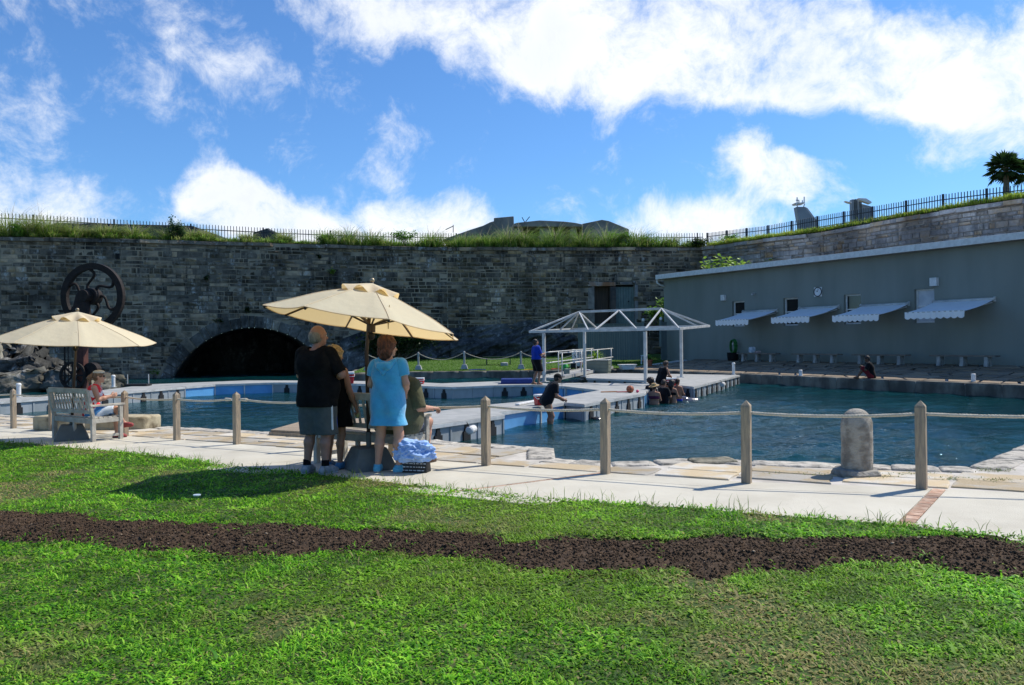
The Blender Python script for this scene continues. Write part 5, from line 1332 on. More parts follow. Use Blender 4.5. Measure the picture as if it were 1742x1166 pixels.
# board fences screening the yard
BF = M('grey_green_board', (.115, .15, .14), (.1, .13, .122), 2, .8, .15, var=.05, stretch=(3, 3, .3))
def board_fence(lab, xa, xb, Da, Db, ytop, ybot, lights):
    a, b = at(xa, ytop, Da), at(xb, ytop, Db); L = (b-a).xy.length; u = (b-a).xy/L; rz = math.atan2(u.y, u.x); f = thing('board_fence', lab, 'fence')
    n = max(2, round(L/.155)); zt = (a.z+b.z)/2; z0 = .25
    for k in range(n):
        p = a.xy+u*(L*(k+.5)/n); MB().box((p.x, p.y, (zt+z0)/2), (L/n-.012, .03, zt-z0), rz).build('board', BF, f)
    for z in (z0+.3, zt-.25): MB().bar((a.x, a.y+.05, z), (b.x, b.y+.05, z), .05, .09).build('rail', BF, f)
    MB().bar((a.x, a.y, zt+.02), (b.x, b.y, zt+.02), .12, .05).build('cap_board', BF, f)
    for q in lights:
        p = a if q == 0 else b; MB().box((p.x, p.y, zt-.7), (.14, .14, 1.7), rz).build('post', BF, f); MB().ball((p.x, p.y-.02, zt+.24), (.1, .1, .12), 10, 8).build('post_lamp', WH, f, smooth=True)
board_fence('grey green board fence behind the shelter frame, left panel', 983, 1094, 52.5, 51.0, 552, 606, (1,))
board_fence('narrow grey green board fence against the grey building', 1124, 1134, 50.3, 50.6, 549, 606, (0,))
# potted plants
TC = M('terracotta', (.36, .12, .06), (.3, .1, .05), 6, .85, .2)
def pot_plant(lab, c, r_, h, n, L, mat, seed, kind):
    root = thing('potted_plant', lab, 'potted plant', c); r = random.Random(seed)
    MB().lathe([(r_*.72, 0), (r_*.78, .02), (r_*.96, h*.85), (r_*1.08, h*.86), (r_*1.08, h), (r_*.95, h), (r_*.9, h*.9)], 18).build('pot', TC, root, smooth=False)
    m = MB()
    for i in range(n):
        az = r.uniform(0, 6.28); a = r.uniform(.2, 1.2); p = Vector((r.uniform(-.3, .3)*r_, r.uniform(-.3, .3)*r_, h)); l = L*r.uniform(.6, 1.1); pts = []
        for k in range(5):
            pts.append(p.copy()); p = p+Vector((math.cos(az)*math.sin(a), math.sin(az)*math.sin(a), math.cos(a)))*l/4; a += .35
        w = Vector((-math.sin(az), math.cos(az), 0))*L*(.09 if kind == 'broad' else .04)
        for k in range(4):
            s0 = math.sin(PI*(k+.3)/4.6); s1 = math.sin(PI*(k+1.3)/4.6); m.add([pts[k]-w*s0, pts[k]+w*s0, pts[k+1]+w*s1, pts[k+1]-w*s1], [(0, 1, 2, 3)])
    m.build('foliage', mat, root); return root
P_ = on(1102, 627, ZD); pot_plant('terracotta pot with a leafy plant at the lawn edge behind the shelter', (P_.x, P_.y, ZD), .3, .52, 60, .55, LEAF_A, 3, 'broad')
P_ = at(1013, 617, 48.); pot_plant('large fern like plant in a pot behind the gangway end', (P_.x, P_.y, lawn_z(P_.x, P_.y)), .25, .35, 70, 1.0, LEAF_Y, 5, 'thin')
P_ = at(1095, 613, 49.); ws = thing('white_stool', 'small white stool by the fence behind the terracotta pot', 'stool', (P_.x, P_.y, lawn_z(P_.x, P_.y)+.0))
MB().box((0, 0, .55), (.34, .3, .06)).build('seat', WH, ws, bevel=.015)
for sx in (-1, 1):
    for sy in (-1, 1): MB().bar((sx*.15, sy*.13, 0), (sx*.12, sy*.1, .53), .035).build('leg', WH, ws)
# fig tree behind the building end
b_ = bp(T1-1.0, -6.4, 0); zt_ = EYE+4.1
ft = thing('fig_tree', 'broad leaved fig tree rising behind the end of the grey building', 'tree', (b_.x, b_.y, 1.0))
r = random.Random(6); tr = MB(); lv = MB(); heads = []
tr.tube([(0, 0, -.3), (.1, 0, 1.5), (-.1, .1, 3.2), (.2, 0, 4.6)], [.2, .16, .13, .08], 8)
for i in range(26):
    s = r.uniform(2.6, 4.6); a = r.uniform(0, 6.28); l = r.uniform(1.2, 3.1); e = Vector((math.cos(a)*l*1.15, math.sin(a)*l*.7, s+r.uniform(.7, 1.9)))
    e.z = min(e.z, 6.3-abs(e.x)*.12); m_ = Vector((0, 0, s)).lerp(e, .5)+Vector((0, 0, .2)); tr.tube([(0, 0, s), m_, e], [.06, .04, .015], 6); heads += [e, m_.lerp(e, .6)]
tr.build('trunk', M('fig_bark', (.3, .28, .25), (.2, .18, .16), 5, .9), ft)
for i in range(1500):
    h = r.choice(heads); p = h+Vector((r.gauss(0, .33), r.gauss(0, .3), r.gauss(0, .2))); L = r.uniform(.16, .34); az = r.uniform(0, 6.28); ti = r.uniform(-.7, .5)
    d = Vector((math.cos(az)*math.cos(ti), math.sin(az)*math.cos(ti), math.sin(ti))); w_ = d.cross(Vector((r.uniform(-.5, .5), r.uniform(-.5, .5), 1))).normalized()*L*.46
    lv.add([p, p+d*L*.3+w_*.8, p+d*L*.7+w_*.75, p+d*L, p+d*L*.7-w_*.75, p+d*L*.3-w_*.8, p+d*L*.5+Vector((0, 0, -.03))], [(0, 1, 6), (1, 2, 6), (2, 3, 6), (3, 4, 6), (4, 5, 6), (5, 0, 6)])
lv.build('crown', LEAF_Y, ft)
leafy('shrub', 'green shrub beside the left end of the grey building', (*at(1122, 508, 54.5).xy, 2.6), (1.0, .6, .9), 700, .2, LEAF_A, 61)

# ================================================================== flywheel machine at the left
RUST = M('dark_rusted_iron', (.012, .009, .008), (.024, .016, .013), 5, .75, .6, 40, metal=.3)
D_ = 34.; Pw = at(158, 505, D_); Rw = 57*D_/F; base = at(150, 660, D_); 
fw = thing('flywheel_press', 'old rusty iron machine with a big spoked flywheel on a post', 'machine', (Pw.x, Pw.y, 0)); fw.rotation_euler = (0, 0, -.12)
zc = Pw.z; ri, ro, th = Rw*.815, Rw, .1; m = MB(); n = 56
for k in range(n):
    a0, a1 = 2*PI*k/n, 2*PI*(k+1)/n
    q = lambda r_, a, y: (r_*math.cos(a), y, zc+r_*math.sin(a))
    m.add([q(ri, a0, -th), q(ro, a0, -th), q(ro, a1, -th), q(ri, a1, -th), q(ri, a0, th), q(ro, a0, th), q(ro, a1, th), q(ri, a1, th)], [(0, 1, 2, 3), (7, 6, 5, 4), (1, 5, 6, 2), (0, 3, 7, 4)])
m.build('rim', RUST, fw, smooth=False)
for k in range(6):
    a = math.radians(97-60*k); e = Vector((math.cos(a), 0, math.sin(a))); pe = Vector((-e.z, 0, e.x)); pts = []
    for i in range(13): u = i/12; pts.append(Vector((0, 0, zc))+e*(.2+(ri+.03-.2)*u)+pe*(.2*math.sin(2*PI*u)))
    MB().tube(pts, [.075-.02*math.sin(PI*i/12) for i in range(13)], 8).build('spoke', RUST, fw, smooth=True)
MB().cyl((0, -.3, zc), (0, .2, zc), .36, n=24).build('hub', RUST, fw, bevel=.03)
MB().cyl((-.06, -.62, zc), (-.06, -.3, zc), .27, n=20).build('bearing_cap', RUST, fw, bevel=.03)
hx = (150-158)*D_/F
m = MB().add([(hx-.45, -.62, zc-.95), (hx+.4, -.62, zc-.95), (hx+.4, -.28, zc-.95), (hx-.45, -.28, zc-.95), (hx-.18, -.6, zc+.1), (hx+.2, -.6, zc+.1), (hx+.2, -.3, zc+.1), (hx-.18, -.3, zc+.1)], [(3, 2, 1, 0), (4, 5, 6, 7)]+[(i, (i+1) % 4, 4+(i+1) % 4, 4+i) for i in range(4)])
m.build('bearing_head', RUST, fw, bevel=.05)
zb_ = ZD-.3
MB().box((hx, -.45, (zb_+zc-.9)/2), (.34, .34, zc-.9-zb_), 0).build('column', M('red_rust_column', (.055, .018, .014), (.09, .03, .02), 4, .8, .5, 30), fw, bevel=.03)
zg = at(143, 638, D_).z; gx = (140-158)*D_/F; m = MB()
for k in range(40):
    a0, a1 = 2*PI*k/40, 2*PI*(k+1)/40; m.bar((gx+.55*math.cos(a0), -.72, zg+.55*math.sin(a0)), (gx+.55*math.cos(a1), -.72, zg+.55*math.sin(a1)), .1, .1)
m.build('gear_rim', RUST, fw)
for k in range(4): a = k*PI/4; MB().bar((gx-.5*math.cos(a), -.72, zg-.5*math.sin(a)), (gx+.5*math.cos(a), -.72, zg+.5*math.sin(a)), .07, .06).build('gear_spoke', RUST, fw)
MB().cyl((gx+.7, -.6, zg+.2), (gx+.7, -.3, zg+.2), .34, n=20).build('pinion', RUST, fw)
m = MB()
for i in range(30): z = zc-1.0-i*.095; m.tube([(hx-.47+.02*math.cos(q*PI/3), -.7+(.02*math.sin(q*PI/3) if i % 2 else 0), z+.05*math.sin(q*PI/3)) for q in range(7)], .012, 4)
m.build('chain', RUST, fw)
MB().bar((hx-.9, -.7, zc-.62), (hx-.2, -.6, zc-.68), .07).build('lever', RUST, fw)
MB().tube([(hx-.62, -.7, zc-1.0), (hx-.65, -.7, zb_)], .035, 6).build('tie_rod', RUST, fw)
# ---- natural rocks at the foot of the wall on the left
LR = stone_mat('pale_shore_rock', (.035, .035, .032), (.13, .128, .115), (.16, .15, .11), .6, .55)
rocks = [((12, 634), 43., (3.4, 3.0, 2.2), 'big pale boulder against the wall at the far left'), ((-40, 640), 42., (3.5, 3, 2.6), 'boulder cut by the left edge of the picture'), ((52, 650), 40., (3.2, 2.6, 1.6), 'dark shore rock below the pale boulder'), ((92, 658), 39., (2.8, 2.2, 1.2), 'low pointed rock left of the flywheel column'), ((20, 662), 38., (3.0, 2.4, 1.1), 'flat dark rock at the waterline behind the left dock'), ((130, 662), 38., (2.2, 2.2, .9), 'low rock at the foot of the flywheel machine'), ((165, 660), 37.5, (1.8, 2., .8), 'small rock right of the flywheel column')]
for k, (q, D0, d, lab) in enumerate(rocks):
    p = at(q[0], q[1], D0); o = rock_block((p.x, p.y, p.z+d[2]*.15), d, random.uniform(-.5, .5), LR, 'shore_rock', None, .4, 10, 70+k, pw=9); o.rotation_euler = (random.uniform(-.3, .3), random.uniform(-.25, .25), o.rotation_euler[2]); tag(o, lab, 'rock', 'shore rocks at the left')
for k, (px, py, D0, s) in enumerate(((8, 596, 43., .5), (68, 640, 40.5, .35), (18, 650, 40.5, .4), (95, 648, 39., .3))):
    leafy('rock_weed', ['yellow green weed on top of the big pale boulder', 'small weed on the slope of the dark shore rock', 'green weed below the pale boulder at far left', 'tiny weed on the low pointed rock'][k], at(px, py, D0), (s, s*.6, s*.5), 220, .12, LEAF_Y if k != 2 else LEAF_A, 80+k, 'weed', 5)
# ================================================================== posts and rope along the walk
WOOD = M('weathered_grey_timber', (.43, .33, .22), (.27, .22, .165), 7, .85, .6, 40, stretch=(6, 6, .7), var=.1, detail=8)
POSTPX = [(2010, 842), (1568, 832), (1270, 822), (1030, 806), (827, 792), (668, 777), (533, 766), (403, 756), (301, 749), (213, 742), (88, 733), (23, 729), (-90, 721)]
PL_ = ['timber rope post at the right edge, beyond the picture', 'timber rope post right of the stone bollard', 'timber rope post left of the stone bollard', 'timber rope post beside the stone ledge that juts into the pool', 'timber rope post right of the seated man in olive', 'timber rope post hidden behind the woman in blue', 'timber rope post hidden behind the man in black', 'timber rope post with two rope shackles left of the man in black', 'timber rope post in front of the pool, second left of the man in black', 'timber rope post right of the seated woman in red', 'timber rope post behind the left end of the left bench', 'timber rope post nearest the left edge of the picture', 'timber rope post beyond the left edge']
tops = []
knot = M('dark_knot', (.1, .07, .05), None)
for k, (px, py) in enumerate(POSTPX):
    p = onp(px, py); q = p.xy.copy() if -60 < px < 1900 else (onp(1900, 835).xy+Vector((.35, -.3)) if px > 0 else p.xy.copy()); z = zp(*q); h = .88+random.uniform(-.012, .012)
    po = thing('rope_post', PL_[k], 'post', (q.x, q.y, z), math.atan2(PB.y, PB.x)+random.uniform(-.1, .1), 'timber posts along the walk')
    po.rotation_euler[0] = random.uniform(-.012, .012); po.rotation_euler[1] = random.uniform(-.012, .012)
    m = MB().box((0, 0, h/2-.08), (.092, .092, h-.02)); m.build('shaft', WOOD, po, bevel=.006)
    a = .046; MB().add([(-a, -a, h-.09), (a, -a, h-.09), (a, a, h-.09), (-a, a, h-.09), (-a*.9, -a*.9, h-.075), (a*.9, -a*.9, h-.075), (a*.9, a*.9, h-.075), (-a*.9, a*.9, h-.075), (0, 0, h-.025)], [(i, (i+1) % 4, 4+(i+1) % 4, 4+i) for i in range(4)]+[(4, 5, 8), (5, 6, 8), (6, 7, 8), (7, 4, 8), (3, 2, 1, 0)]).build('cap', WOOD, po)
    tops.append(Vector((q.x, q.y, z+h-.155)))
tops = tops[::-1]                                             # from left to right
def twisted(pts, r=.0125, pitch=.09):
    """three-strand rope along a polyline"""
    P = [Vector(p) for p in pts]; out = []; L = 0
    for a, b in zip(P[:-1], P[1:]):
        l = (b-a).length; n = max(2, int(l/.018))
        for i in range(n): out.append((a.lerp(b, i/n), L+l*i/n))
        L += l
    m = MB()
    for k in range(3):
        line = []
        for i, (p, s) in enumerate(out):
            d = (out[min(i+1, len(out)-1)][0]-out[max(i-1, 0)][0]).normalized(); u = d.cross(Vector((0, 0, 1))).normalized(); v = u.cross(d); a = 2*PI*s/pitch+2*PI*k/3
            line.append(p+(u*math.cos(a)+v*math.sin(a))*r*.62)
        m.tube(line, r*.62, 5)
    return m
def span(a, b, sag): return [a.lerp(b, i/8)+Vector((0, 0, -sag*(1-(2*i/8-1)**2))) for i in range(9)]
j = len(tops)-1-7                                             # the post with the shackles
def run(T, off0=0., off1=0.):
    pts = []
    for a, b in zip(T[:-1], T[1:]): pts += span(a, b, .03)[:-1]
    return pts+[T[-1]]
dl = (tops[j-1]-tops[j]).normalized(); dr = (tops[j+1]-tops[j]).normalized()
rr = run([tops[j]+dr*.2]+tops[j+1:]); rl = run(tops[:j]+[tops[j]+dl*.2])
RP = M('pale_rope', (.62, .56, .45), (.5, .44, .34), 60, .9)
ra = thing('barrier_rope', 'pale twisted rope threaded through the posts right of the shackle post', 'rope'); twisted(rr, .0145).build('strand', RP, ra, smooth=True)
rb = thing('barrier_rope', 'pale twisted rope threaded through the posts left of the shackle post', 'rope'); twisted(rl, .0145).build('strand', RP, rb, smooth=True)
ST = M('galvanised_steel', (.6, .6, .6), (.45, .45, .45), 20, .35, metal=.8)
for root, d in ((ra, dr), (rb, dl)):
    MB().tube([tops[j]+d*.07, tops[j]+d*.1+Vector((0, 0, .02)), tops[j]+d*.14, tops[j]+d*.1-Vector((0, 0, .02)), tops[j]+d*.07], .008, 6).build('shackle', ST, root, smooth=True)
    MB().tube([tops[j]+d*.13, tops[j]+d*.27], [.022, .028], 8).build('splice', RP, root)

# ================================================================== stone bollard
p = onp(1458, 806.5); b = thing('stone_bollard', 'round topped weathered stone bollard at the pool edge', 'bollard', (p.x, p.y, zp(p.x, p.y)))
BS = M('bollard_limestone', (.45, .41, .34), (.24, .21, .17), 9, .95, 1.2, 55, detail=9, fac=(.36, .66))
R_, H_ = .158, .70
prof = [(R_*1.0, 0), (R_*1.015, .1), (R_*1.0, .3), (R_*1.0, H_-.2)] + [(R_*math.cos(a)**.8 if a < 1.5 else .01, H_-.19+.19*math.sin(a)) for a in np.linspace(.12, 1.56, 10)]
o = MB().lathe(prof, 40).build('shaft', BS, b, smooth=True)
from mathutils import noise as mnz
for v in o.data.vertices: v.co += Vector((v.co.x, v.co.y, 0))*(.05*mnz.noise(v.co*5)+.02*mnz.noise(v.co*16))
prof = [(.245, -.05), (.25, .02), (.225, .055), (.165, .065)]
o = MB().lathe(prof, 26).build('plinth', M('plinth_stone', (.33, .31, .27), (.16, .15, .13), 8, .95, 1., 40), b, smooth=False)
for v in o.data.vertices: v.co *= 1+.16*mnz.noise(v.co*7)

# ================================================================== parasols
def canvas_mat():
    m, t = new_mat('cream_canvas'); P = nd(t, 'ShaderNodeNewGeometry').outputs['Position']
    f = noise(t, P, 1.6, 4); col = mixc(t, f, c4((.82, .75, .56)), c4((.77, .69, .5)))
    b = nd(t, 'ShaderNodeBump', {'Strength': .5, 'Distance': .03, 'Height': noise(t, P, 5, 3)}).outputs[0]
    d = nd(t, 'ShaderNodeBsdfDiffuse', {'Color': col, 'Normal': b}); tr = nd(t, 'ShaderNodeBsdfTranslucent', {'Color': c4((.86, .62, .28))})
    nd(t, 'ShaderNodeOutputMaterial', {0: nd(t, 'ShaderNodeMixShader', {0: .42, 1: d.outputs[0], 2: tr.outputs[0]}).outputs[0]})
    return m
CAN = canvas_mat()
DW = M('dark_wood_pole', (.045, .028, .018), (.07, .045, .03), 8, .5, stretch=(8, 8, .5)); IRON = M('grey_cast_base', (.13, .14, .13), (.1, .11, .105), 4, .75, .4, 60)
def parasol(lab, foot, ctr, tilt_y, tilt_x, R, apex, yaw):
    """foot: base on the walk; ctr: centre of the rim circle, both in the world"""
    root = thing('parasol', lab, 'parasol', foot); c = Vector(ctr)-Vector(foot)
    Rm = Matrix.Rotation(tilt_y, 3, 'Y') @ Matrix.Rotation(tilt_x, 3, 'X')
    T = lambda v: c + Rm @ Vector(v)
    m = MB(); a, t_, h = .285, .175, .27
    m.add([(sx*a, sy*a, 0) for sx, sy in ((-1, -1), (1, -1), (1, 1), (-1, 1))]+[(sx*t_, sy*t_, h) for sx, sy in ((-1, -1), (1, -1), (1, 1), (-1, 1))], [(3, 2, 1, 0), (4, 5, 6, 7)]+[(i, (i+1) % 4, 4+(i+1) % 4, 4+i) for i in range(4)]).build('base_block', IRON, root, bevel=.015, rz=.5)
    hub = T((0, 0, apex*.12)); top = T((0, 0, apex+.06)); 
    MB().tube([(0, 0, .25), hub.lerp(Vector((0, 0, .25)), .25), top], .024, 12).build('pole', DW, root, smooth=True)
    sleeve = MB().tube([(0, 0, .26), Vector((0, 0, .26)).lerp(hub, .12)], .034, 12).build('sleeve', IRON, root)
    n = 8; sub = 6; rows = 10; vs = []; fs = []
    def prof(u): return apex*(1-u)+.035*math.sin(PI*u)                     # u: 0 at the top, 1 at the rim
    A = [yaw+2*PI*k/n for k in range(n)]
    for k in range(n):
        for i in range(sub):
            f = i/sub; a0, a1 = A[k], A[k]+2*PI/n
            for j_ in range(rows+1):
                u = .1+.9*j_/rows; e0 = Vector((math.cos(a0), math.sin(a0), 0)); e1 = Vector((math.cos(a1), math.sin(a1), 0))
                q = e0.lerp(e1, f)*R*u; sg = 4*f*(1-f); q *= 1-.02*sg*u**3
                vs.append(T((q.x, q.y, prof(u)-.045*sg*u*(1-.45*u)+.006*math.sin(9*u+k))))
    nc = n*sub; m = rows+1
    for i in range(nc):
        for j_ in range(rows): fs.append((i*m+j_, i*m+j_+1, ((i+1) % nc)*m+j_+1, ((i+1) % nc)*m+j_))
    o = MB().add(vs, fs).build('canopy', CAN, root, smooth=True)
    # hem and seams
    hem = MB(); hem.tube([vs[(i % nc)*m+rows] for i in range(nc+1)], .007, 5, False); hem.build('hem', CAN, o)
    sm = MB()
    for k in range(n): sm.tube([vs[k*sub*m+j_]+Vector((0, 0, .002)) for j_ in range(rows+1)], .005, 4)
    sm.build('seam', CAN, o)
    # ruffled vent cap
    vs = []; fs = []; nc = 64; m = 5
    for i in range(nc):
        a_ = yaw+2*PI*i/nc; ruff = math.sin(2*PI*i/8)
        for j_ in range(m):
            u = j_/(m-1); r_ = R*(.02+.27*u)*(1+.05*ruff*u); z = apex*1.03-apex*.30*u**1.15+.022+.04*ruff*u**2 + .02*u
            vs.append(T((r_*math.cos(a_), r_*math.sin(a_), z)))
    for i in range(nc):
        for j_ in range(m-1): fs.append((i*m+j_, i*m+j_+1, ((i+1) % nc)*m+j_+1, ((i+1) % nc)*m+j_))
    MB().add(vs, fs).build('vent_cap', CAN, root, smooth=True)
    MB().ball(T((0, 0, apex+.075)), .032, 12, 8).build('finial', M('brass_knob', (.35, .28, .18), None, 5, .4, metal=.4), root, smooth=True)
    pl = T((0, 0, -.02)); d = (top-Vector((0, 0, .25))).normalized(); run_ = Vector((0, 0, .25)).lerp(top, .72)
    MB().cyl(run_-d*.05, run_+d*.05, .055).build('hub', DW, root); MB().ball(run_-d*.1, .05, 10, 8).build('crank', BLK, root)
    for k in range(n):
        e = Vector((math.cos(A[k]), math.sin(A[k]), 0)); tip = T(e*R*.985+Vector((0, 0, prof(.985)-.025))); inn = T(e*.05+Vector((0, 0, prof(.05)-.03))); midp = T(e*R*.55+Vector((0, 0, prof(.55)-.028)))
        rib = MB().tube([T(e*R*u_+Vector((0, 0, prof(u_)-.022))) for u_ in (.04, .2, .4, .6, .8, .985)], .012, 6).build('rib', DW, root); MB().bar(run_+d*.03, midp, .016, .02).build('strut', DW, rib)
        MB().ball(tip, .016, 8, 6).build('rib_end', BLK, rib)
    q = T((R*.28, -R*.55, prof(.6)-.03))
    MB().tube([q, q+Vector((.01, 0, -.13)), q+Vector((.012, 0, -.27)), q+Vector((.03, 0, -.1)), q+Vector((.03, 0, .01))], .006, 4).build('tie_cord', CAN, root)
    return root
f1 = onp(628, 797); f1.z = zp(f1.x, f1.y); c1 = at(621, 550.5, f1.y)
parasol('large open cream parasol over the standing group, tilted to the right', f1, c1, math.radians(9.2), math.radians(-4.5), 1.23, .47, PI/8)
f2 = onp(122, 748); f2.z = zp(f2.x, f2.y); c2 = at(130, 581, f2.y)
parasol('smaller looking cream parasol over the left bench, by the flywheel', f2, c2, math.radians(3.6), math.radians(2.2), 1.33, .50, PI/8+.15)

# ================================================================== garden benches
BWD = M('silvered_teak', (.47, .44, .37), (.34, .31, .26), 6, .85, .4, 50, stretch=(1, 1, 1), var=.08, detail=8)
RZB = math.atan2(PN.y, PN.x)-PI/2
def garden_bench(lab, foot, L):
    b = thing('garden_bench', lab, 'bench', foot, RZB, 'slatted timber garden benches')
    def bar(a, c, w, h, nm): return MB().bar(a, c, w, h).build(nm, BWD, b, bevel=.005)
    for s in (-1, 1):
        x = s*(L/2-.035)
        bar((x, .0, 0), (x, -.0, .42), .065, .07, 'leg'); bar((x, 0, .42), (x, -.1, .92), .065, .055, 'back_post')
        bar((x, .5, 0), (x, .5, .62), .065, .065, 'leg'); bar((x, -.06, .64), (x, .57, .64), .085, .035, 'armrest')
        bar((x, .03, .1), (x, .47, .1), .04, .05, 'stretcher'); bar((x, .03, .37), (x, .47, .37), .04, .08, 'side_rail')
    bar((-L/2+.07, 0, .37), (L/2-.07, 0, .37), .04, .09, 'seat_rail'); bar((-L/2+.07, .5, .37), (L/2-.07, .5, .37), .04, .09, 'seat_rail')
    for k in range(6): y = .05+.085*k; bar((-L/2+.02, y, .43-.012*math.sin(k/5*PI)), (L/2-.02, y, .43-.012*math.sin(k/5*PI)), .07, .022, 'seat_slat')
    bar((-L/2+.06, -.1, .9), (L/2-.06, -.1, .9), .045, .09, 'top_rail'); bar((-L/2+.06, -.025, .53), (L/2-.06, -.025, .53), .04, .06, 'bottom_rail')
    n = round((L-.2)/.1)
    for k in range(n): x = -L/2+.1+(L-.2)*(k+.5)/n; bar((x, -.03, .555), (x, -.093, .86), .036, .018, 'back_slat')
    bar((0, .02, .0), (0, .02, .36), .05, .05, 'leg')
    return b
xa = Vector((math.cos(RZB), math.sin(RZB)))
p = onp(94, 747); L1 = 1.36; c = p.xy + xa*(L1/2-.05); BENCH1 = Vector((c.x, c.y, zp(*c)))
garden_bench('slatted timber bench under the left parasol with the woman in red', BENCH1, L1)
p = onp(539, 789); L2 = 1.5; c = p.xy + xa*(L2/2-.03); BENCH2 = Vector((c.x, c.y, zp(*c)))
garden_bench('slatted timber bench behind the standing group under the large parasol', BENCH2, L2)

# ================================================================== slatted ramp to the dock, stone block, bag, towel
rp = thing('timber_ramp', 'slatted grey timber ramp from the quay to the near dock', 'ramp')
FL_, FR_, BR_, BL_ = onp(460, 741), onp(660, 752), on(714, 706, ZD+.06), onp(509, 711, .12)
FL_.z += .1; FR_.z += .1; BL_.z = ZD+.12; n = 15
for k in range(n):
    a, b_ = FL_.lerp(BL_, (k+.06)/n), FR_.lerp(BR_, (k+.06)/n); c_, d_ = FL_.lerp(BL_, (k+.94)/n), FR_.lerp(BR_, (k+.94)/n); th = Vector((0, 0, -.035))
    MB().add([a+th, b_+th, d_+th, c_+th, a, b_, d_, c_], [(3, 2, 1, 0), (4, 5, 6, 7), (0, 1, 5, 4), (1, 2, 6, 5), (2, 3, 7, 6), (3, 0, 4, 7)]).build('board', WOOD, rp, bevel=.004, seg=1)
for a, b_ in ((FL_, BL_), (FR_, BR_), (FL_, FR_)): MB().bar(a+Vector((0, 0, -.09)), b_+Vector((0, 0, -.09)), .05, .1).build('stringer', WOOD, rp)
p, q = onp(58, 733), onp(249, 731); c = (p+q)/2; d = (q-p)
o = rock_block((c.x, c.y+.3, zp(c.x, c.y)+.13), (d.length, .62, .3), math.atan2(d.y, d.x), M('ochre_stone_block', (.42, .36, .24), (.12, .09, .05), 3.5, .95, .8, 30, detail=9, fac=(.4, .7)), 'stone_block', None, .03, 9, 2, pw=20)
tag(o, 'long low ochre stone block at the pool edge behind the left bench', 'stone block')
# tote bag with rows of small white print
p = onp(707, 803); bz = zp(p.x, p.y); bag = thing('tote_bag', 'black tote bag with rows of small white print under the blue cloth', 'bag', (p.x, p.y, bz), -.25)
m = MB(); w, dd, h = .34, .16, .2
m.add([(-w/2, -dd/2, 0), (w/2, -dd/2, 0), (w/2, dd/2, 0), (-w/2, dd/2, 0), (-w/2*.96, -dd/2*.9, h*.5), (w/2*.97, -dd/2*.95, h*.5), (w/2*.97, dd/2*.9, h*.5), (-w/2*.96, dd/2*.9, h*.5), (-w/2*.92, -dd/2*.5, h), (w/2*.9, -dd/2*.6, h*.98), (w/2*.9, dd/2*.5, h*1.02), (-w/2*.92, dd/2*.5, h)], [(3, 2, 1, 0), (8, 9, 10, 11)]+[(i, (i+1) % 4, 4+(i+1) % 4, 4+i) for i in range(4)]+[(4+i, 4+(i+1) % 4, 8+(i+1) % 4, 8+i) for i in range(4)]).build('body', M('black_laminate', (.012, .012, .013), None, 5, .45), bag, bevel=.01)
pr = MB()
for r_ in range(4):
    x = -.14
    while x < .14:
        l = random.uniform(.015, .045); z = .03+.04*r_; y = -.0815+.008*z/h+(.0 if z < .1 else .03*(z-.1)/.1)
        pr.box((x+l/2, y-.002, z), (l, .002, .009 if random.random() < .5 else .013)); x += l+.012
tag(pr.build('print', M('white_print', (.6, .6, .6), None), bag), kind='stuff')
def cloth_heap(name, lab, c, d, rz, mat, seed):
    bm = bmesh.new(); bmesh.ops.create_icosphere(bm, subdivisions=6, radius=.5)
    o_ = Vector((seed*3.1, seed*1.7, 0))
    for v in bm.verts:
        q = v.co.copy(); n1 = mnz.noise(q*3.2+o_); n2 = mnz.noise(Vector((q.x*9+n1*2, q.y*9, q.z*5))+o_); n3 = 1-abs(mnz.noise(q*6+o_*2)); 
        n4 = 1-abs(mnz.noise(Vector((q.x*13, q.y*11+n1*3, q.z*8))+o_)); v.co = q*(1+.3*n1+.16*n2+.34*(n3-.6)+.14*(n4-.6)); v.co.z = max(v.co.z, -.42+.05*n2)
        v.co = Vector((v.co.x*d[0], v.co.y*d[1], v.co.z*d[2]))
    me = bpy.data.meshes.new(name); bm.to_mesh(me); bm.free(); me.materials.append(mat); me.polygons.foreach_set('use_smooth', [True]*len(me.polygons))
    o = bpy.data.objects.new(name, me); COL.objects.link(o); o.location = c; o.rotation_euler = (0, 0, rz); return tag(o, lab, 'cloth')
BLC = M('light_blue_cotton', (.27, .42, .74), (.36, .52, .80), 8, .9, .2, 60)
cloth_heap('blue_cloth', 'crumpled light blue cloth heaped on the black tote bag', (p.x-.01, p.y-.0, bz+.235), (.44, .34, .26), -.2, BLC, 3)
q = onp(335, 853); tag(MB().lathe([(.035, 0), (.038, .006), (.036, .012), (.02, .01)], 18, (q.x, q.y, q.z+.055)).build('plastic_lid', M('pale_blue_plastic', (.45, .55, .62), None, 4, .4)), 'small pale plastic lid lying on the lawn in the parasol shadow', 'lid')
bpy.data.objects['plastic_lid'].rotation_euler = (0, 0, 0)
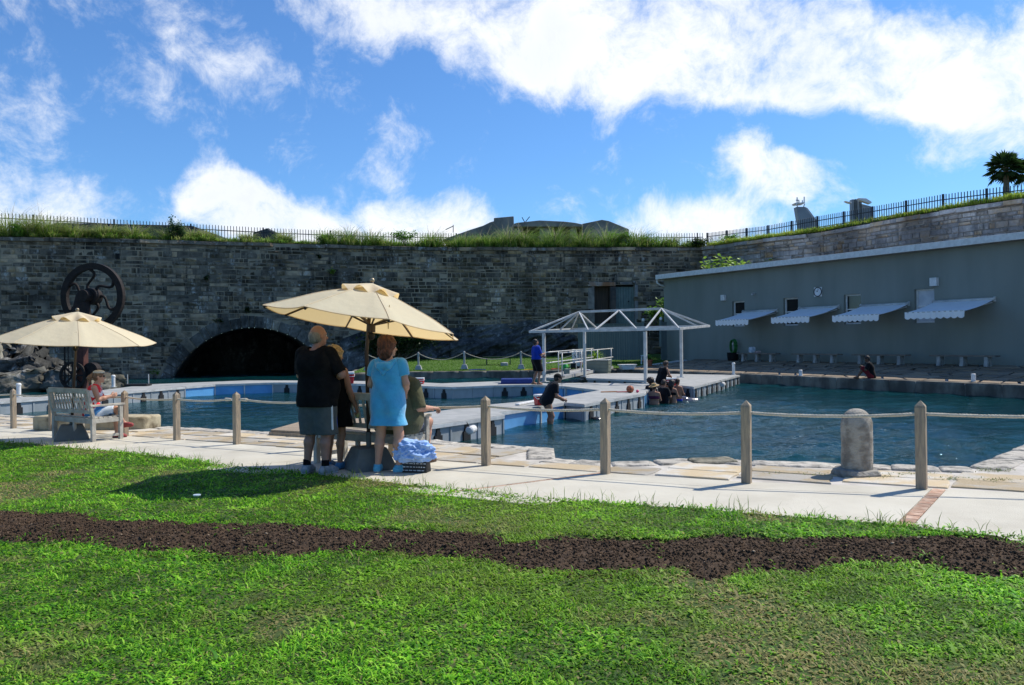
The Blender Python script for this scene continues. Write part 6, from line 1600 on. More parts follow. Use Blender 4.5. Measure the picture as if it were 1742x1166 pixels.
# ================================================================== people: bodies grown as one smooth surface
def surfnet(Fv, o, h):
    Sg = Fv < 0; nx, ny, nz = Fv.shape
    cnt = np.zeros((nx-1, ny-1, nz-1), np.int8); sl = lambda a, n: slice(a, n-1+a)
    for dx in (0, 1):
        for dy in (0, 1):
            for dz in (0, 1): cnt += Sg[sl(dx, nx), sl(dy, ny), sl(dz, nz)]
    mask = (cnt > 0) & (cnt < 8); I = np.argwhere(mask); idx = np.full(mask.shape, -1, np.int32); idx[mask] = np.arange(len(I))
    acc = np.zeros((len(I), 3)); num = np.zeros(len(I)); i, j, k = I.T
    cs = [(a, b, c) for a in (0, 1) for b in (0, 1) for c in (0, 1)]
    for a in cs:
        for ax in range(3):
            if a[ax]: continue
            b = list(a); b[ax] = 1
            fa = Fv[i+a[0], j+a[1], k+a[2]]; fb = Fv[i+b[0], j+b[1], k+b[2]]; c = (fa < 0) != (fb < 0)
            t = np.where(c, fa/np.where(c, fa-fb, 1), 0); p = np.array(a, float)[None].repeat(len(I), 0); p[:, ax] = t
            acc += np.where(c[:, None], p, 0); num += c
    V = (I+acc/num[:, None])*h+np.array(o)
    Q = []
    for ax in range(3):
        n = [nx, ny, nz]; a = [slice(0, n[q]) for q in range(3)]; b = list(a); a[ax] = slice(0, n[ax]-1); b[ax] = slice(1, n[ax])
        A, B = Sg[tuple(a)], Sg[tuple(b)]; e = np.argwhere(A != B); o1, o2 = (ax+1) % 3, (ax+2) % 3
        e = e[(e[:, o1] > 0) & (e[:, o2] > 0) & (e[:, o1] < n[o1]-1) & (e[:, o2] < n[o2]-1)]
        q = []
        for d1, d2 in ((-1, -1), (0, -1), (0, 0), (-1, 0)):
            c = e.copy(); c[:, o1] += d1; c[:, o2] += d2; q.append(idx[c[:, 0], c[:, 1], c[:, 2]])
        q = np.stack(q, -1); s = A[e[:, 0], e[:, 1], e[:, 2]]; q[~s] = q[~s][:, ::-1]; Q.append(q)
    return V, np.concatenate(Q)
def grow(prims, h, clips=(), fold=None, inflate=0.):
    """prims: ('c', a, b, ra, rb, k) tapering limb or ('e', centre, radii, R, k) ellipsoid -> verts, quads"""
    lo = np.full(3, 9e9); hi = -lo; B = []
    for p in prims:
        if p[0] == 'c':
            a, b = np.array(p[1], float), np.array(p[2], float); r = max(p[3], p[4])+inflate
            l, u = np.minimum(a, b)-r, np.maximum(a, b)+r
        else:
            a = np.array(p[1], float); r = max(p[2])+inflate; l, u = a-r, a+r
        B.append((l, u)); lo = np.minimum(lo, l); hi = np.maximum(hi, u)
    lo -= 3*h; hi += 3*h; n = np.ceil((hi-lo)/h).astype(int)+1; Fv = np.ones(n)*1.
    ax = [lo[q]+h*np.arange(n[q]) for q in range(3)]
    for p, (l, u) in zip(prims, B):
        k = p[-1]; m = k+2*h
        s = [slice(max(0, int((l[q]-m-lo[q])/h)), min(n[q], int((u[q]+m-lo[q])/h)+2)) for q in range(3)]
        X, Y, Z = np.meshgrid(ax[0][s[0]], ax[1][s[1]], ax[2][s[2]], indexing='ij'); P = np.stack([X, Y, Z], -1)
        if p[0] == 'c':
            a, b = np.array(p[1], float), np.array(p[2], float); d = b-a; L2 = max(d@d, 1e-9)
            t = np.clip(((P-a)@d)/L2, 0, 1); D = np.linalg.norm(P-a-t[..., None]*d, axis=-1)-(p[3]+(p[4]-p[3])*t)
        else:
            R = np.array(p[3]) if p[3] is not None else np.eye(3); q = (P-np.array(p[1]))@R; r = np.array(p[2])
            k0 = np.linalg.norm(q/r, axis=-1); k1 = np.linalg.norm(q/r**2, axis=-1); D = np.where(k1 > 1e-6, k0*(k0-1)/np.maximum(k1, 1e-6), -r.min())
        D = D-inflate; G = Fv[tuple(s)]
        hh = np.clip(.5+.5*(G-D)/k, 0, 1); Fv[tuple(s)] = G*(1-hh)+D*hh-k*hh*(1-hh)
    if fold or clips:
        X, Y, Z = np.meshgrid(*ax, indexing='ij')
        if fold: Fv += fold(X, Y, Z)
        for cl in clips:
            if len(cl) == 3:                                   # cut away everything near a line (a neck opening)
                a, b = np.array(cl[0]), np.array(cl[1]); d = b-a; P = np.stack([X, Y, Z], -1); t = np.clip(((P-a)@d)/(d@d), 0, 1)
                Fv = np.maximum(Fv, cl[2]-np.linalg.norm(P-a-t[..., None]*d, axis=-1)); continue
            pt, nn = cl
            d = (X-pt[0])*nn[0]+(Y-pt[1])*nn[1]+(Z-pt[2])*nn[2]; Fv = np.maximum(Fv, d)
    return surfnet(Fv, lo, h)
def V3(*a): return np.array(a, float)
def stand(**kw):
    J = dict(pel=V3(0, 0, .95), ch=V3(0, 0, 1.26), nk=V3(0, -.01, 1.47), hd=V3(0, .02, 1.63),
             shL=V3(-.175, 0, 1.415), elL=V3(-.225, -.03, 1.13), wrL=V3(-.22, .06, .89), shR=V3(.175, 0, 1.415), elR=V3(.225, -.03, 1.13), wrR=V3(.22, .06, .89),
             hipL=V3(-.09, 0, .92), knL=V3(-.1, .02, .5), anL=V3(-.105, -.03, .09), toL=V3(-.125, .125, .035), hipR=V3(.09, 0, .92), knR=V3(.1, .02, .5), anR=V3(.105, -.03, .09), toR=V3(.125, .125, .035))
    for k, v in kw.items(): J[k] = V3(*v)
    return J
def limbs(J, g=1., belly=0., bust=0., yaw=0., nod=0., leg=1., arm=1.):
    """named pieces of a body"""
    P = {}
    fw = J.get('fw', V3(0, 1, 0)); up = (J['nk']-J['pel']); up = up/np.linalg.norm(up); rt = (J['shR']-J['shL']); rt = rt/np.linalg.norm(rt); fr = np.cross(up, rt)
    hr = (J['hipR']-J['hipL']); hr = hr/np.linalg.norm(hr)
    L = lambda a, b, t: J[a]+(J[b]-J[a])*t
    w = L('pel', 'ch', .5)
    P['torso'] = [('c', J['shL']*.82+J['shR']*.18, J['shR']*.82+J['shL']*.18, .072*g, .072*g, .06), ('c', J['ch']-rt*.08, J['ch']+rt*.08, .118*g, .118*g, .06), ('c', L('ch', 'nk', .45)-rt*.09, L('ch', 'nk', .45)+rt*.09, .095*g, .095*g, .05),
                  ('c', w-rt*.065+fr*.02*belly, w+rt*.065+fr*.02*belly, .108*g+.02*belly, .108*g+.02*belly, .06), ('c', L('pel', 'ch', .25)-rt*.07+fr*.03*belly, L('pel', 'ch', .25)+rt*.07+fr*.03*belly, .113*g+.02*belly, .113*g+.02*belly, .06),
                  ('c', J['pel']-hr*.075, J['pel']+hr*.075, .118*g, .118*g, .06), ('e', J['pel']-fr*.05-hr*.07-up*.04, (.085*g, .085*g, .1*g), None, .04), ('e', J['pel']-fr*.05+hr*.07-up*.04, (.085*g, .085*g, .1*g), None, .04)]
    if bust: P['torso'] += [('e', J['ch']+fr*.1*g+s*rt*.075+up*.02, (.065*bust,)*3, None, .04) for s in (-1, 1)]
    P['neck'] = [('c', J['nk']-up*.04, J['hd']-V3(0, 0, .05), .06*g**.5, .055, .03)]
    R = np.array(Matrix.Rotation(yaw, 3, 'Z') @ Matrix.Rotation(nod, 3, 'X')); h = J['hd']; q = lambda *v: h+R@V3(*v)
    P['head'] = [('e', q(0, -.008, .025), (.077, .096, .1), R, .02), ('e', q(0, .028, -.05), (.056, .066, .066), R, .03), ('c', q(0, .088, .005), q(0, .112, -.028), .01, .0155, .015), ('c', q(-.03, .08, .028), q(.03, .08, .028), .014, .014, .02),
                 ('c', q(-.018, .088, -.062), q(.018, .088, -.062), .008, .008, .01), ('c', q(0, .082, -.095), q(0, .078, -.1), .014, .014, .02)] + [('e', q(s*.079, -.005, -.005), (.011, .02, .032), R, .008) for s in (-1, 1)]
    for s in 'LR':
        P['up'+s] = [('c', J['sh'+s], J['el'+s], .055*arm*g**.5, .044*arm, .03)]
        P['fo'+s] = [('c', J['el'+s], J['el'+s]*.6+J['wr'+s]*.4, .044*arm, .043*arm, .02), ('c', J['el'+s]*.6+J['wr'+s]*.4, J['wr'+s], .043*arm, .027*arm, .02)]
        P['th'+s] = [('c', J['hip'+s], J['kn'+s], .092*leg*g**.5, .058*leg, .04), ]
        cf = J['kn'+s]*.68+J['an'+s]*.32; sh = J['an'+s]-J['kn'+s]; ft = J['to'+s]-J['an'+s]; bk = -(ft-sh*(ft@sh)/(sh@sh)); bk = bk/max(np.linalg.norm(bk), 1e-6)
        P['ca'+s] = [('c', J['kn'+s], cf+bk*.018, .055*leg, .057*leg, .03), ('c', cf+bk*.018, J['an'+s], .056*leg, .036*leg**.5, .03)]
        hl = J['an'+s]+bk*.035+sh/np.linalg.norm(sh)*.05
        P['ft'+s] = [('c', J['an'+s], hl, .036, .034, .02), ('c', hl, J['to'+s], .036, .03, .02), ('c', J['an'+s], J['to'+s]*.6+J['an'+s]*.4, .036, .036, .02)]
    P['_fr'] = (up, rt, fr, R)
    return P
def hand(J, s, curl=.5, h=.0055):
    """palm, four unequal bent fingers and a thumb leaving the side of the palm"""
    w, e = J['wr'+s], J['el'+s]; d = w-e; d = d/np.linalg.norm(d); pn = J.get('palm'+s); pn = V3(-1 if s == 'R' else 1, 0, -.2) if pn is None else V3(*pn)
    pn = pn-d*(pn@d); pn = pn/np.linalg.norm(pn); sd = np.cross(d, pn)              # across the palm
    if s == 'L': sd = -sd
    P = []; 
    for t in (-.026, -.009, .009, .026): P.append(('c', w+d*.005+sd*t*.6, w+d*.082+sd*t, .016, .0135, .012))
    for t, l in zip((-.029, -.010, .010, .028), (.062, .075, .08, .07)):
        a = w+d*.085+sd*t; c1 = curl*.6; p1 = a+(d*math.cos(c1)+pn*math.sin(c1))*l*.5; c2 = curl*1.5; p2 = p1+(d*math.cos(c2)+pn*math.sin(c2))*l*.32; c3 = curl*2.2; p3 = p2+(d*math.cos(c3)+pn*math.sin(c3))*l*.24
        P += [('c', a, p1, .0095, .0088, .006), ('c', p1, p2, .0088, .008, .004), ('c', p2, p3, .008, .0068, .004)]
    a = w+d*.025+sd*.028+pn*.006; b = a+(d*.7+sd*.62+pn*.3)*.042; c = b+(d*.9+sd*.12+pn*.35)*.032
    P += [('c', a, b, .0135, .011, .01), ('c', b, c, .011, .0085, .005)]
    return grow(P, h)
SKIN = {}
def skin(tone):
    if tone not in SKIN:
        m, t = new_mat('skin_'+tone); c = {'fair': (.52, .28, .19), 'tan': (.36, .18, .11), 'brown': (.15, .07, .04), 'ruddy': (.37, .19, .135)}[tone]
        P = nd(t, 'ShaderNodeTexCoord').outputs['Object']; f = noise(t, P, 14, 4)
        col = mixc(t, f, c4(c), c4(tuple(x*.8 for x in c)))
        p = nd(t, 'ShaderNodeBsdfPrincipled', {'Base Color': col, 'Roughness': .5, 'Specular IOR Level': .35, 'Subsurface Weight': .08, 'Subsurface Radius': (.02, .008, .004)})
        nd(t, 'ShaderNodeOutputMaterial', {0: p.outputs[0]}); SKIN[tone] = m
    return SKIN[tone]
def fab(name, c, c2=None, sheen=.1): return M('cloth_'+name, c, c2 or tuple(x*.85 for x in c), 10, .95, .75, 16, world=False, sheen=sheen, spec=.12)
def folds(a, f, seed=0., vert=1.):
    return lambda X, Y, Z: a*(np.sin(f*(X*.9+Z*.55)+seed+1.3*np.sin(7*Z+seed))*.6+np.sin(f*.62*(Y-Z*.8*vert)+2*seed)*.5)
def person(lab, foot, rz, height, J, tone, garments, hair=None, g=1., belly=0., bust=0., yaw=0., nod=0., leg=1., arm=1., h=.012, shoes=None, hands='LR', curl=(.5, .5), extra=None, glasses=False, hatf=None, group=None, zcut=None):
    k = height/1.75; P = limbs(J, g, belly, bust, yaw, nod, leg, arm); R = P['_fr'][3]; hd = J['hd']
    root = thing('person', lab, 'person', foot, rz, group); root.scale = (k, k, k)
    pr = sum([v for n, v in P.items() if n[0] != '_'], [])
    V, Q = grow(pr, h)
    vs, qs = [V], [Q]; o = len(V)
    for s in hands:
        v, q = hand(J, s, curl[0 if s == 'L' else 1], .0055 if h < .016 else .008); vs.append(v); qs.append(q+o); o += len(v)
    np_obj('body', np.concatenate(vs), np.concatenate(qs), skin(tone), root, smooth=True)
    q = lambda *v: hd+R@V3(*v)
    m = MB(); e = MB()
    for s in (-1, 1): m.ball(q(s*.031, .083, .002), (.0125, .009, .009), 8, 6); e.ball(q(s*.031, .0905, .002), (.006, .004, .006), 8, 6)
    m.build('eyes', M('eye_white', (.7, .68, .65), None, 3, .2), root, smooth=True); e.build('irises', BLK, root, smooth=True)
    MB().tube([q(-.024, .088, -.06), q(0, .096, -.062), q(.024, .088, -.06)], .0048, 6).build('lips', M('lips_'+tone, tuple(x*.7 for x in SKIN_C[tone]), None, 3, .5), root, smooth=True)
    for gname, parts, infl, clips, mat, fold, ex in garments:
        pp = sum([P[n] for n in parts], [])+list(ex or [])
        v, f = grow(pp, h, clips, fold, infl); np_obj(gname, v, f, mat, root, smooth=True)
    if hair:
        nm, mat, hp, amp, fr = hair
        pp = [('e', q(*c), r, R, .03) for c, r in hp]; v, f = grow(pp, h*.8, [(q(0, .062, -.02), R@V3(0, .93, -.35))] if nm != 'fringe' else [(q(0, .085, 0), R@V3(0, 1, -.1))], lambda X, Y, Z: amp*(np.sin(fr*X+2*np.sin(fr*.6*Z))*np.sin(fr*1.1*Y+1.5*np.sin(fr*.7*X))+.7*np.sin(fr*1.7*Z+3*np.sin(fr*.5*X))*np.sin(fr*1.9*X)))
        np_obj('hair', v, f, mat, root, smooth=True)
    if shoes:
        mat, sole = shoes
        for s in 'LR':
            v, f = grow(P['ft'+s], h*.8, [((0, 0, J['an'+s][2]+.015), (0, 0, 1)), ((0, 0, .003), (0, 0, -1))], None, .012); sh = np_obj('shoe', v, f, mat, root, smooth=True)
            v, f = grow(P['ft'+s], h*.8, [((0, 0, .022), (0, 0, 1)), ((0, 0, .0), (0, 0, -1))], None, .016); np_obj('sole', v, f, sole, sh, smooth=True)
    if glasses:
        m = MB()
        for s in (-1, 1): m.ball(q(s*.034, .095, .006), (.03, .012, .021), 10, 8, Matrix(R.tolist()))
        m.tube([q(-.075, .02, .012), q(-.06, .088, .012), q(0, .104, .012), q(.06, .088, .012), q(.075, .02, .012)], .005, 5); m.build('sunglasses', BLK, root, smooth=True)
    if extra: extra(root, q, J, R)
    return root
SKIN_C = {'fair': (.5, .2, .16), 'tan': (.32, .13, .09), 'brown': (.14, .05, .035), 'ruddy': (.45, .16, .12)}
def hairmat(n, a, b): return M('hair_'+n, a, b, 30, .55, .5, 160, world=False, stretch=(1, 1, .25))
SHORT = [((0, -.012, .035), (.083, .102, .104)), ((0, -.045, -.02), (.07, .066, .075))]
BOB = [((0, -.025, .055), (.115, .128, .122)), ((-.045, -.05, -.04), (.07, .08, .115)), ((.045, -.05, -.04), (.07, .08, .115)), ((0, -.08, -.08), (.08, .055, .1))]
CURL = [((0, -.02, .05), (.13, .135, .125)), ((-.07, -.03, -.01), (.065, .085, .1)), ((.07, -.03, -.01), (.065, .085, .1)), ((0, -.085, -.02), (.1, .07, .105))]
TORSO = ['torso', 'upL', 'upR']
def sleeve_clip(J, s, t):                                       # cuts a sleeve across the arm
    a, b = J['sh'+s], J['el'+s]; d = (b-a); return (a+d*t, d/np.linalg.norm(d))
def hem(z): return ((0, 0, z), (0, 0, -1))
def neckline(J, up=.0): n = J['nk']-J['ch']; n = n/np.linalg.norm(n); return (J['nk']+n*(up+.035), J['nk']+n*.3, .088-up*.8)
def arm_garment(name, J, mat, t, infl=.014, neck=.015, z=None, fold=None, ex=None, more=()):
    """a shirt: torso in one piece, each sleeve a tube of its own so that it can end across the arm"""
    cl = [neckline(J, neck)]+([hem(z)] if z is not None else [])
    return [(name, ['torso'], infl, cl+list(more), mat, fold, ex)]+[('sleeve', ['up'+s], infl+.006, [sleeve_clip(J, s, t)], mat, fold, None) for s in 'LR']
def pt(px, py, dz=0.): p = onp(px, py); p.z = zp(p.x, p.y)+dz; return p
# ---- man in black T-shirt
J = stand(elR=(.315, .03, 1.18), wrR=(.13, .2, 1.14), elL=(-.26, .06, 1.17), wrL=(-.06, .22, 1.12), palmR=(0, -1, 0), palmL=(0, -1, 0), toR=(.17, .11, .035), toL=(-.15, .115, .035), anR=(.12, -.03, .09), knR=(.11, .02, .5), anL=(-.13, -.03, .09), hd=(.01, .03, 1.635))
BT = fab('black_cotton', (.006, .006, .007), (.01, .01, .011), 0.); GSH = fab('grey_shorts', (.09, .10, .10), (.075, .085, .085)); WST = fab('white_stripe', (.7, .7, .72)); BST = fab('blue_stripe', (.06, .1, .4))
def leg_tube(J, s, r0, r1, t): a, b = J['hip'+s], J['kn'+s]; return ('c', a+V3(0, 0, .02), a+(b-a)*t, r0, r1, .05)
shorts_ex = lambda J, r0, r1, t: [leg_tube(J, 'L', r0, r1, t), leg_tube(J, 'R', r0, r1, t)]
def man_extra(root, q, J, R):
    for k, (x, mat) in enumerate(((.252, WST), (.256, BST), (.249, BST))):
        v, f = grow([('c', (.225, -.05+.05*k, .86), (.232, -.045+.05*k, .54), .014 if k == 0 else .008, .014 if k == 0 else .008, .01)], .007); np_obj('side_stripe', v, f, mat, root, smooth=True)
    for s in 'LR':
        v, f = grow([('c', J['an'+s]+V3(0, 0, .075), J['an'+s]-V3(0, 0, .01), .045, .046, .02)], .009, [hem(.05), ((0, 0, .175), (0, 0, 1))]); np_obj('sock', v, f, BT, root, smooth=True)
foot = pt(541, 806)
person('man in loose black T-shirt and grey shorts standing with his back turned', foot, -.32, 1.77, J, 'ruddy',
       arm_garment('t_shirt', J, BT, .92, .026, .0, .80, folds(.009, 20), [('c', (-.08, .02, 1.0), (.08, .02, 1.0), .142, .142, .08), ('c', (-.08, .0, .84), (.08, 0, .84), .138, .138, .08), ('c', (-.08, -.03, 1.3), (.08, -.03, 1.3), .11, .11, .08)]) +
       [('shorts', ['torso'], .02, [hem(.47), ((0, 0, 1.02), (0, 0, 1))], GSH, folds(.005, 26, 1), shorts_ex(J, .125, .118, 1.0))],
       ('crop', hairmat('grey', (.26, .235, .21), (.15, .135, .12)), [((0, -.036, -.002), (.0825, .086, .078)), ((0, -.04, -.04), (.074, .072, .06))], .003, 120), g=1.0, belly=1.5, yaw=-.55, leg=1.05, arm=1.12, h=.0105, shoes=(M('grey_trainer', (.2, .22, .24), (.3, .32, .34), 20, .6), M('white_sole', (.5, .5, .5), None)), curl=(.9, .9), extra=man_extra)
# ---- blond woman in black dress
J = stand(elR=(.25, .02, 1.13), wrR=(.30, .1, .9), elL=(-.22, .05, 1.13), wrL=(-.15, .2, 1.0), palmR=(-1, 0, 0))
def blond_extra(root, q, J, R):
    tagp = MB(); w = J['wr'+'R']+V3(.0, .03, -.12); tagp.ball(w, (.035, .02, .05), 10, 8); tagp.build('yellow_pouch', M('yellow_cloth', (.5, .46, .18), None), root, smooth=True)
    MB().tube([q(-.07, -.06, -.13), q(-.02, -.1, -.14), q(.06, -.07, -.13), q(.09, .0, -.12)], .02, 6).build('scarf', M('dark_print_scarf', (.05, .04, .05), (.3, .3, .3), 60), root, smooth=True)
foot = pt(571, 797.5)
BD = fab('black_dress', (.006, .006, .0065), None, 0.)
person('blond woman in sleeveless black dress, half hidden by the man in black', foot, -.45, 1.50, J, 'tan',
       [('dress', ['torso'], .02, [neckline(J, -.02), hem(.62)], BD, folds(.006, 22, 2), [('c', (-.07, 0, .95), (.07, 0, .95), .15, .15, .08), ('c', (-.08, 0, .72), (.08, 0, .72), .155, .155, .08), ('c', (-.08, 0, .6), (.08, 0, .6), .165, .165, .08)])],
       ('curls', hairmat('blond', (.5, .35, .17), (.3, .19, .085)), CURL, .014, 48), g=1.08, bust=1., yaw=-.5, h=.0115, shoes=(M('blue_water_shoe', (.05, .18, .34), None, 20, .6), M('dark_sole', (.05, .06, .07), None)), curl=(.6, 1.3), extra=blond_extra)
# ---- woman in blue dress
J = stand(elR=(.265, -.02, 1.16), wrR=(.17, .17, 1.02), elL=(-.24, -.02, 1.15), wrL=(-.13, .2, 1.02), anL=(-.15, -.02, .09), knL=(-.13, .03, .49), toL=(-.19, .12, .035), anR=(.15, -.02, .09), knR=(.135, .02, .5), toR=(.235, .10, .035), palmR=(-.3, -1, 0), palmL=(.3, -1, 0))
BLU = M('cloth_sky_blue_terry', (.05, .37, .64), (.04, .31, .56), 6, .95, .8, 14, world=False, sheen=.6)
def hood(root, q, J, R):
    v, f = grow([('c', (-.13, -.07, 1.46), (-.06, -.14, 1.38), .028, .03, .03), ('c', (-.06, -.14, 1.38), (.06, -.14, 1.38), .03, .03, .03), ('c', (.06, -.14, 1.38), (.13, -.07, 1.46), .03, .028, .03), ('c', (-.1, -.11, 1.40), (0, -.15, 1.30), .02, .02, .03), ('c', (.1, -.11, 1.40), (0, -.15, 1.30), .02, .02, .03), ('c', (-.06, -.13, 1.41), (.06, -.13, 1.41), .03, .03, .03)], .009, (), folds(.004, 40, 3)); np_obj('hood', v, f, BLU, root, smooth=True)
foot = pt(662, 803.5)
person('auburn haired woman in short sky blue hooded dress seen from behind', foot, -.28, 1.60, J, 'fair',
       arm_garment('dress', J, BLU, .62, .022, .0, .62, folds(.014, 24, 4), [('c', (-.06, 0, 1.04), (.06, 0, 1.04), .118, .118, .1), ('c', (-.08, -.01, .84), (.08, -.01, .84), .128, .128, .1), ('c', (-.11, 0, .6), (.11, 0, .6), .135, .135, .1)]),
       ('bob', hairmat('auburn', (.13, .038, .015), (.05, .016, .008)), BOB, .006, 55), g=1.0, bust=1., yaw=-.7, h=.0105, leg=1.08, shoes=(M('aqua_water_shoe', (.10, .40, .55), (.07, .3, .45), 30, .7), M('grey_sole', (.3, .33, .34), None)), curl=(.6, .6), extra=hood)
# ---- seated poses
def seated(seat=.45, lean=0., **kw):
    z = seat+.1
    J = stand(pel=(0, 0, z), ch=(0, -.02+lean*.3, z+.31), nk=(0, lean*.52, z+.52), hd=(0, .03+lean*.66, z+.68), shL=(-.175, lean*.48, z+.465), shR=(.175, lean*.48, z+.465), hipL=(-.09, 0, z-.02), hipR=(.09, 0, z-.02),
              knL=(-.12, .42, seat+.06), knR=(.12, .42, seat+.06), anL=(-.12, .44, .09), anR=(.12, .44, .09), toL=(-.13, .58, .035), toR=(.13, .58, .035), elL=(-.25, .12, z+.2), elR=(.25, .12, z+.2), wrL=(-.16, .32, z+.12), wrR=(.16, .32, z+.12))
    for k, v in kw.items(): J[k] = V3(*v)
    return J
def on_bench(b, x, y): q = b.xy + xa*x + PN*y; return Vector((q.x, q.y, b.z))
OLV = fab('olive_shirt', (.085, .085, .045), (.07, .07, .04)); 
def print_mat(name, a, b, sc, lo=.5, hi=.53): return M(name, a, b, sc, .9, .1, 100, world=False, fac=(lo, hi), detail=2)
PAT = print_mat('cloth_blue_floral', (.66, .68, .74), (.06, .07, .3), 32)
J = seated(.46, .12, elR=(.31, .02, .74), wrR=(.34, .26, .72), palmR=(0, 0, -1), shR=(.2, .03, 1.0), knR=(.14, .45, .53), anR=(.14, .4, .1), toR=(.15, .54, .035), hd=(-.09, .1, 1.2), nk=(-.05, .05, 1.06), ch=(-.02, .02, .84))
person('person in loose olive shirt and blue floral shorts seated on the bench', on_bench(BENCH2, .50, .2), RZB+.05, 1.78, J, 'fair',
       arm_garment('shirt', J, OLV, 1.0, .035, .0, .43, folds(.008, 22, 5), [('c', (-.1, 0, .6), (.1, 0, .6), .2, .2, .1), ('c', (-.08, .02, .8), (.08, .02, .8), .17, .17, .1)])[:1] +
       [('sleeve', ['upR', 'foR'][:1], .055, [sleeve_clip(J, 'R', 1.05)], OLV, folds(.006, 25, 2), None), ('sleeve', ['upL'], .04, [sleeve_clip(J, 'L', 1.0)], OLV, None, None)] +
       [('shorts', ['torso', 'thL', 'thR'], .025, [((0, .36, .5), (0, 1, 0)), ((0, 0, .66), (0, 0, 1))], PAT, folds(.005, 26, 1), None)],
       ('crop', hairmat('brown', (.09, .055, .035), (.05, .03, .02)), SHORT, .003, 80), g=1.2, belly=1.5, h=.0125, shoes=(M('brown_sandal', (.1, .06, .04), None), M('dark_sole_b', (.04, .04, .04), None)), curl=(.5, .9))
# woman in red on the left bench
REDP = print_mat('cloth_red_white_print', (.62, .025, .035), (.72, .70, .72), 9, .5, .52); WB = print_mat('cloth_white_blue_towel', (.62, .70, .80), (.06, .22, .5), 5, .5, .56)
J = seated(.46, .16, elR=(.24, .16, .80), wrR=(.14, .36, .86), elL=(-.24, .14, .80), wrL=(-.04, .34, .84), palmR=(-1, 0, .2), palmL=(1, 0, .2), knR=(.06, .44, .6), anR=(-.08, .56, .3), toR=(-.06, .70, .26), knL=(-.12, .43, .52), anL=(-.12, .43, .09), toL=(-.13, .57, .035))
def visor(root, q, J, R):
    v, f = grow([('e', q(0, .0, .09), (.09, .11, .045), R, .02)], .012, [(q(0, 0, .07), R@V3(0, 0, -1))]); np_obj('cap', v, f, M('pale_cap', (.55, .54, .5), None), root, smooth=True)
    v, f = grow([('e', q(0, .12, .07), (.07, .07, .012), R, .01)], .008); np_obj('cap_peak', v, f, M('grey_peak', (.3, .31, .33), None), root, smooth=True)
    v, f = grow([('c', q(0, -.11, .05), q(0, -.17, -.02), .035, .04, .03), ('c', q(0, -.17, -.02), q(.01, -.15, -.14), .04, .022, .03)], .012, (), lambda X, Y, Z: .005*np.sin(70*X)*np.sin(60*Z)); np_obj('ponytail', v, f, hairmat('ash', (.2, .12, .07), (.11, .065, .04)), root, smooth=True)
    MB().tube([(-.17, .06, 1.0), (-.1, .12, 1.03), (.0, .14, 1.03)], .01, 5).build('strap', BLK, root)
person('woman with sunglasses and cap in red printed top seated on the left bench', on_bench(BENCH1, .24, .2), RZB-.65, 1.6, J, 'fair',
       [('tank_top', ['torso'], .016, [neckline(J, -.05), hem(.42)], REDP, folds(.005, 24, 1), None), ('wrap', ['thL', 'thR'], .03, [((0, .4, .5), (0, 1, 0))], WB, folds(.006, 25, 2), [('c', (-.06, .05, .53), (.06, .05, .53), .14, .14, .06)])],
       ('back', hairmat('ash_brown', (.2, .12, .07), (.11, .065, .04)), SHORT, .003, 70), h=.012, bust=1., shoes=(M('red_sandal', (.3, .05, .05), None), M('dark_sole_c', (.05, .03, .03), None)), glasses=True, extra=visor, curl=(.7, .7), g=1.05)
# ================================================================== people on the docks and in the water
def ond(px, py, z=ZD): return on(px, py, z)
H2 = .02
J = stand(hd=(-.01, -.02, 1.63), elR=(.24, .08, 1.17), wrR=(.1, .27, 1.18), elL=(-.24, .06, 1.15), wrL=(-.05, .28, 1.08), knR=(.12, .1, .52), anR=(.12, .02, .09), toR=(.13, .17, .035), knL=(-.1, .05, .5), anL=(-.1, -.1, .09), toL=(-.11, .05, .035), palmR=(-1, 0, 0), palmL=(1, 0, 0))
RB_ = fab('royal_blue', (.012, .045, .36), (.01, .035, .28)); KS = fab('black_shorts', (.008, .008, .009))
person('bearded man in royal blue shirt and black shorts standing on the far dock', ond(913, 655), -1.15, 1.80, J, 'tan', arm_garment('shirt', J, RB_, .95, .025, .01, .88, folds(.006, 20), None) + [('shorts', ['torso'], .03, [hem(.52), ((0, 0, .98), (0, 0, 1))], KS, None, shorts_ex(J, .115, .1, .95))],
       ('crop', hairmat('dark', (.02, .014, .01), (.035, .025, .02)), SHORT+[((0, .05, -.085), (.06, .05, .045))], .002, 80), g=1.08, nod=.25, h=H2)
J = stand(pel=(0, -.12, .9), ch=(0, .02, 1.17), nk=(0, .13, 1.36), hd=(0, .22, 1.49), shL=(-.17, .1, 1.31), shR=(.17, .1, 1.31), elR=(.24, .1, 1.03), wrR=(.17, .33, .92), elL=(-.24, .1, 1.03), wrL=(-.15, .33, .92), hipL=(-.09, -.12, .87), hipR=(.09, -.12, .87), knL=(-.1, .02, .48), knR=(.1, .02, .48), palmR=(-1, 0, 0), palmL=(1, 0, 0))
SW = fab('black_wetsuit', (.01, .011, .014)); 
def cap_extra(root, q, J, R):
    v, f = grow([('e', q(0, -.01, .05), (.092, .11, .09), R, .02)], .015, [(q(0, 0, .03), R@V3(0, 0, -1))]); np_obj('cap', v, f, KS, root, smooth=True)
    v, f = grow([('e', q(0, .13, .04), (.07, .08, .014), R, .01)], .01); np_obj('cap_peak', v, f, KS, root, smooth=True)
    MB().tube([q(.02, .09, -.07), q(.04, .1, -.2), q(.03, .09, -.3)], .006, 4).build('whistle_cord', BLK, root)
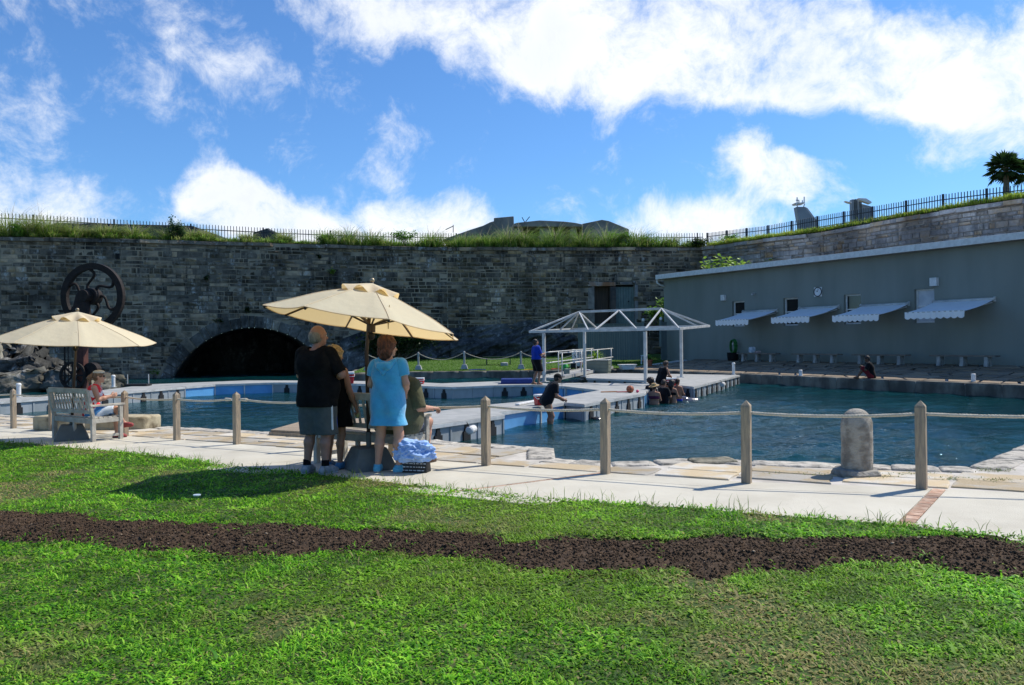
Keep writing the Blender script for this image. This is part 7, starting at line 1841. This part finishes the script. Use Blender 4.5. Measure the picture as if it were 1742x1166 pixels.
person('trainer in black short sleeved swimsuit and cap bending forward in the shallows', on(937, 721, ZW)+Vector((0, 0, -.26)), -1.3, 1.70, J, 'tan', arm_garment('swim_shirt', J, SW, .75, .014, .01, None, None, None) + [('swim_bottom', ['torso'], .016, [((0, -.04, .80), (.0, -.35, -.94))], SW, None, None)],
       ('bun', hairmat('dark_b', (.02, .014, .01), (.035, .025, .02)), SHORT, .002, 80), g=1.15, bust=1., h=.016, glasses=True, extra=cap_extra, curl=(1.1, 1.1))
def bather(lab, px, py, rz, hgt, tone, garm, hair, depth=.95, **kw):
    J = stand(elR=(.2, .1, 1.17), wrR=(.06, .3, 1.16), elL=(-.2, .1, 1.17), wrL=(-.06, .3, 1.14), palmR=(-1, 0, 0), palmL=(1, 0, 0))
    for k, v in kw.pop('joints', {}).items(): J[k] = V3(*v)
    p = on(px, py, ZW); return person(lab, (p.x, p.y, ZW-depth+.16), rz, hgt, J, tone, garm(J), hair, h=H2, group='bathers at the dock edge', **kw)
DKH = hairmat('dark_c', (.018, .012, .009), (.03, .02, .016)); BRH = hairmat('brown_c', (.05, .03, .018), (.03, .018, .012))
tank = lambda mat: (lambda J: [('top', ['torso'], .018, [neckline(J, -.03)], mat, None, None)])
tee = lambda mat: (lambda J: arm_garment('shirt', J, mat, .9, .02, .01, None, None, None))
bik = lambda mat: (lambda J: [('bikini_top', ['torso'], .014, [((0, 0, 1.33), (0, 0, 1)), ((0, 0, 1.22), (0, 0, -1))], mat, None, None)])
bather('bather with dark curly hair standing behind the straw hat', 1107, 684, -.8, 1.66, 'brown', tank(KS), ('curls', DKH, [((0, -.02, .05), (.135, .14, .13))], .016, 45), 1.0)
def straw(root, q, J, R):
    m = MB(); prof = [(.19, .055), (.188, .062), (.1, .075), (.095, .12), (.07, .155), (.0, .165)]
    o = m.lathe(prof, 22, (0, 0, 0)).build('straw_hat', M('straw', (.42, .29, .13), (.3, .2, .09), 30, .9, .3, 80), root, smooth=False); o.location = tuple(J['hd']); o.rotation_euler = (.2, -.1, 0)
bather('bather in straw hat sunk to the shoulders, nearest the dock corner', 1113, 688, -.6, 1.64, 'tan', bik(fab('plum', (.1, .02, .05))), ('back', DKH, SHORT, .002, 60), 1.12, extra=straw, nod=-.3)
bather('bather in dark T-shirt and visor in the middle of the group', 1129, 686, -1.0, 1.72, 'tan', tee(SW), ('crop', BRH, SHORT, .002, 60), 1.08, nod=-.35)
bather('long haired bather in bikini beside the dark T-shirt', 1143, 684.5, -.9, 1.62, 'tan', bik(KS), ('long', DKH, BOB+[((-.05, -.06, -.16), (.04, .05, .12)), ((.05, -.04, -.16), (.035, .05, .12))], .004, 60), 1.04, nod=-.25)
bather('shirtless bather at the right end of the group', 1152.5, 682, -.9, 1.62, 'tan', lambda J: [('trunks', ['torso'], .02, [((0, 0, .98), (0, 0, 1))], RB_, None, None)], ('crop', BRH, SHORT, .003, 60), 1.0, nod=-.2)
# woman kneeling on the dock with the cooler
J = stand(pel=(0, 0, .28), ch=(0, .09, .56), nk=(0, .17, .75), hd=(0, .25, .87), shL=(-.17, .15, .70), shR=(.17, .15, .70), elR=(.24, .22, .46), wrR=(.1, .4, .42), elL=(-.24, .22, .46), wrL=(-.08, .4, .42), hipL=(-.09, 0, .26), hipR=(.09, 0, .26), knL=(-.14, .3, .07), knR=(.14, .3, .07), anL=(-.12, -.1, .07), anR=(.12, -.1, .07), toL=(-.12, -.24, .04), toR=(.12, -.24, .04), palmR=(-1, 0, -.4), palmL=(1, 0, -.4))
p = on(1124, 661.5, ZD)
person('woman in black vest kneeling on the dock over the red cooler', p+Vector((0, 0, .02)), -1.1, 1.68, J, 'tan', [('vest', ['torso'], .018, [neckline(J, -.03)], KS, folds(.004, 25), None), ('leggings', ['thL', 'thR'], .014, [], KS, None, None)], ('back', BRH, SHORT+[((0, -.1, .0), (.04, .05, .05))], .003, 60), h=H2, bust=1., nod=-.5)
# man sitting on the far quay edge
J = seated(.02, .2, knL=(-.15, .34, .42), knR=(.15, .34, .42), anL=(-.12, .52, .07), anR=(.12, .52, .07), toL=(-.12, .66, .035), toR=(.12, .66, .035), elL=(-.24, .22, .36), elR=(.24, .22, .36), wrL=(-.07, .36, .47), wrR=(.07, .36, .47), palmR=(-1, 0, 0), palmL=(1, 0, 0))
p = on(1483, 645.5, ZQ); q = Vector((p.x, p.y, ZQ+.03))
person('dark haired man in black shirt and red shorts sitting on the far quay edge', q, 1.15, 1.78, J, 'brown', arm_garment('shirt', J, KS, .9, .025, .01, None, None, None) + [('shorts', ['thL', 'thR'], .03, [], fab('red_shorts', (.16, .015, .02)), None, [('c', (-.07, .03, .12), (.07, .03, .12), .13, .13, .05)])], ('crop', DKH, SHORT, .003, 60), h=H2, nod=-.35)
# ---- dolphins
def dolphin(lab, p, rz, pitch, L, tone):
    root = thing('dolphin', lab, 'dolphin', p, rz); root.rotation_euler = (pitch, 0, rz); r = .115*L
    pr = [('c', (0, .36*L, .0), (0, .1*L, 0), r*.8, r*1.05, .1), ('c', (0, .1*L, 0), (0, -.3*L, 0), r*1.05, r*.5, .1), ('c', (0, -.3*L, 0), (0, -.48*L, .01), r*.5, r*.22, .05), ('c', (0, .40*L, -.02), (0, .5*L, -.035), r*.32, r*.22, .05), ('e', (0, .36*L, .03), (r*.6, r*.7, r*.6), None, .05),
          ('c', (0, -.02*L, r*.9), (0, -.1*L, r*1.75), r*.3, r*.06, .03), ('c', (r*.7, .2*L, -r*.5), (r*1.7, .06*L, -r*.9), r*.25, r*.07, .03), ('c', (-r*.7, .2*L, -r*.5), (-r*1.7, .06*L, -r*.9), r*.25, r*.07, .03), ('c', (0, -.47*L, 0), (r*1.3, -.53*L, .02), r*.16, r*.05, .03), ('c', (0, -.47*L, 0), (-r*1.3, -.53*L, .02), r*.16, r*.05, .03)]
    v, f = grow(pr, .03); np_obj('body', v, f, M('wet_dolphin_skin', tone, tuple(x*.8 for x in tone), 3, .15, spec=.6, world=False), root, smooth=True)
    m = MB(); 
    for s in (-1, 1): m.ball((s*r*.55, .38*L, .0), .02, 8, 6)
    m.build('eyes', BLK, root)
    return root
p = on(1022, 714, ZW); dolphin('dark dolphin raising its beak behind the middle rope post', (p.x+.3, p.y+.05, ZW-.5), 1.25, .8, 1.6, (.03, .03, .035))
p = on(1162, 681, ZW); dolphin('dolphin lying at the surface beside the bathers', (p.x-.1, p.y+.1, ZW-.12), -1.2, .0, 1.9, (.07, .065, .08))
